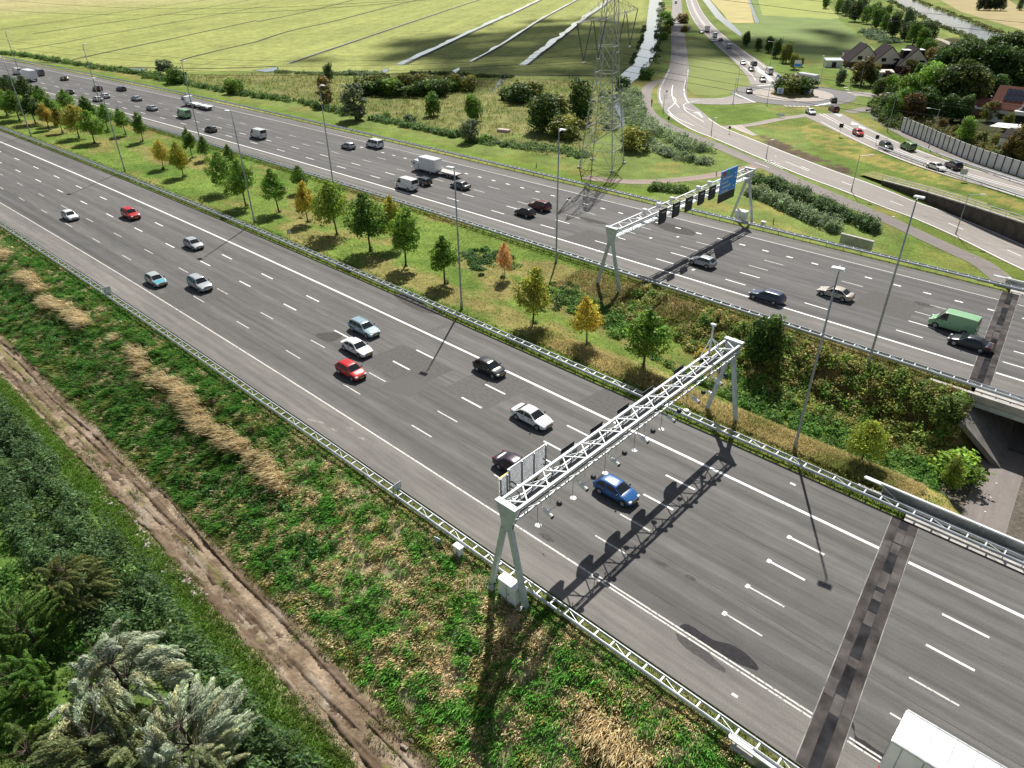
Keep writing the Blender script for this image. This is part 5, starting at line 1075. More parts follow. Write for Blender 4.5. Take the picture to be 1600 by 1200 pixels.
for a in (('box_truck', RED, 1105, 46, (1095, 32), 'red lorry driving away from the roundabout', 1.2), ('saloon', SIL, 1096, 49.5, (1115, 64), 'silver car meeting the red lorry'), ('van', WHT, 1117, 55, (1103, 42), 'white van behind the red lorry', 1.), ('saloon', WHT, 1114, 63, (1130, 76), 'white car meeting the white van'), ('hatchback', GRY, 1126, 62, (1112, 50), 'dark grey car behind the white van'), ('small_van', SIL, 1139, 72, (1125, 60), 'silver grey van leaving the roundabout', .9), ('saloon', WHT, 1161, 98, (1175, 110), 'white car in the queue entering the roundabout'), ('suv', GRY, 1178, 99, (1160, 88), 'grey green off-roader leaving the roundabout northwards', .8), ('hatchback', BLK, 1174, 108, (1188, 119), 'black hatchback second in the queue entering the roundabout'), ('van', WHT, 1202, 111, (1190, 103), 'white van leaving the roundabout past the painted island', 1.), ('suv', SIL, 1192, 124, (1200, 134), 'silver car at the give-way line of the roundabout', .8), ('hatchback', BLK, 1171, 142, (1180, 155), 'black hatchback circling on the left side of the roundabout'), ('hatchback', DRK, 1303, 156, (1300, 146), 'dark blue hatchback circling on the right side of the roundabout'), ('suv', DRD, 1303, 170, (1288, 162), 'dark red car waiting at the roundabout entry', .8), ('saloon', WHT, 1267, 174, (1285, 184), 'white saloon leaving the roundabout southwards'), ('hatchback', RED, 1341, 207, (1362, 219), 'bright red car on the side road'), ('suv', (.05, .06, .065), 1385, 228, (1405, 238), 'dark off-roader behind the red car', .8), ('small_van', OLV, 1419, 228, (1400, 220), 'olive green van beside the lamp post', .9), ('saloon', WHT, 1463, 260, (1485, 267), 'white saloon between the two side road guard rails'), ('suv', BLK, 1490, 258, (1470, 249), 'black off-roader meeting the white saloon', .8)):
    loc(*a[:5], a[5], *(a[6:] or ()))
loc('lorry', WHT, 1258, 124, (1240, 121), 'white lorry on the roundabout behind the shrubs', 1.9); loc('van', WHT, 1396, 103, (1396, 118), 'white camper van parked in front of the gabled houses', 1.)
# ------------------------------------------------------------------ houses
M['render'] = simple('pale_shingle_wall', (.80, .69, .60), .85, 0., .10, 3.); M['roof_dark'] = simple('dark_roof_tiles', (.04, .034, .036), .9, 0., .3, 2.5, spec=.05); M['roof_red'] = simple('red_roof_tiles', (.20, .065, .04), .8, 0., .3, 3.); M['wall_white'] = simple('white_wall', (.78, .77, .74), .8, 0., .1); M['brick'] = simple('brick_wall', (.17, .10, .075), .85, 0., .25, 4.); M['black_wood'] = simple('black_boards', (.022, .022, .025), .7, 0., .3, 4.); M['solar'] = simple('solar_panel', (.05, .07, .11), .15, .3, .1)
def gable_house(p, rz, w, d, ze, zr, label, sky=False, under='brick'):
    r = empty('gabled_house', p, rz, label, 'house', 'gabled houses behind the roundabout'); hw = w/2
    b = MB(); b.extr([(-hw, 0, ze), (hw, 0, ze), (0, 0, zr)], (0, .3, 0)); b.extr([(-hw, d-.3, ze), (hw, d-.3, ze), (0, d-.3, zr)], (0, .3, 0)); b.build('gable_wall', M['render'], r)
    b = MB(); b.box((0, d/2+.8, ze/2), (w-1.6, d-1.8, ze)); b.build('ground_floor', M[under], r); b = MB(); b.box((0, d/2, ze-.08), (w, d, .2)); b.build('floor_slab', M['concrete'], r)
    b = MB()
    for s in (-1, 1):
        n = Vector((s*(zr-ze), 0, hw)).normalized()*.22; e = .45; sl = Vector((s*hw, 0, ze-zr)).normalized()*e
        a = Vector((0, -.12, zr)); c_ = Vector((s*hw, -.12, ze))+sl; b.add([a, c_, c_+n, a+n+Vector((-s*0, 0, .06)), a+Vector((0, d+.24, 0)), c_+Vector((0, d+.24, 0)), c_+n+Vector((0, d+.24, 0)), a+n+Vector((0, d+.24, .06))], [(0, 1, 2, 3), (7, 6, 5, 4), (1, 5, 6, 2), (0, 4, 5, 1), (3, 2, 6, 7), (0, 3, 7, 4)])
    rf = b.build('roof', M['roof_dark'], r)
    b = MB(); b.box((0, d*.35, zr+.15), (.5, .7, .7)); b.build('chimney', M['brick'], rf)
    for x, z, ww, hh in ((-hw*.36, ze+1.35, 1.5, 1.1), (hw*.38, ze+1.5, 1.6, .55)):
        b = MB(); b.box((x, -.03, z), (ww+.16, .07, hh+.16)); f = b.build('window', M['trim'], r); b = MB(); b.box((x, -.075, z), (ww, .02, hh)); b.build('pane', M['glass'], f)
    for x in (-hw*.45, hw*.4):
        b = MB(); b.box((x, .86, 1.1), (2., .06, 1.9)); f = b.build('window', M['trim'], r); b = MB(); b.box((x, .82, 1.1), (1.8, .02, 1.7)); b.build('pane', M['glass'], f)
    b = MB(); b.box((.3, .85, 1.05), (1., .08, 2.1)); b.build('door', M['black_wood'], r)
    if sky:
        for s, y in ((-1, d*.32), (1, d*.42)):
            b = MB(); x = s*hw*.42; z = ze+(zr-ze)*.62; b.extr([(x-1.3, y, z-1.1), (x+1.3, y, z-1.1), (x+1.3, y, z+1.25), (x-1.3, y, z+1.25)], (0, 3.2, 0)); dm = b.build('dormer', M['glass'], rf); b = MB(); b.box((x, y+1.5, z+1.32), (3., 3.7, .16)); b.build('dormer_roof', M['wall_white'], dm)
HP = [(pt(1349, 107), 72), (pt(1386, 110.5), 74), (pt(1426, 114), 77)]
vd = np.array([HP[1][0][0], HP[1][0][1]]); vd = vd/np.linalg.norm(vd); hrz = math.atan2(vd[1], vd[0])-math.pi/2+math.radians(17)
for (p, ty), lb, sk in zip(HP, ('leftmost of the three dark roofed gabled houses behind the roundabout', 'middle one of the three dark roofed gabled houses, with the camper van in front', 'rightmost gabled house, with two pale dormer roofs'), (False, False, True)):
    H_ = height_for(p, ty); gable_house(p, hrz, 11.6, 11.5, H_*.30, H_, lb, sk)
def shed(p, rz, d, mat, roof, label, name='garden_shed', slope=.3):
    r = empty(name, p, rz, label, 'shed'); b = MB(); b.box((0, 0, d[2]/2), d); b.build('wall', M[mat], r); b = MB(); hx_, hy_ = d[0]/2+.25, d[1]/2+.25
    b.extr([(-hx_, -hy_, d[2]+.02), (-hx_, hy_, d[2]+slope), (-hx_, hy_, d[2]+slope+.14), (-hx_, -hy_, d[2]+.16)], (2*hx_, 0, 0)); b.build('roof', M[roof], r); b = MB(); b.box((0, -d[1]/2-.03, 1.), (1.6, .06, 1.9)); b.build('door', M['trim'], r)
M['zinc_roof'] = simple('zinc_roof', (.42, .46, .50), .35, .3, .1); 
shed(pt(1300, 104), hrz, (6, 5, 2.4), 'wall_white', 'zinc_roof', 'low building with a grey roof left of the gabled houses'); shed(pt(1322, 98), hrz, (3, 5, 3.4), 'render', 'roof_dark', 'small pale annex against the leftmost gabled house', 'annex', .9); shed(pt(1452, 112), hrz, (5, 5, 2.6), 'brick', 'zinc_roof', 'annex with a bluish grey roof right of the gabled houses', 'annex')
shed(pt(1383, 118), hrz, (4.5, 3, 1.2), 'wall_white', 'render', 'low white carport roof beside the camper van', 'carport', .5)
# villa at the right edge
p = pt(1590, 196); vz = math.atan2(p[1], p[0])-math.pi/2+math.radians(-12); Hh = height_for(p, 143); r = empty('villa', p, vz, 'white villa with red tiled roof, solar panels and a black gable at the right edge', 'house')
k = Hh/9.; b = MB(); b.box((0, 4, 1.9*k), (15, 8, 3.8*k)); b.build('wall', M['wall_white'], r)
b = MB()
for s in (-1, 1):
    ye = 4+s*4.7; b.extr([(-8, 4, 9*k), (-8, ye, 3.6*k), (-8, ye, 3.85*k), (-8, 4, 9.3*k)], (16, 0, 0))
rf = b.build('roof', M['roof_red'], r)
b = MB(); b.extr([(-7.5, -.4, 3.8*k), (-7.5, 8.4, 3.8*k), (-7.5, 4, 8.9*k)], (.2, 0, 0)); b.extr([(7.3, -.4, 3.8*k), (7.3, 8.4, 3.8*k), (7.3, 4, 8.9*k)], (.2, 0, 0)); b.build('gable_wall', M['brick'], r)
for i in range(4):
    for j in range(2):
        b = MB(); y0, y1 = 1.0+j*1.25, 2.1+j*1.25; z = lambda y: 3.85*k+(y+.7)/4.7*5.45*k+.12; x0 = -5.6+i*1.15; b.add([(x0, y0, z(y0)), (x0+1.05, y0, z(y0)), (x0+1.05, y1, z(y1)), (x0, y1, z(y1))], [(0, 1, 2, 3)]); b.build('solar_panel', M['solar'], rf)
b = MB(); b.extr([(-1, -2.2, 3.6*k), (7, -2.2, 3.6*k), (3, -2.2, 8.2*k)], (0, 6, 0)); b.box((3, .4, 1.8*k), (7.6, 5, 3.6*k)); b.build('front_gable', M['black_wood'], r)
b = MB()
for s in (-1, 1): b.extr([(3, -2.6, 8.4*k), (3+s*4.6, -2.6, 3.1*k), (3+s*4.6, -2.6, 3.4*k), (3, -2.6, 8.75*k)], (0, 6, 0))
b.build('gable_roof', M['roof_red'], r); b = MB()
for s in (-1, 1): b.extr([(3, -2.66, 8.3*k), (3+s*4.6, -2.66, 3.0*k), (3+s*4.6, -2.66, 3.4*k), (3, -2.66, 8.75*k)], (0, .05, 0))
b.build('barge_board', M['wall_white'], r)
b = MB(); b.box((3, -3.2, 3.9*k), (8, 1.8, .9)); b.build('balcony', M['wall_white'], r)
for x in (.8, 3, 5.2): b = MB(); b.box((x, -2.26, 5.0*k), (1.7, .06, 1.5)); f = b.build('window', M['wall_white'], r); b = MB(); b.box((x, -2.32, 5.0*k), (1.4, .03, 1.25)); b.build('pane', M['glass'], f)
b = MB(); b.box((-4, -.03, 1.7*k), (2.2, .08, 1.4)); f = b.build('window', M['trim'], r); b = MB(); b.box((-4, -.08, 1.7*k), (2., .03, 1.2)); b.build('pane', M['glass'], f)
shed(pt(1534, 179), vz, (8, 4, 2.8), 'brick', 'roof_red', 'outbuilding with a low roof left of the villa', 'outbuilding', 1.2); shed(pt(1535, 181), vz, (7.5, 3, 1.9), 'brick', 'white', 'lean-to with a white sheet roof left of the villa', 'lean_to', .4)
shed(pt(1597, 238), vz, (9, 7, 3.2), 'wall_white', 'roof_dark', 'grey garage at the right edge behind the noise barrier', 'garage', .9)
r = empty('sun_sail', pt(1567, 216), vz, 'white sun sail over the terrace below the villa', 'awning'); b = MB(); b.add([(-3.4, -1.5, 2.6), (3.4, -1.2, 2.7), (2.4, 2.4, 3.2), (-2.6, 2.2, 3.0), (-3.4, -1.5, 2.64), (3.4, -1.2, 2.74), (2.4, 2.4, 3.24), (-2.6, 2.2, 3.04)], [(3, 2, 1, 0), (4, 5, 6, 7), (0, 1, 5, 4), (1, 2, 6, 5), (2, 3, 7, 6), (3, 0, 4, 7)]); b.build('canvas', M['white'], r)
for q in ((-3.4, -1.5), (3.4, -1.2), (2.4, 2.4), (-2.6, 2.2)): b = MB(); b.tube((*q, 0), (*q, 3.1), .05, n=6); b.build('pole', M['steel'], r)
p = pt(787, 206); r = empty('trough', p, .3, 'pale pinkish slab lying in the rough meadow', 'slab'); b = MB(); b.cbox((0, 0, .35), (3.4, 1.6, .7), .1); b.build('slab', simple('pink_concrete', (.52, .40, .36), .85), r); b = MB(); b.box((0, 0, .1), (2.8, 1.2, .3)); b.build('base', M['dark_concrete'], r)
for q, lb in (((1153, 129), 'blue'),): pass
# chevron boards and traffic signs at the roundabout
for (q, rz, lb) in (((1218, 149.5), -.15, 'white board with blue arrow on the roundabout mound, left of two'), ((1261, 150.5), .15, 'white board with blue arrow on the roundabout mound, right of two')):
    r = empty('arrow_board', pt(*q), math.atan2(rc[1], rc[0])-math.pi/2+rz, lb, 'sign', 'arrow boards of the roundabout'); b = MB(); b.cbox((0, 0, 1.5), (2.0, .08, 1.7), .03); b.build('board', M['white'], r); b = MB(); b.lathe((0, 0, 0), [(.6, -.02), (.6, .02)], 20); me = b.mesh('disc', M['blue']); me.transform(Matrix.Translation((0, -.06, 1.5)) @ Matrix.Rotation(math.pi/2, 4, 'X')); link('disc', me, r)
    b = MB(); b.box((0, -.085, 1.5), (.7, .012, .14)); b.extr([(.2, -.09, 1.2), (.5, -.09, 1.5), (.2, -.09, 1.8)], (0, .012, 0)); b.build('arrow', M['white'], r); b = MB(); b.box((-.7, .08, .3), (.08, .08, 1.2)); b.box((.7, .08, .3), (.08, .08, 1.2)); b.build('post', M['steel'], r)
fz = math.atan2(rc[1], rc[0])-math.pi/2
for q, mt, lb, h, w, hh in (((1215, 124), 'blue', 'round blue sign on the painted island north of the roundabout', 1.2, .8, .8), ((1311, 213), 'black', 'dark backed twin sign on the lawn beside the red car', 2.6, 1., 1.), ((1368, 226), 'black', 'dark sign back between red car and dark off-roader', 1.8, .8, .9), ((1502, 283), 'grey_steel', 'grey sign back beside the white saloon on the side road', 1.9, 1.3, 1.1), ((1219, 184), 'white', 'white name board on the grass by the roundabout exit', .8, 2.2, .7), ((1139, 209), 'black', 'small dark sign beside the lower road', 1.6, .6, .6), ((1044, 196), 'black', 'dark sign post beside the cycle path bend', 1.9, .5, .9), ((1041, 152), 'grey_steel', 'small sign at the mouth of the narrow canal road', 1.8, .6, .7), ((1178, 117), 'white', 'white direction board on the island in the queue', 1.2, .7, .7), ((1076, 48), 'grey_steel', 'dark grey box sign beside the road where the cars queue', 1.3, 2., 1.6)):
    small_sign(pt(*q), w, hh, fz, h, mt, lb, back=mt if mt != 'blue' else 'steel')
r = empty('direction_sign', pt(1243, 120), fz, 'blue and white direction sign behind the roundabout shrubs', 'sign'); b = MB(); b.cbox((0, 0, 4.4), (2.4, .12, 2.2), .03); b.build('panel', M['white'], r); b = MB(); b.box((-.0, -.07, 3.9), (2.2, .02, .9)); b.build('blue_panel', M['blue'], r); b = MB(); b.tube((-.8, .1, 0), (-.8, .1, 5), .07); b.tube((.8, .1, 0), (.8, .1, 5), .07); b.build('post', M['steel'], r)
# hectometre and marker posts
for q, lb in (((1208, 349), 'small dark marker post behind the outer guard rail near the low white box'), ((838, 262), 'small dark marker post at the outer guard rail left of the pylon'), ((1119, 275), 'dark bollard on the brown path behind the gantry')):
    r = empty('marker_post', pt(*q), 0, lb, 'post'); b = MB(); b.cbox((0, 0, .5), (.14, .14, 1.1), .02); b.build('shaft', M['trim'], r); b = MB(); b.box((0, 0, .85), (.16, .16, .12)); b.build('reflector', M['white'], r)
# cyclist on the path: body is one skinned figure
p = pt(1018, 165); q = pt(1011, 145); cz = math.atan2(q[1]-p[1], q[0]-p[0])
r = empty('bicycle', p+np.array([0, 0, .05]), cz, 'dark bicycle ridden on the cycle path by the canal', 'bicycle')
for x in (-.52, .52):
    b = MB(); n = 20
    for i in range(n):
        a, c_ = 2*math.pi*i/n, 2*math.pi*(i+1)/n; b.bar((x+.33*math.cos(a), 0, .34+.33*math.sin(a)), (x+.33*math.cos(c_), 0, .34+.33*math.sin(c_)), .04)
    b.build('wheel', M['tyre'], r)
b = MB()
for a, c_ in (((-.52, 0, .34), (-.1, 0, .36)), ((-.1, 0, .36), (-.22, 0, .95)), ((-.2, 0, .85), (.36, 0, .85)), ((-.1, 0, .36), (.36, 0, .8)), ((.52, 0, .34), (.34, 0, 1.0)), ((-.52, 0, .34), (-.2, 0, .82))): b.bar(a, c_, .04)
b.build('frame', M['trim'], r); b = MB(); b.cbox((-.22, 0, .98), (.26, .16, .08), .03); b.build('saddle', M['black'], r); b = MB(); b.bar((.34, -.28, 1.02), (.34, .28, 1.02), .035); b.build('handlebar', M['trim'], r)
person = bpy.data.meshes.new('person')
V = [(-.2, 0, 1.05), (-.12, 0, 1.28), (-.0, 0, 1.5), (.04, 0, 1.58), (.08, 0, 1.66), (.11, 0, 1.76), (0, -.18, 1.47), (.15, -.2, 1.25), (.32, -.22, 1.06), (0, .18, 1.47), (.15, .2, 1.25), (.32, .22, 1.06), (-.2, -.1, 1.02), (.12, -.11, .82), (-.02, -.11, .42), (.1, -.11, .36), (-.2, .1, 1.02), (.18, .11, .95), (.06, .11, .55), (.18, .11, .5)]
E_ = [(0, 1), (1, 2), (2, 3), (3, 4), (4, 5), (2, 6), (6, 7), (7, 8), (2, 9), (9, 10), (10, 11), (0, 12), (12, 13), (13, 14), (14, 15), (0, 16), (16, 17), (17, 18), (18, 19)]
person.from_pydata(V, E_, []); po = link('person', person); po.location = r.location; po.rotation_euler = r.rotation_euler; sm = po.modifiers.new('skin', 'SKIN'); rad = [.15, .15, .16, .07, .10, .10, .07, .05, .04, .07, .05, .04, .10, .085, .06, .05, .10, .085, .06, .05]
for v, k in zip(person.skin_vertices[0].data, rad): v.radius = (k, k)
person.skin_vertices[0].data[0].use_root = True; s2 = po.modifiers.new('sub', 'SUBSURF'); s2.levels = s2.render_levels = 1
person.materials.append(simple('dark_clothes', (.03, .03, .045), .8)); tag(po, 'cyclist in dark clothes riding along the canal path', 'person')
b = MB(); b.lathe((.115, 0, 1.70), [(.03, .16), (.09, .13), (.115, .06), (.11, .0)], 10); b.build('hair', simple('dark_hair', (.03, .02, .015), .8), po)
# ------------------------------------------------------------------ leaves
def cards(C, Nrm, size, asp, rng, jitter=.7, droop=None):
    """rhombic leaf cards at C, facing roughly Nrm"""
    n = len(C); nr = Nrm+rng.normal(0, jitter, (n, 3)); nr /= np.linalg.norm(nr, axis=1)[:, None]+1e-9
    a = rng.normal(0, 1, (n, 3)) if droop is None else np.tile(np.array(droop), (n, 1))+rng.normal(0, .45, (n, 3))
    a -= nr*(a*nr).sum(1)[:, None]; a /= np.linalg.norm(a, axis=1)[:, None]+1e-9; b = np.cross(nr, a)
    s = (size*rng.uniform(.6, 1.35, n))[:, None]
    V = np.stack([C-a*s, C+b*s*asp-a*s*.1, C+a*s, C-b*s*asp-a*s*.1], 1).reshape(-1, 3)
    return V, np.arange(4*n, dtype=np.int32).reshape(-1, 4)
def leaf_tint(n, rng, var=.28, warm=.12, base=None):
    v = rng.lognormal(0, var, n); w = rng.normal(0, warm, n)
    c = np.stack([v*(1+w), v*(1+.35*w), v*(1-.5*w)], 1)
    if base is not None: c *= base
    return np.repeat(np.clip(c, .05, 3.5), 4, 0)
def crown_mesh(name, lobes, n, size, asp, seed, var=.28, warm=.12, thin=.18, droop=None, jitter=.7):
    """lobes: (x, y, z, rx, ry, rz); leaves fill the outer shells of the lobes, with gaps"""
    rng = np.random.default_rng(seed); L = np.array(lobes, float); w = (L[:, 3]*L[:, 4]+L[:, 4]*L[:, 5]+L[:, 3]*L[:, 5]); k = rng.choice(len(L), n, p=w/w.sum())
    d = rng.normal(0, 1, (n, 3)); d /= np.linalg.norm(d, axis=1)[:, None]; ph = k*3.7+seed; r = rng.uniform(.3, 1., n)**.5*(.62+.76*fbm(d[:, 0]*1.9+ph, d[:, 1]*1.9+d[:, 2]*1.6+ph, seed % 53))*rng.normal(1, .1, n)
    C = L[k, :3]+d*r[:, None]*L[k, 3:6]
    g = fbm(C[:, 0]*2.3/size*.12+seed, C[:, 2]*2.3/size*.12+C[:, 1]*1.7/size*.12, seed % 91); keep = (g > .30+thin*.5) | (rng.uniform(0, 1, n) > .8)
    C, d, k = C[keep], d[keep], k[keep]; lob = (rng.lognormal(0, .16, len(L))[:, None]*np.array([[1., 1., 1.], [1.16, 1.07, .92], [.85, .95, .9], [1., 1.05, 1.]])[rng.integers(0, 4, len(L))])[k]
    V, Fq = cards(C, d+np.array([0, 0, .35]), size, asp, rng, jitter, droop)
    t = leaf_tint(len(C), rng, var, warm)*np.repeat(lob, 4, 0)
    return np_mesh(name, V, Fq, M['leaf'], t)
def trunk_mesh(name, h, r, limbs, seed, mat='bark'):
    rs = random.Random(seed); b = MB(); prev = (0, 0, -.4); pr = r*1.25; pts = []
    for i in range(1, 6):
        u = i/5; cur = (rs.uniform(-.03, .03)*h*u, rs.uniform(-.03, .03)*h*u, h*u); b.tube(prev, cur, pr, r*(1-.75*u)+.012, 7); prev = cur; pr = r*(1-.75*u)+.012; pts.append((cur, pr))
    for i in range(limbs):
        (p, q) = pts[rs.randrange(1, 5)]; a = rs.uniform(0, 6.28); l = h*rs.uniform(.16, .36); m_ = (p[0]+math.cos(a)*l*.5, p[1]+math.sin(a)*l*.5, p[2]+l*.35); e = (p[0]+math.cos(a)*l, p[1]+math.sin(a)*l, p[2]+l*.8)
        b.tube(p, m_, q*.6, q*.4, 5); b.tube(m_, e, q*.4, .012, 5)
    return b.mesh(name, M[mat])
# young roadside trees, 6 m
def young(seed, fat=1.):
    rs = random.Random(seed); lob = []
    for i in range(15):
        u = (i+.5)/15; z = 2.1+3.7*u; R = fat*(1.75*(1-u**1.5)**.75*min(1, .62+u*1.5)+.3)*rs.uniform(.8, 1.15); a = i*2.4+rs.uniform(-.4, .4); o = R*.62*(1-.35*u)
        lob.append((math.cos(a)*o, math.sin(a)*o, z, R*.62, R*.62, R*.5*rs.uniform(.8, 1.2)))
    lob.append((0, 0, 5.6, .35*fat, .35*fat, .5)); return lob
YOUNG = [(crown_mesh('crown', young(s, f), 6200, .125, .6, s, .30, .14, .28), trunk_mesh('trunk', 4.6, .10, 7, s)) for s, f in ((11, 1.), (12, 1.15), (13, .88), (14, 1.2), (15, 1.), (16, .8), (17, 1.1), (18, .95), (19, 1.25), (20, 1.05))]
def round_lobes(seed, h, w, n=16, low=.18):
    rs = random.Random(seed); lob = []
    for i in range(n):
        u = i/(n-1); z = h*(low+.74*u); R = w*.5*(math.sin(math.pi*(.18+.70*u)))**.7; a = i*2.4+rs.uniform(-.5, .5); o = R*rs.uniform(.35, .72); s = w*.5*rs.uniform(.34, .52)
        lob.append((math.cos(a)*o, math.sin(a)*o, z, s, s, s*rs.uniform(.7, .95)))
    return lob
# broad trees normalised to 10 m tall, 9 m wide
BROAD = [(crown_mesh('crown', round_lobes(s, 10, 9), 3400, .36, .6, s, .33, .12, .12), trunk_mesh('trunk', 7.5, .3, 8, s)) for s in (21, 22, 23, 24, 25)]
# columns, 10 m tall, 4.5 m wide
COLUMN = [(crown_mesh('crown', round_lobes(s, 10, 4.6, 18, .1), 2600, .28, .55, s, .30, .12, .12), trunk_mesh('trunk', 8.5, .2, 6, s)) for s in (31, 32)]
# domed bushes, 3 m tall, 4 m wide
BUSH = [(crown_mesh('foliage', round_lobes(s, 3, 4, 11, .12), 1500, .21, .6, s, .32, .14, .1), trunk_mesh('stem', 2., .07, 6, s)) for s in (41, 42, 43, 44)]
def plant(kind, p, h, wscale, col, label, cat='tree', group=None, name=None, rz=None, parts=('trunk', 'crown')):
    var, H0 = {'young': (YOUNG, 6.), 'broad': (BROAD, 10.), 'column': (COLUMN, 10.), 'bush': (BUSH, 3.), 'willow': (WILLOW, 8.) if 'WILLOW' in globals() else (BROAD, 10.)}[kind]
    plant.i += 1; cm, tm = var[plant.i*7 % len(var)] if rz is None else var[int(rz) % len(var)]
    r = empty(name or {'young': 'young_tree', 'broad': 'broad_tree', 'column': 'column_tree', 'bush': 'shrub', 'willow': 'willow_tree'}[kind], p, (plant.i*1.7) % 6.28, label, cat, group); s = h/H0; r.scale = (s*wscale*(1+.1*math.sin(plant.i*2.3)), s*wscale, s); r.rotation_euler[0] = .05*math.sin(plant.i*1.9); r.rotation_euler[1] = .05*math.cos(plant.i*2.7)
    t = link('stem' if kind == 'bush' else 'trunk', tm, r); c = link('foliage' if kind == 'bush' else 'crown', cm, r); c.color = (*col, 1); return r
plant.i = 0
GD = (.125, .225, .036); GM = (.185, .32, .046); YL = (.56, .45, .07); OR = (.70, .40, .18); OLI = (.19, .21, .045); BRN = (.23, .17, .055); TEAL = (.145, .195, .11); DG = (.066, .12, .026)
# median row: (base, top, colour, words)
ROW = [((1005, 577), 480, GM, 1.25, 'large bright green median tree left of the camera gantry mast'), ((917, 538), 462, YL, 1.05, 'golden yellow median tree below the legs of the route sign gantry'), ((833, 504), 418, (.36, .38, .06), 1., 'yellow green median tree just left of the golden one'), ((789, 434), 378, OR, .6, 'thin orange young tree on the dark green patch'), ((695, 443), 368, GM, 1.25, 'round dark green median tree beside the tall lamp post'), ((634, 415), 318, GM, 1., 'slender green tree in front of a pale yellow crown'), ((619, 385), 303, (.48, .46, .08), .9, 'pale yellow crown behind the slender green tree'), ((579, 392), 290, GD, 1.15, 'tallest dark green tree in the middle of the median row'), ((527, 367), 274, (.24, .32, .045), 1.05, 'green tree with yellowish leaves left of the tallest dark one'), ((481, 348), 283, YL, .95, 'amber yellow tree between two green ones'), ((436, 332), 262, GM, 1.1, 'green tree left of the amber yellow one'),
       ((470, 300), 258, GD, 1., 'small green tree close to the far guard rail behind the amber yellow one'), ((384, 322), 246, GM, 1.1, 'green tree right of the lamp post in the dense group'), ((355, 300), 236, GM, 1.1, 'green tree in the dense group left of a lamp post'), ((364, 268), 225, GD, 1., 'dark crown close to the far guard rail in the dense group'), ((301, 247), 198, GD, .9, 'dark green tree above the two yellow young ones'), ((322, 250), 212, GD, .9, 'small dark crown touching the far guard rail right of the yellow trees'), ((287, 276), 221, (.36, .35, .05), .95, 'yellow green tree, right one of the two lone yellow trees'), ((256, 264), 217, YL, .9, 'golden young tree, left one of the two lone yellow trees'),
       ((224, 221), 174, GD, .9, 'dark green tree at the right end of the crowded left group'), ((197, 211), 168, GM, .9, 'green tree second from the right end of the crowded left group'), ((169, 203), 161, GM, .95, 'green tree third from the right end of the crowded left group'), ((148, 224), 172, GM, 1.05, 'green tree with sunlit right side in the crowded left group, front row'), ((124, 216), 163, (.36, .33, .05), 1., 'yellowing tree in the front row of the crowded left group'), ((98, 208), 168, (.32, .28, .05), .9, 'small olive yellow tree left of the yellowing one'), ((77, 203), 160, (.42, .33, .07), .9, 'orange brown tree in the crowded left group'), ((56, 194), 146, DG, 1.2, 'big dark tree beside the lamp post at the left edge'), ((31, 188), 140, GD, 1.1, 'dark tree in the front row near the left edge'), ((11, 181), 140, GM, 1.1, 'foremost green tree cut by the left edge'),
       ((140, 190), 149, GD, 1., 'dark tree in the back row behind the yellowing one'), ((108, 180), 139, GM, 1., 'tree in the back row beside the half hidden black car'), ((70, 170), 132, GD, 1., 'tree in the back row left of the half hidden black car'), ((45, 162), 118, DG, 1.1, 'dark tree in the back row in front of the white lorry'), ((22, 155), 116, DG, 1.1, 'dark tree of the back row near the left edge'), ((4, 150), 112, GD, 1., 'back row tree cut by the left edge'), ((-14, 170), 130, GD, 1., 'tree just outside the left edge'), ((88, 196), 150, GM, 1., 'green tree between the orange brown and the yellowing one')]
for (bx, ty, col, ws, lb) in ROW:
    p = pt(*bx); h = max(3.2, min(9.5, height_for(p, ty))); plant('young', p, h, ws*(1.2 if bx[0] < 215 else .95)*(6./h)**.25, col, lb, 'tree', 'young trees in the median')
    b = MB()
for (bx, ty, col, ws, kind, lb, cat) in (((1190, 570), 494, DG, .85, 'broad', 'dark bushy tree on the slope right of the camera gantry mast', 'tree'), ((1345, 722), 655, (.36, .42, .06), .95, 'young', 'yellow green tree on the slope right of the tall lamp post', 'tree'), ((1478, 770), 712, (.26, .32, .06), .75, 'young', 'green tree by the path next to the bridge parapet', 'tree'), ((1100, 560), 548, YL, 1.4, 'bush', 'small yellow bush behind the far leg of the camera gantry', 'bush'), ((1492, 745), 715, GM, 1.6, 'bush', 'green bush at the edge of the path', 'bush'), ((1470, 660), 622, (.15, .20, .05), 1., 'bush', 'green bush against the wing of the far bridge', 'bush')):
    p = pt(*bx); plant(kind, p, max(1.2, height_for(p, ty)), ws, col, lb, cat)
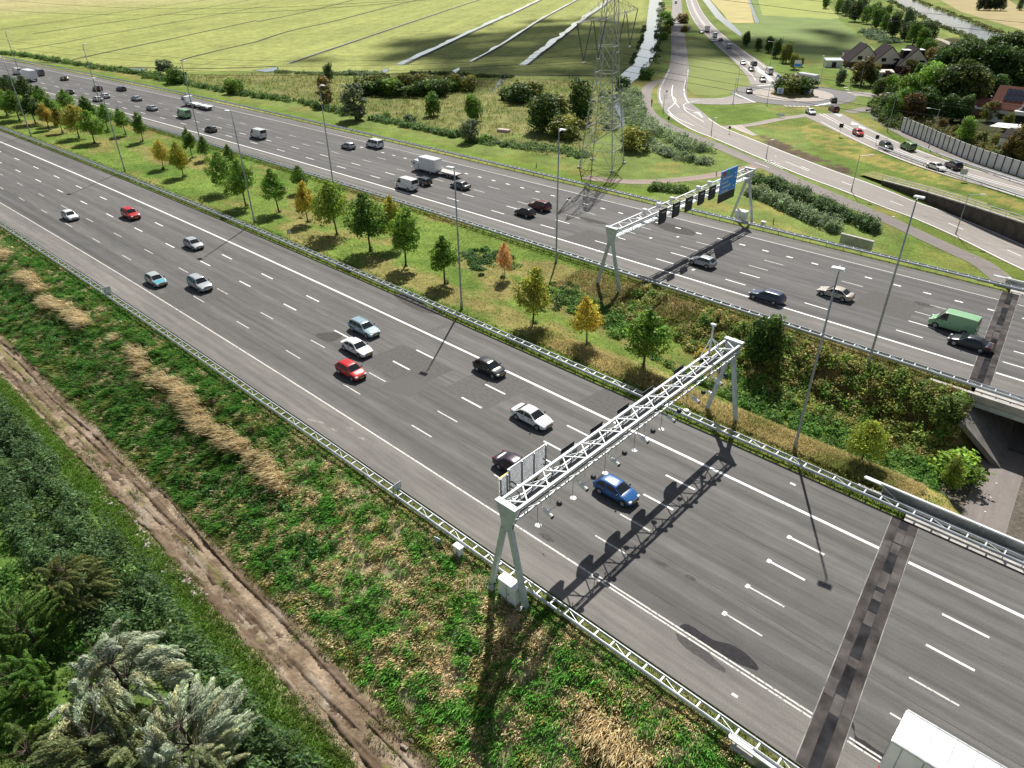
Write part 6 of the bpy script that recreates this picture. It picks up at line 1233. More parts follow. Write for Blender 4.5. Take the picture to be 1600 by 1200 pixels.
# meadow beyond the far carriageway
for (bx, ty, col, ws, kind, lb, cat) in (((512, 165), 112, (.24, .20, .075), 1.15, 'column', 'brownish conical tree beside the far carriageway', 'tree'), ((557, 187), 124, (.19, .23, .13), 1.6, 'column', 'grey green poplar beside the far carriageway', 'tree'), ((515, 128), 100, DG, .9, 'broad', 'dark round tree behind the brownish conical one', 'tree'), ((678, 181), 147, GD, 1., 'broad', 'small round tree with visible trunk in the meadow, left of two', 'tree'), ((740, 189), 149, GD, .95, 'broad', 'dark round tree in the meadow, right of two', 'tree'), ((733, 222), 188, TEAL, 1.15, 'broad', 'grey green willow bush at the ditch below the dark round tree', 'tree'), ((847, 206), 150, DG, 1.2, 'broad', 'large dark bushy tree left of the pylon', 'tree'), ((908, 190), 126, DG, 1., 'broad', 'dark tree directly left of the pylon', 'tree'), ((885, 215), 182, OLI, 1.5, 'bush', 'olive bush in front of the dark trees left of the pylon', 'bush'), ((868, 175), 150, OLI, 1.5, 'bush', 'olive bush between the dark trees left of the pylon', 'bush'), ((992, 235), 202, OLI, 1.4, 'bush', 'round olive bush right of the pylon feet', 'bush'), ((972, 140), 120, DG, 1.6, 'bush', 'dark bush at the narrow part of the canal', 'bush'), ((1008, 124), 105, GD, 1.1, 'bush', 'bush on the canal bank by the bend of the cycle path', 'bush'),
        ((810, 160), 132, DG, 1.5, 'bush', 'dark shrub in the meadow, left of the ditch end', 'bush'), ((795, 155), 137, DG, 1.4, 'bush', 'dark shrub left of another in the meadow near the pond', 'bush'), ((835, 150), 128, OLI, 1.5, 'bush', 'olive shrub near the small pond', 'bush'), ((258, 110), 93, TEAL, 1.6, 'bush', 'grey green shrub at the field ditch, left of two', 'bush'), ((276, 130), 107, GD, 1.4, 'bush', 'round green shrub at the field ditch, right of two', 'bush'), ((368, 146), 124, GD, 1.4, 'bush', 'green shrub beside the far guard rail near the car transporter', 'bush'), ((760, 222), 210, GM, 1.4, 'bush', 'small green bush near the far guard rail below the willow', 'bush'), ((640, 192), 178, TEAL, 1.3, 'bush', 'small grey green bush at the reeds', 'bush'), ((605, 186), 176, GM, 1.4, 'bush', 'small bush right of the poplar', 'bush'), ((580, 187), 180, GM, 1.5, 'bush', 'tiny bush at the foot of the poplar', 'bush')):
    p = pt(*bx); plant(kind, p, max(1.2, height_for(p, ty)), ws, col, lb, cat, 'trees and bushes of the meadow')
rs = random.Random(5); o_n = ['first', 'second', 'third', 'fourth', 'fifth', 'sixth', 'seventh', 'eighth', 'ninth', 'tenth', 'eleventh', 'twelfth', 'thirteenth', 'fourteenth', 'fifteenth', 'sixteenth', 'seventeenth', 'eighteenth', 'nineteenth', 'twentieth', 'twenty-first', 'twenty-second', 'twenty-third', 'twenty-fourth', 'twenty-fifth', 'twenty-sixth', 'twenty-seventh', 'twenty-eighth']
i = 0
for x in range(572, 730, 13):
    for y in ((140, 150) if x < 715 else (147,)):
        p = pt(x+rs.uniform(-4, 4), y+rs.uniform(-2, 2)-(6 if x > 690 else 0)); plant('bush', p, rs.uniform(3.0, 5.2), rs.uniform(1.1, 1.6), (DG if y == 150 else OLI) if rs.random() < .75 else GD, '%s shrub from the left in the long dark thicket of the meadow, %s row' % (o_n[(x-572)//13], 'front' if y == 150 else 'back'), 'bush', 'thicket of the meadow')
# roundabout shrubs
i = 0
for a, q, cl in ((0, .15, DG), (1.3, .6, OLI), (2.5, .6, OLI), (3.7, .6, GD), (5., .55, OLI), (.5, .9, DG), (3.2, .95, DG)):
    p = rc+np.array([ri*.62*q*math.cos(a), ri*.62*q*math.sin(a), .3]); plant('bush', p, 4.6+.5*math.sin(a*3), 1.15, cl, '%s shrub of the clump planted on the roundabout' % ('olive' if cl is OLI else 'dark green' if cl is DG else 'mid green'), 'bush', '%s shrubs on the roundabout' % ('olive' if cl is OLI else 'dark green' if cl is DG else 'green'))
# trees by the queueing cars
for k, (x, y, ty, cl) in enumerate(((1166, 72, 50, DG), (1184, 79, 60, DG), (1200, 82, 58, DG), (1212, 90, 62, DG), (1228, 98, 68, OLI), (1240, 108, 84, OLI), (1250, 104, 90, OLI))):
    p = pt(x, y); plant('broad', p, max(3, height_for(p, ty)), .9, cl, '%s roadside tree counted from the top in the row beside the queueing cars' % o_n[k], 'tree', 'row of trees beside the queue')
# the shelter belt running down to the houses
k = 0
for (x0, y0, x1, y1, n, hh) in ((1292, 12, 1440, 78, 11, 9.), (1312, 2, 1450, 70, 9, 10.)):
    for j in range(n):
        u = j/(n-1); p = pt(x0+(x1-x0)*u+rs.uniform(-3, 3), y0+(y1-y0)*u+rs.uniform(-2, 2)); plant('broad', p, hh*rs.uniform(.8, 1.25), rs.uniform(.75, 1.), rs.choice((TEAL, (.07, .10, .035), GD)), '%s tree from the far end in the %s row of the belt above the houses' % (o_n[j], 'left' if n == 11 else 'right'), 'tree', 'tree belt above the houses'); k += 1
for k, x in enumerate((1528, 1537, 1546, 1555, 1563)): p = pt(x, 16+.1*k); plant('broad', p, 8.5, .8, (.06, .09, .04), '%s pollard from the left beyond the river' % o_n[k], 'tree', 'pollards beyond the river')
p = pt(1592, 16); plant('broad', p, 7, .8, TEAL, 'single small tree at the right beyond the river', 'tree')
# woods and gardens on the right
WD = [(1345, 133, 92, (.13, .105, .03), 'brown tree before the leftmost gabled house', 1.35), (1312, 132, 108, TEAL, 'grey green tree left of the brown one', 1.1), (1360, 134, 106, DG, 'dark green bush tree right of the brown one', 1.2), (1368, 116, 99, (.2, .18, .03), 'yellow green shrub before the middle gabled house', 1.4), (1385, 128, 112, (.05, .03, .025), 'dark purple shrub before the camper van', 1.6), (1412, 128, 104, (.06, .035, .025), 'dark reddish tree before the rightmost gabled house', 1.2), (1432, 125, 100, GD, 'green tree before the rightmost gabled house', 1.), (1372, 150, 123, (.10, .14, .025), 'light green tree at the roundabout edge of the wood', 1.2), (1390, 148, 118, GM, 'green tree above the roundabout exit', 1.2)]
for x, y, ty, cl, lb, ws in WD: p = pt(x, y); plant('broad', p, max(2.5, height_for(p, ty)), ws*.85, cl, lb, 'tree', 'trees around the gabled houses')
WOODS = [(1392, 188, 150, GD), (1380, 176, 152, DG), (1404, 180, 140, GM), (1398, 165, 132, DG), (1420, 190, 146, (.12, .085, .03)), (1416, 170, 118, GM), (1436, 168, 108, GM), (1445, 188, 140, DG), (1450, 160, 100, GM), (1466, 170, 104, (.08, .12, .028)), (1486, 172, 98, (.09, .125, .035)), (1508, 172, 104, (.09, .12, .035)), (1478, 190, 150, DG), (1500, 190, 150, DG), (1470, 205, 186, (.14, .09, .03)), (1505, 226, 185, GM), (1488, 214, 196, OLI), (1530, 226, 205, OLI), (1552, 232, 210, OLI), (1545, 190, 158, OLI), (1570, 205, 178, OLI), (1578, 248, 205, (.11, .09, .028)), (1596, 252, 200, BRN), (1460, 128, 80, DG), (1480, 130, 72, DG), (1500, 132, 70, DG), (1520, 134, 72, DG), (1540, 138, 72, DG), (1560, 140, 78, DG), (1580, 142, 80, DG), (1600, 146, 84, DG), (1470, 112, 70, DG), (1495, 108, 64, DG), (1520, 104, 62, DG), (1545, 100, 54, DG), (1570, 102, 52, DG), (1595, 104, 54, DG), (1530, 160, 112, DG), (1550, 162, 118, DG), (1420, 118, 92, (.10, .10, .03)), (1445, 96, 62, GD), (1452, 104, 76, BRN), (1618, 180, 120, DG), (1612, 130, 70, DG)]
near_lm = [('the grey noise barrier', 1450, 215), ('the villa', 1585, 165), ('the rightmost gabled house', 1430, 95), ('the white lean-to roof', 1535, 172), ('the river bank', 1550, 66), ('the garden path end of the barrier', 1398, 195)]
ww = {id(DG): 'very dark green', id(GD): 'dark green', id(GM): 'green', id(OLI): 'olive', id(BRN): 'brown'}
cnt = {}
WL = ['at the left end of the barrier, low by the path', 'left of the first barrier panels', 'above the bend of the side path', 'dark one where the lawn meets the wood', 'reddish brown behind the first barrier lamp', 'tall one right of the roundabout exit', 'sunlit one at the middle of the wood edge', 'shaded one right above the barrier lamp', 'high sunlit crown in the middle of the wood', 'sunlit crown next to the high one', 'greyish crown left of the villa outbuilding', 'greyish crown nearest the villa outbuilding', 'deeply shaded one behind the barrier', 'deeply shaded one behind the round garden tree', 'orange shrub right behind the barrier', 'round green garden tree behind the middle of the barrier', 'yellowish shrub left of the round garden tree', 'olive shrub right of the round garden tree', 'olive shrub below the sun sail', 'olive tree left of the villa', 'olive tree below the villa balcony', 'brownish tree before the garage', 'brown tree cut by the right edge before the garage', 'dark tree right of the gabled houses', 'second dark tree right of the gabled houses', 'third dark tree right of the gabled houses', 'dark tree above the white lean-to roof', 'dark tree above the villa, left', 'dark tree behind the villa roof, left', 'dark tree behind the villa roof, right', 'dark tree behind the villa at the edge', 'dark tree in the back row next to the river track', 'back row dark tree second from the track', 'back row dark tree in the middle', 'dark tree reaching up to the river, left', 'dark tree reaching up to the river, middle', 'dark tree reaching up to the river, right', 'dark tree close behind the lean-to', 'dark tree between lean-to and villa', 'olive crown touching the rightmost gabled house', 'green crown above the rightmost gabled house', 'brown crown above the rightmost gabled house', 'dark tree just beyond the right edge', 'back row tree at the right edge']
for (x, y, ty, cl), lb in zip(WOODS, WL):
    p = pt(x, y); plant('broad', p, max(2.2, min(17, height_for(p, ty))), rs.uniform(.85, 1.15), cl, 'tree of the wood, '+lb, 'tree', 'trees of the wood on the right')
for k, (x, y, ty, cl) in enumerate(((1046, 40, 28, GD), (1042, 52, 40, OLI), (1036, 62, 50, GD), (1039, 30, 18, GM), (1069, 50, 40, BRN), (1066, 36, 22, BRN))):
    p = pt(x, y); plant('bush', p, max(1.5, height_for(p, ty)), 1.4, cl, '%s bush from the left along the narrow canal road' % o_n[k], 'bush', 'bushes along the canal road')
# ------------------------------------------------------------------ foreground willows
def willow(seed):
    """feathery plumes that all lean with the wind"""
    rg = np.random.default_rng(seed); n = 120; u = rg.uniform(0, 1, n)**.8; a = rg.uniform(0, 2*np.pi, n); R = 4.3*np.sin(np.pi*(.20+.66*u))**.8; o = R*rg.uniform(.35, 1.05, n)**.6
    base = np.stack([np.cos(a)*o*.8, np.sin(a)*o*.8, 1.0+5.4*u], 1); out = np.stack([np.cos(a), np.sin(a), .75+0*a], 1); ax = out*.7+np.array([-.55, -.65, .05])+rg.normal(0, .22, (n, 3)); ax /= np.linalg.norm(ax, axis=1)[:, None]
    Ln = rg.uniform(1.1, 2.5, n); rr = rg.uniform(.32, .62, n); m = 66000; k = rg.choice(n, m, p=Ln*rr/np.sum(Ln*rr)); s = rg.uniform(0, 1, m)
    d = rg.normal(0, 1, (m, 3)); d /= np.linalg.norm(d, axis=1)[:, None]; C = base[k]+ax[k]*(s*Ln[k])[:, None]+d*(rr[k]*(1-.75*s)*rg.uniform(.3, 1.1, m))[:, None]; C[:, 2] -= .55*s*s*Ln[k]*.6
    V, Fq = cards(C, d+np.array([0, 0, .5]), .135, .22, rg, .5, None); 
    al = ax[k]+np.array([-.2, -.3, -.5])+rg.normal(0, .3, (m, 3)); nr = d+np.array([0, 0, .5])+rg.normal(0, .4, (m, 3)); nr /= np.linalg.norm(nr, axis=1)[:, None]; al -= nr*(al*nr).sum(1)[:, None]; al /= np.linalg.norm(al, axis=1)[:, None]; bb = np.cross(nr, al); sz = (.125*rg.uniform(.5, 1.5, m))[:, None]
    V = np.stack([C-al*sz, C+bb*sz*.22, C+al*sz, C-bb*sz*.22], 1).reshape(-1, 3)
    hue = np.array([[1, 1, 1], [1.12, 1.1, 1.15], [1.1, 1.0, .82], [.8, .86, .8], [.95, 1., .9]])[rg.choice(5, n, p=[.3, .25, .15, .15, .15])]*rg.lognormal(0, .14, n)[:, None]
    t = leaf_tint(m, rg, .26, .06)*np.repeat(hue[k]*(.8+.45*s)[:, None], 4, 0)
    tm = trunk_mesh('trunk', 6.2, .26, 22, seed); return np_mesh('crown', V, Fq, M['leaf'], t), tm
WILLOW = [willow(s) for s in (51, 52, 53)]
SILV = (.40, .45, .32)
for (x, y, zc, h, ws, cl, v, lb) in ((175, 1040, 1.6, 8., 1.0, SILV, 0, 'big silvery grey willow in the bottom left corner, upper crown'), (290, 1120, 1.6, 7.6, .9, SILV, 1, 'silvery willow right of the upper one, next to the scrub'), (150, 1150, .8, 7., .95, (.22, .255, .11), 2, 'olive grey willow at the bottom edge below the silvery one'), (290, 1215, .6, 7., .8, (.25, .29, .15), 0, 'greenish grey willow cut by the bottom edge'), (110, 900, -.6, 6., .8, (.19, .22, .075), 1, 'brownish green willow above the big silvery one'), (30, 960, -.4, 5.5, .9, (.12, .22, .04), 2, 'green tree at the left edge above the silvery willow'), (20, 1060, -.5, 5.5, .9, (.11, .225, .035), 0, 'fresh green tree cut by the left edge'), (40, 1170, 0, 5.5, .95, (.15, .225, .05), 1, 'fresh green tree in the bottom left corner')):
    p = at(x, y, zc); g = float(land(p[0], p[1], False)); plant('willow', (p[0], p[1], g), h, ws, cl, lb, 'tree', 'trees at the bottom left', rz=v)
# ------------------------------------------------------------------ uncountable plants
def mound_belt(name, centres, rad, hgt, per, size, asp, base, rng, up=.5, var=.3, droop=None, warm=.12):
    """low plants that cover mounds around the given centres"""
    C0 = np.array(centres, float); n = len(C0); r = rad*rng.uniform(.65, 1.35, n); hh = hgt*rng.uniform(.6, 1.35, n); z0 = land(C0[:, 0], C0[:, 1], False)
    k = np.repeat(np.arange(n), per); m = len(k); d = rng.normal(0, 1, (m, 3)); d[:, 2] = np.abs(d[:, 2]); d /= np.linalg.norm(d, axis=1)[:, None]; q = rng.uniform(.45, 1, m)**.5*(.6+.8*fbm(d[:, 0]*2.2+k*1.3, d[:, 1]*2.2+d[:, 2]*2, 11))*np.where(rng.uniform(0, 1, m) > .93, 1.3, 1.)
    C = np.stack([C0[k, 0]+d[:, 0]*r[k]*q, C0[k, 1]+d[:, 1]*r[k]*q, z0[k]-.1+d[:, 2]*hh[k]*q], 1)
    V, Fq = cards(C, d+np.array([0, 0, up]), size*rng.uniform(.65, 1.35, n)[k], asp, rng, .75, droop); b = np.array(base); bs = b[rng.integers(0, len(b), n)][k] if b.ndim == 2 else np.tile(b, (m, 1))
    t = 1.75*leaf_tint(m, rng, var, warm)*np.repeat(bs*rng.lognormal(0, .15, n)[k][:, None], 4, 0)
    return tag(link(name, np_mesh(name, V, Fq, M['grass'], t)), kind='stuff')
def along(P, width, n, rng):
    C = resample(P, .5); s = rng.uniform(0, len(C)-1, n); i = s.astype(int); p = C[i]; tg = C[np.minimum(i+1, len(C)-1)]-C[np.maximum(i-1, 0)]; tg = tg/(np.linalg.norm(tg, axis=1)[:, None]+1e-9)
    return p+np.stack([-tg[:, 1], tg[:, 0]], 1)*rng.uniform(-width/2, width/2, n)[:, None]
g = np.random.default_rng(77)
def tline(t0, t1, x0, x1, n, wob=.5):
    x = g.uniform(x0, x1, n); return np.stack([x, g.uniform(t0, t1, n)+wob*np.sin(x*.21)-shift(x)], 1)
mound_belt('willow_scrub', tline(6.6, 9.5, -125, -14, 620, .3), .85, 2.0, 190, .17, .34, [(.062, .108, .042), (.078, .125, .05), (.05, .095, .032), (.06, .105, .03)], g, .4, .34, (-.3, -.5, .1))
mound_belt('willow_scrub', tline(3.6, 6.2, -125, -44, 300, .4), .9, 1.9, 170, .17, .34, [(.07, .118, .046), (.06, .108, .036)], g, .4, .34, (-.3, -.5, .1))
mound_belt('undergrowth', tline(-14, 3.6, -120, -20, 700, .3), 1.1, 1.0, 110, .17, .5, [(.06, .14, .022), (.05, .115, .02), (.075, .12, .025)], g, .5, .32)
GB = 1.55; LAY = np.array([.12, -.22])
# rough slope: blades in clumps
def blades(name, P, hgt, wid, lean, cols, rng, per=5, spread=.22, sink=.03):
    """clumps of grass blades: P (n,2), hgt (n,), cols (n,3)"""
    n = len(P); k = np.repeat(np.arange(n), per); m = len(k); xy = P[k]+rng.normal(0, spread, (m, 2)); z = land(xy[:, 0], xy[:, 1])-sink
    h = hgt[k]*rng.uniform(.6, 1.3, m); a = rng.uniform(0, 2*np.pi, m); ln = np.stack([np.cos(a), np.sin(a)], 1)*(lean*rng.uniform(.3, 1.3, m)*h)[:, None]+LAY*h[:, None]
    b_ = rng.uniform(0, 2*np.pi, m); wv = np.stack([np.cos(b_), np.sin(b_), 0*b_], 1)*(wid*rng.uniform(.6, 1.4, m))[:, None]/2
    B = np.column_stack([xy, z]); Tp = B+np.column_stack([ln, h]); Md = B+np.column_stack([ln*.35, h*.62])
    V = np.stack([B-wv*.6, Md-wv, Tp, Md+wv], 1).reshape(-1, 3); Fq = np.arange(4*m, dtype=np.int32).reshape(-1, 4)
    t = GB*leaf_tint(m, rng, .26, .06)*np.repeat(cols[k], 4, 0)
    return tag(link(name, np_mesh(name, V, Fq, M['grass'], t)), kind='stuff')
def sample_slope(n, t0, t1, x0=-150, x1=14):
    u = g.uniform(0, 1, n*3); x = x1-(x1-x0)*u**1.7; t = g.uniform(t0, t1, n*3); return np.stack([x, t-shift(x)], 1)[:n], t[:n]
P, t = sample_slope(66000, 15.7, 27.1); x = P[:, 0]
strawb = np.exp(-((t-22.9-.5*np.sin(x*.13)-.4*np.sin(x*.41))/.95)**2)*(1-ss(-52, -40, x))+np.exp(-((t-22.6)/1.2)**2)*ss(-20, -14, x)*(1-ss(-6, -2, x))
rightp = ss(-62, -42, x); nz_ = fbm(P[:, 0]*.55, P[:, 1]*.55, 61); nf = fbm(P[:, 0]*1.3, P[:, 1]*1.3, 62)
strawb = strawb*ss(.30, .46, fbm(x*.22, x*0+3, 63))*ss(.3, .5, fbm(P[:, 0]*.8, P[:, 1]*.8, 65)); patch = fbm(P[:, 0]*.8+7, P[:, 1]*1.1, 64); isst = (g.uniform(0, 1, len(x)) < np.clip(strawb*1.1, 0, 1)) | ((patch > .575-.075*rightp) & (g.uniform(0, 1, len(x)) < .55+.3*rightp))
cols = np.array([(.046, .14, .022), (.062, .16, .028), (.085, .15, .03), (.048, .125, .024)])[g.integers(0, 4, len(x))]; cols[isst] = np.array([(.34, .28, .17), (.29, .235, .135), (.38, .325, .21)])[g.integers(0, 3, isst.sum())]
brn = (nz_ > .6) & ~isst & (g.uniform(0, 1, len(x)) < .4); cols[brn] = (.17, .15, .05)
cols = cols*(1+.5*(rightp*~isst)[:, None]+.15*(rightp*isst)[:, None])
dk = np.exp(-((t-20.6)/1.0)**2)*(1-rightp); cols = cols*(1-.2*dk[:, None])  # blades below the straw band darkened for the shade it casts
hg = np.where(isst, .34+.60*np.clip(strawb, 0, 1), .24+.75*np.clip(nf-.35, 0, 1))*g.uniform(.7, 1.3, len(x))*(1-.35*rightp)
hg *= np.where(t > 25.6, .6, 1.); keep = ~((nf < .40) & (strawb < .3) & (t < 25.5) & (g.uniform(0, 1, len(x)) < .8)) & ~((rightp > .4) & (fbm(P[:, 0]*.75, P[:, 1]*.75, 41) > .60) & (g.uniform(0, 1, len(x)) < .55))
GB = 2.0
LAY = np.array([.28, -.85])
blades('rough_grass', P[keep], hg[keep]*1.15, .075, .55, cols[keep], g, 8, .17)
LAY = np.array([.12, -.22])
GB = 1.3
pb = tline(16.8, 21.4, -140, -40, 900, .2); nb_ = fbm(pb[:, 0]*.35, pb[:, 1]*.5, 71) > .46; mound_belt('weeds', pb[nb_], .5, .75, 110, .105, .5, [(.045, .125, .024), (.06, .145, .028), (.05, .115, .024)], g, .6, .3)
pb = tline(16.6, 26, -62, 2, 620, .1); nb_ = fbm(pb[:, 0]*.5, pb[:, 1]*.5, 72) > .5; mound_belt('weeds', pb[nb_], .34, .5, 90, .085, .5, [(.065, .14, .028), (.09, .165, .036), (.075, .14, .03)], g, .6, .3)
pb = tline(25.2, 26.6, -150, 4, 520, 0.); mound_belt('weeds', pb, .34, .38, 50, .09, .5, [(.05, .125, .018), (.08, .15, .024)], g, .6, .3)
# grass edge of the track and verge tufts
P, t = sample_slope(15000, 9.6, 11.7); blades('grass', P, .22+0*t, .07, .6, np.array([(.10, .20, .026), (.12, .21, .035)])[g.integers(0, 2, len(t))], g, 5, .12)
P, t = sample_slope(5000, 15.3, 16.4); blades('grass', P, .26+0*t, .06, .5, np.array([(.09, .15, .022), (.16, .15, .04)])[g.integers(0, 2, len(t))], g, 5, .12)
P, t = sample_slope(9000, 26.6, 28.25, -240, 20); blades('grass', P, .16+0*t, .06, .5, np.array([(.09, .14, .024), (.24, .19, .07), (.16, .16, .04)])[g.integers(0, 3, len(t))], g, 4, .10)
P, t = sample_slope(14000, 10.6, 16.4, -125, -12); q = fbm(P[:, 0]*.35, t*.9, 110); ok = ((t < 12.2) & (q > .50)) | ((t > 14.7) & (q > .46)) | (q > .67); blades('grass', P[ok], .17+0*t[ok], .06, .6, np.array([(.10, .17, .03), (.15, .16, .045)])[g.integers(0, 2, ok.sum())], g, 5, .13, -.06)
# median grass
def medgrass(n, t0, t1, h, cs, x0=-260, x1=0., per=4, w=.08, name='grass'):
    P, t = sample_slope(n, t0, t1, x0, x1); ok = (P[:, 0]+.2*(t-60) < -4.5) | (t < 56.2); P = P[ok]; q = fbm(P[:, 0]*.16, P[:, 1]*.16, 81); c = np.array(cs)[np.clip((q*len(cs)*1.6-.3*len(cs)+g.normal(0, .5, len(P))).astype(int), 0, len(cs)-1)]
    return blades(name, P, h*(.6+.8*q), w, .6, c, g, per, .16)
medgrass(26000, 57.5, 78.6, .13, [(.10, .20, .03), (.13, .225, .038), (.165, .22, .05), (.24, .215, .085)])
medgrass(7000, 54.25, 57.0, .22, [(.075, .14, .02), (.10, .16, .025), (.15, .17, .04)]); medgrass(6000, 78.6, 80.6, .22, [(.09, .15, .022), (.12, .17, .03), (.17, .17, .05)])
medgrass(9000, 56.8, 60.2, .42, [(.50, .43, .22), (.42, .36, .17), (.24, .27, .08)], -52, -7, 5, .06)
medgrass(9000, 71.5, 78.8, .34, [(.15, .16, .04), (.24, .20, .09), (.32, .25, .13), (.12, .16, .03)], -60, -9, 5, .07)
# bramble thicket of the sunken median, and the dark patch by the orange tree
pb = np.stack([g.uniform(-54, -7, 1500), g.uniform(65.5, 79, 1500)], 1); q = fbm(pb[:, 0]*.19, pb[:, 1]*.19, 91); ok = (q+.012*(pb[:, 0]+40) > .47) & (pb[:, 0]+.2*(pb[:, 1]-60) < -4.6) & (pb[:, 1] < 78.4)
mound_belt('bramble_thicket', pb[ok & (pb[:, 1] > 70.5)], .75, .95, 130, .13, .55, [(.20, .205, .052), (.27, .235, .09), (.11, .17, .034), (.17, .21, .05), (.095, .18, .032)], g, .5, .33)
mound_belt('bramble_thicket', pb[ok & (pb[:, 1] <= 71.5)], .7, .8, 130, .13, .55, [(.075, .16, .028), (.06, .135, .024), (.095, .165, .032)], g, .5, .3)
pb = np.stack([g.uniform(-30, -6.5, 260), g.uniform(61, 67, 260)], 1); ok = (pb[:, 1] > 63.5+.12*(-pb[:, 0]-8)) & (pb[:, 0] < -6.5); mound_belt('bramble_thicket', pb[ok], .6, .6, 110, .12, .55, [(.05, .11, .018), (.065, .125, .022)], g, .5, .3)
P0 = pt(758, 408); pb = P0[:2]+g.normal(0, 1, (70, 2))*np.array([2.4, 1.8]); mound_belt('ground_cover', pb, .75, .5, 110, .14, .6, [(.035, .085, .02), (.05, .11, .02)], g, .7, .28)
P0 = pt(900, 470); pb = P0[:2]+g.normal(0, 1, (60, 2))*np.array([3.2, 1.6]); mound_belt('ground_cover', pb, .7, .6, 110, .14, .6, [(.05, .10, .02), (.06, .12, .022)], g, .6, .28)
# tufts round the median trunks
ctr = np.array([pt(*r_[0])[:2] for r_ in ROW if r_[0][0] > -5]); mound_belt('tree_tufts', np.repeat(ctr, 2, 0)+g.normal(0, .22, (2*len(ctr), 2)), .42, .62, 60, .12, .5, [(.04, .07, .016), (.05, .09, .018)], g, .6, .25)
# reeds, hedges and meadow growth
RD = [(.15, .20, .11), (.125, .175, .08), (.17, .21, .12)]
def px_belt(name, L, w, n, rad, h, per, size, cols, asp=.4): mound_belt(name, along(pl(L), w, n, g), rad, h, per, size, asp, cols, g, .4, .3)
px_belt('reeds', [(985, 148), (990, 175), (1003, 195), (1030, 212), (1060, 224), (1098, 240)], 5.5, 210, 1.5, 2.3, 110, .26, RD); px_belt('reeds', [(1010, 222), (1040, 240), (1080, 252), (1112, 256)], 3., 90, 1.2, 1.5, 100, .25, RD)
px_belt('reeds', [(948, 150), (950, 175), (954, 205)], 4., 60, 1.3, 1.8, 90, .28, [(.16, .19, .10), (.13, .17, .08)]); px_belt('reeds', [(1180, 303), (1220, 320), (1265, 342), (1310, 361)], 3.4, 170, 1.0, 1.7, 120, .22, RD); px_belt('reeds', [(1205, 290), (1250, 310), (1300, 333), (1370, 362)], 3.2, 180, 1.0, 1.9, 120, .22, [(.05, .09, .03), (.075, .12, .05)])
px_belt('reeds', [(1180, 283), (1215, 292)], 4, 60, 1.1, 1.4, 110, .22, [(.07, .12, .03)]); px_belt('reeds', [(1020, 295), (1070, 300)], 2.5, 50, 1.0, 1.2, 100, .22, [(.08, .13, .03)])
HG = [(.06, .115, .025), (.08, .135, .03)]
px_belt('hedge', [(0, 84), (40, 88), (95, 97), (150, 106), (200, 113), (250, 121)], 3.4, 260, 1.3, 1.5, 60, .36, HG); px_belt('hedge', [(225, 121), (290, 131), (345, 142), (400, 151), (470, 161), (545, 180)], 3.2, 260, 1.1, 1.4, 70, .30, HG); px_belt('hedge', [(585, 186), (650, 200), (715, 214)], 3., 130, 1.1, 1.3, 80, .28, [(.09, .15, .05), (.07, .125, .03)]); px_belt('reeds', [(735, 220), (790, 226), (840, 232), (880, 236), (915, 246)], 4.5, 150, 1.1, 1.0, 80, .26, [(.11, .16, .06), (.08, .14, .035)])
px_belt('hedge', [(540, 115), (600, 118)], 6, 80, 1.3, 1.2, 70, .34, [(.12, .16, .07)]); px_belt('hedge', [(640, 115), (700, 117), (760, 120), (800, 121)], 3, 80, 1.2, 1., 60, .34, [(.05, .075, .02)]); px_belt('hedge', [(430, 113), (490, 116), (545, 117)], 3, 60, 1.2, .9, 60, .34, [(.10, .14, .05)])
px_belt('canal_bank_growth', [(1034, 4), (1030, 60), (1020, 95), (1008, 118)], 4, 90, 1.3, 1.3, 60, .4, [(.06, .09, .025)]); px_belt('canal_bank_growth', [(1008, 40), (998, 72), (985, 102)], 1.5, 50, .9, .9, 50, .36, [(.05, .075, .02)]); px_belt('river_growth', [(1390, 2), (1452, 33), (1500, 53), (1545, 72)], 4, 120, 1.6, 1.4, 50, .5, [(.06, .08, .02)]); px_belt('river_growth', [(1430, 0), (1500, 27), (1562, 51)], 3, 90, 1.5, 1.2, 50, .5, [(.10, .11, .03)]); px_belt('reeds', [(1355, 50), (1375, 62), (1395, 68)], 9, 90, 1.8, 2., 70, .4, [(.09, .13, .07)])
px_belt('undergrowth', [(1375, 160), (1385, 182), (1400, 196), (1420, 200)], 6, 110, 1.5, 2.2, 110, .3, [(.05, .08, .018), (.07, .10, .02)]); px_belt('undergrowth', [(1430, 195), (1480, 210), (1530, 228), (1590, 250)], 9, 240, 1.4, 1.6, 100, .28, [(.09, .085, .025), (.06, .08, .02), (.12, .11, .03)])
px_belt('undergrowth', [(1440, 150), (1490, 158), (1540, 160), (1600, 160)], 30, 300, 2., 2.4, 80, .36, [(.03, .045, .012), (.05, .07, .018)])
# meadow tussocks
x = g.uniform(-340, -85, 9000); y = g.uniform(113, 215, 9000); ok = in_poly(x, y, MEADOW); pb = np.stack([x[ok], y[ok]], 1); cm_ = np.array([(.17, .18, .06), (.125, .155, .042), (.205, .185, .08), (.10, .14, .034)])[np.clip((fbm(pb[:, 0]*.07, pb[:, 1]*.07, 95)*6-1+g.normal(0, .6, len(pb))).astype(int), 0, 3)]
blades('meadow_grass', pb, .5+.3*g.uniform(0, 1, len(pb)), .22, .5, cm_, g, 5, .7)
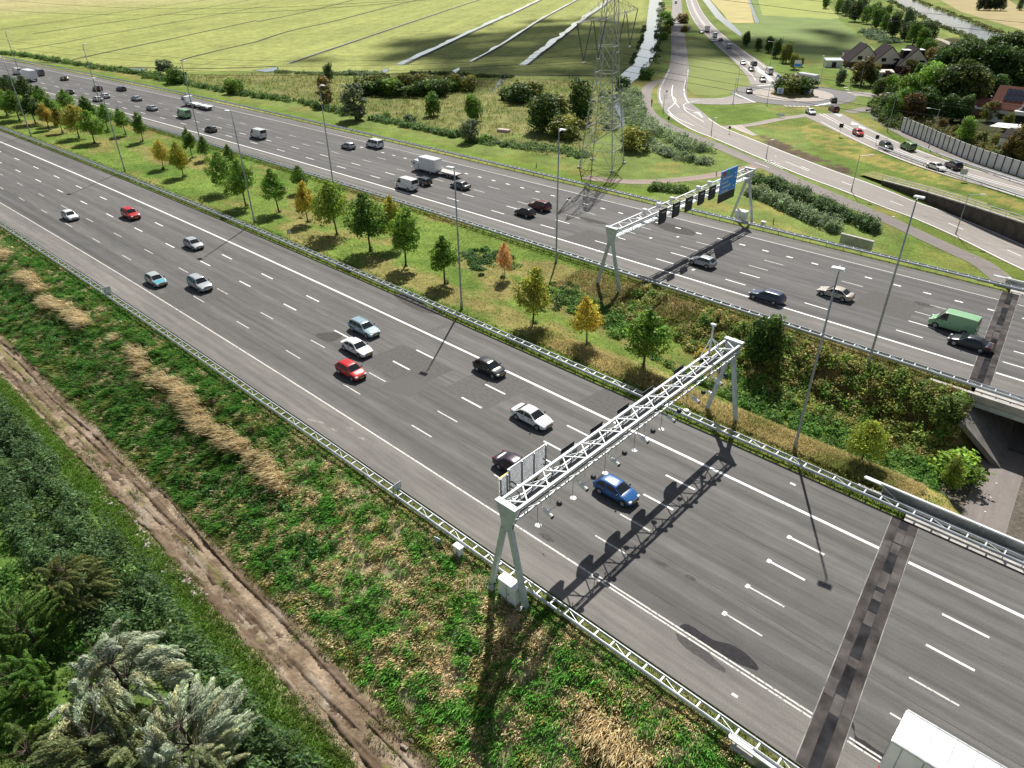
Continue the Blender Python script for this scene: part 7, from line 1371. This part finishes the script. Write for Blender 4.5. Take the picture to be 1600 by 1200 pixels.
# ------------------------------------------------------------------ daylight
sd = Vector((-8.93, 13.83, 18.85)).normalized(); elev = math.asin(sd.z); azi = math.atan2(sd.x, sd.y)
w = bpy.data.worlds.new('World'); SC.world = w; w.use_nodes = True; nt = w.node_tree; bg = nt.nodes['Background']
sk = nt.nodes.new('ShaderNodeTexSky'); sk.sky_type = 'NISHITA'; sk.sun_disc = False; sk.sun_elevation = elev; sk.sun_rotation = azi; sk.dust_density = 1.6; sk.ozone_density = 1.2
tc = nt.nodes.new('ShaderNodeTexCoord'); mp = nt.nodes.new('ShaderNodeMapping'); mp.inputs['Scale'].default_value = (1.6, 1.6, 4.); nz = nt.nodes.new('ShaderNodeTexNoise'); nz.inputs['Scale'].default_value = 1.5; nz.inputs['Detail'].default_value = 6.
rp = nt.nodes.new('ShaderNodeMapRange'); rp.inputs['From Min'].default_value = .44; rp.inputs['From Max'].default_value = .60; mx = nt.nodes.new('ShaderNodeMix'); mx.data_type = 'RGBA'; mx.inputs[7].default_value = (3.2, 3.3, 3.5, 1)
nt.links.new(tc.outputs['Generated'], mp.inputs['Vector']); nt.links.new(mp.outputs[0], nz.inputs['Vector']); nt.links.new(nz.outputs['Fac'], rp.inputs['Value']); nt.links.new(rp.outputs[0], mx.inputs[0]); nt.links.new(sk.outputs[0], mx.inputs[6])
sx_ = nt.nodes.new('ShaderNodeSeparateXYZ'); nt.links.new(tc.outputs['Generated'], sx_.inputs[0]); hz = nt.nodes.new('ShaderNodeMapRange'); hz.interpolation_type = 'SMOOTHSTEP'; hz.inputs['From Min'].default_value = .02; hz.inputs['From Max'].default_value = .24; hz.inputs['To Min'].default_value = 2.8; hz.inputs['To Max'].default_value = 1.; nt.links.new(sx_.outputs['Z'], hz.inputs['Value'])
vs = nt.nodes.new('ShaderNodeVectorMath'); vs.operation = 'SCALE'; nt.links.new(mx.outputs[2], vs.inputs[0]); nt.links.new(hz.outputs[0], vs.inputs['Scale']); nt.links.new(vs.outputs['Vector'], bg.inputs['Color']); bg.inputs['Strength'].default_value = .056
sl = bpy.data.lights.new('sun', 'SUN'); sl.energy = 5.; sl.angle = math.radians(.5); sl.color = (1., .955, .88); so = bpy.data.objects.new('sun', sl); COL.objects.link(so); so.rotation_euler = (-sd).to_track_quat('-Z', 'Y').to_euler(); so.location = (0, 0, 200)
SC.view_settings.view_transform = 'Standard'; SC.view_settings.look = 'None'; SC.view_settings.exposure = .42; SC.view_settings.gamma = 1.
SC.cycles.max_bounces = 5; SC.cycles.diffuse_bounces = 2; SC.cycles.glossy_bounces = 2; SC.cycles.transmission_bounces = 3; SC.cycles.transparent_max_bounces = 4

# a fair-weather cloud high outside the view; its shadow lies on the fields
CLOUD = pxs([(540, 112), (640, 66), (780, 46), (900, 34), (1000, 40), (1100, 48), (1200, 38), (1325, 58), (1330, 82), (1190, 82), (1090, 88), (1000, 112), (830, 116), (650, 116)])
rg = np.random.default_rng(4); bx = np.array(CLOUD); q = rg.uniform(bx.min(0), bx.max(0), (9000, 2)); q = q[in_poly(q[:, 0], q[:, 1], CLOUD)]; q = q[(fbm(q[:, 0]*.016, q[:, 1]*.016, 7) > .36)][:400]; q = q+rg.normal(0, 10, q.shape)
t_ = 1500/sd.z; bm = bmesh.new(); bmesh.ops.create_icosphere(bm, subdivisions=1, radius=1.); bm.verts.ensure_lookup_table(); iv = np.array([v.co[:] for v in bm.verts]); iff = np.array([[v.index for v in f.verts] for f in bm.faces]); bm.free()
n = len(q); cen = np.column_stack([q, np.zeros(n)])+np.array(sd)*t_+np.column_stack([np.zeros((n, 2)), rg.normal(0, 25, n)]); rad = rg.uniform(5.5, 11, n)
V = (iv[None]*rad[:, None, None]*np.array([1, 1, .6])+cen[:, None]).reshape(-1, 3); Fq = (iff[None]+(np.arange(n)*len(iv))[:, None, None]).reshape(-1, 3)
tag(link('cloud', np_mesh('cloud', V, Fq, simple('cloud_white', (.9, .9, .9), .9))), kind='stuff')
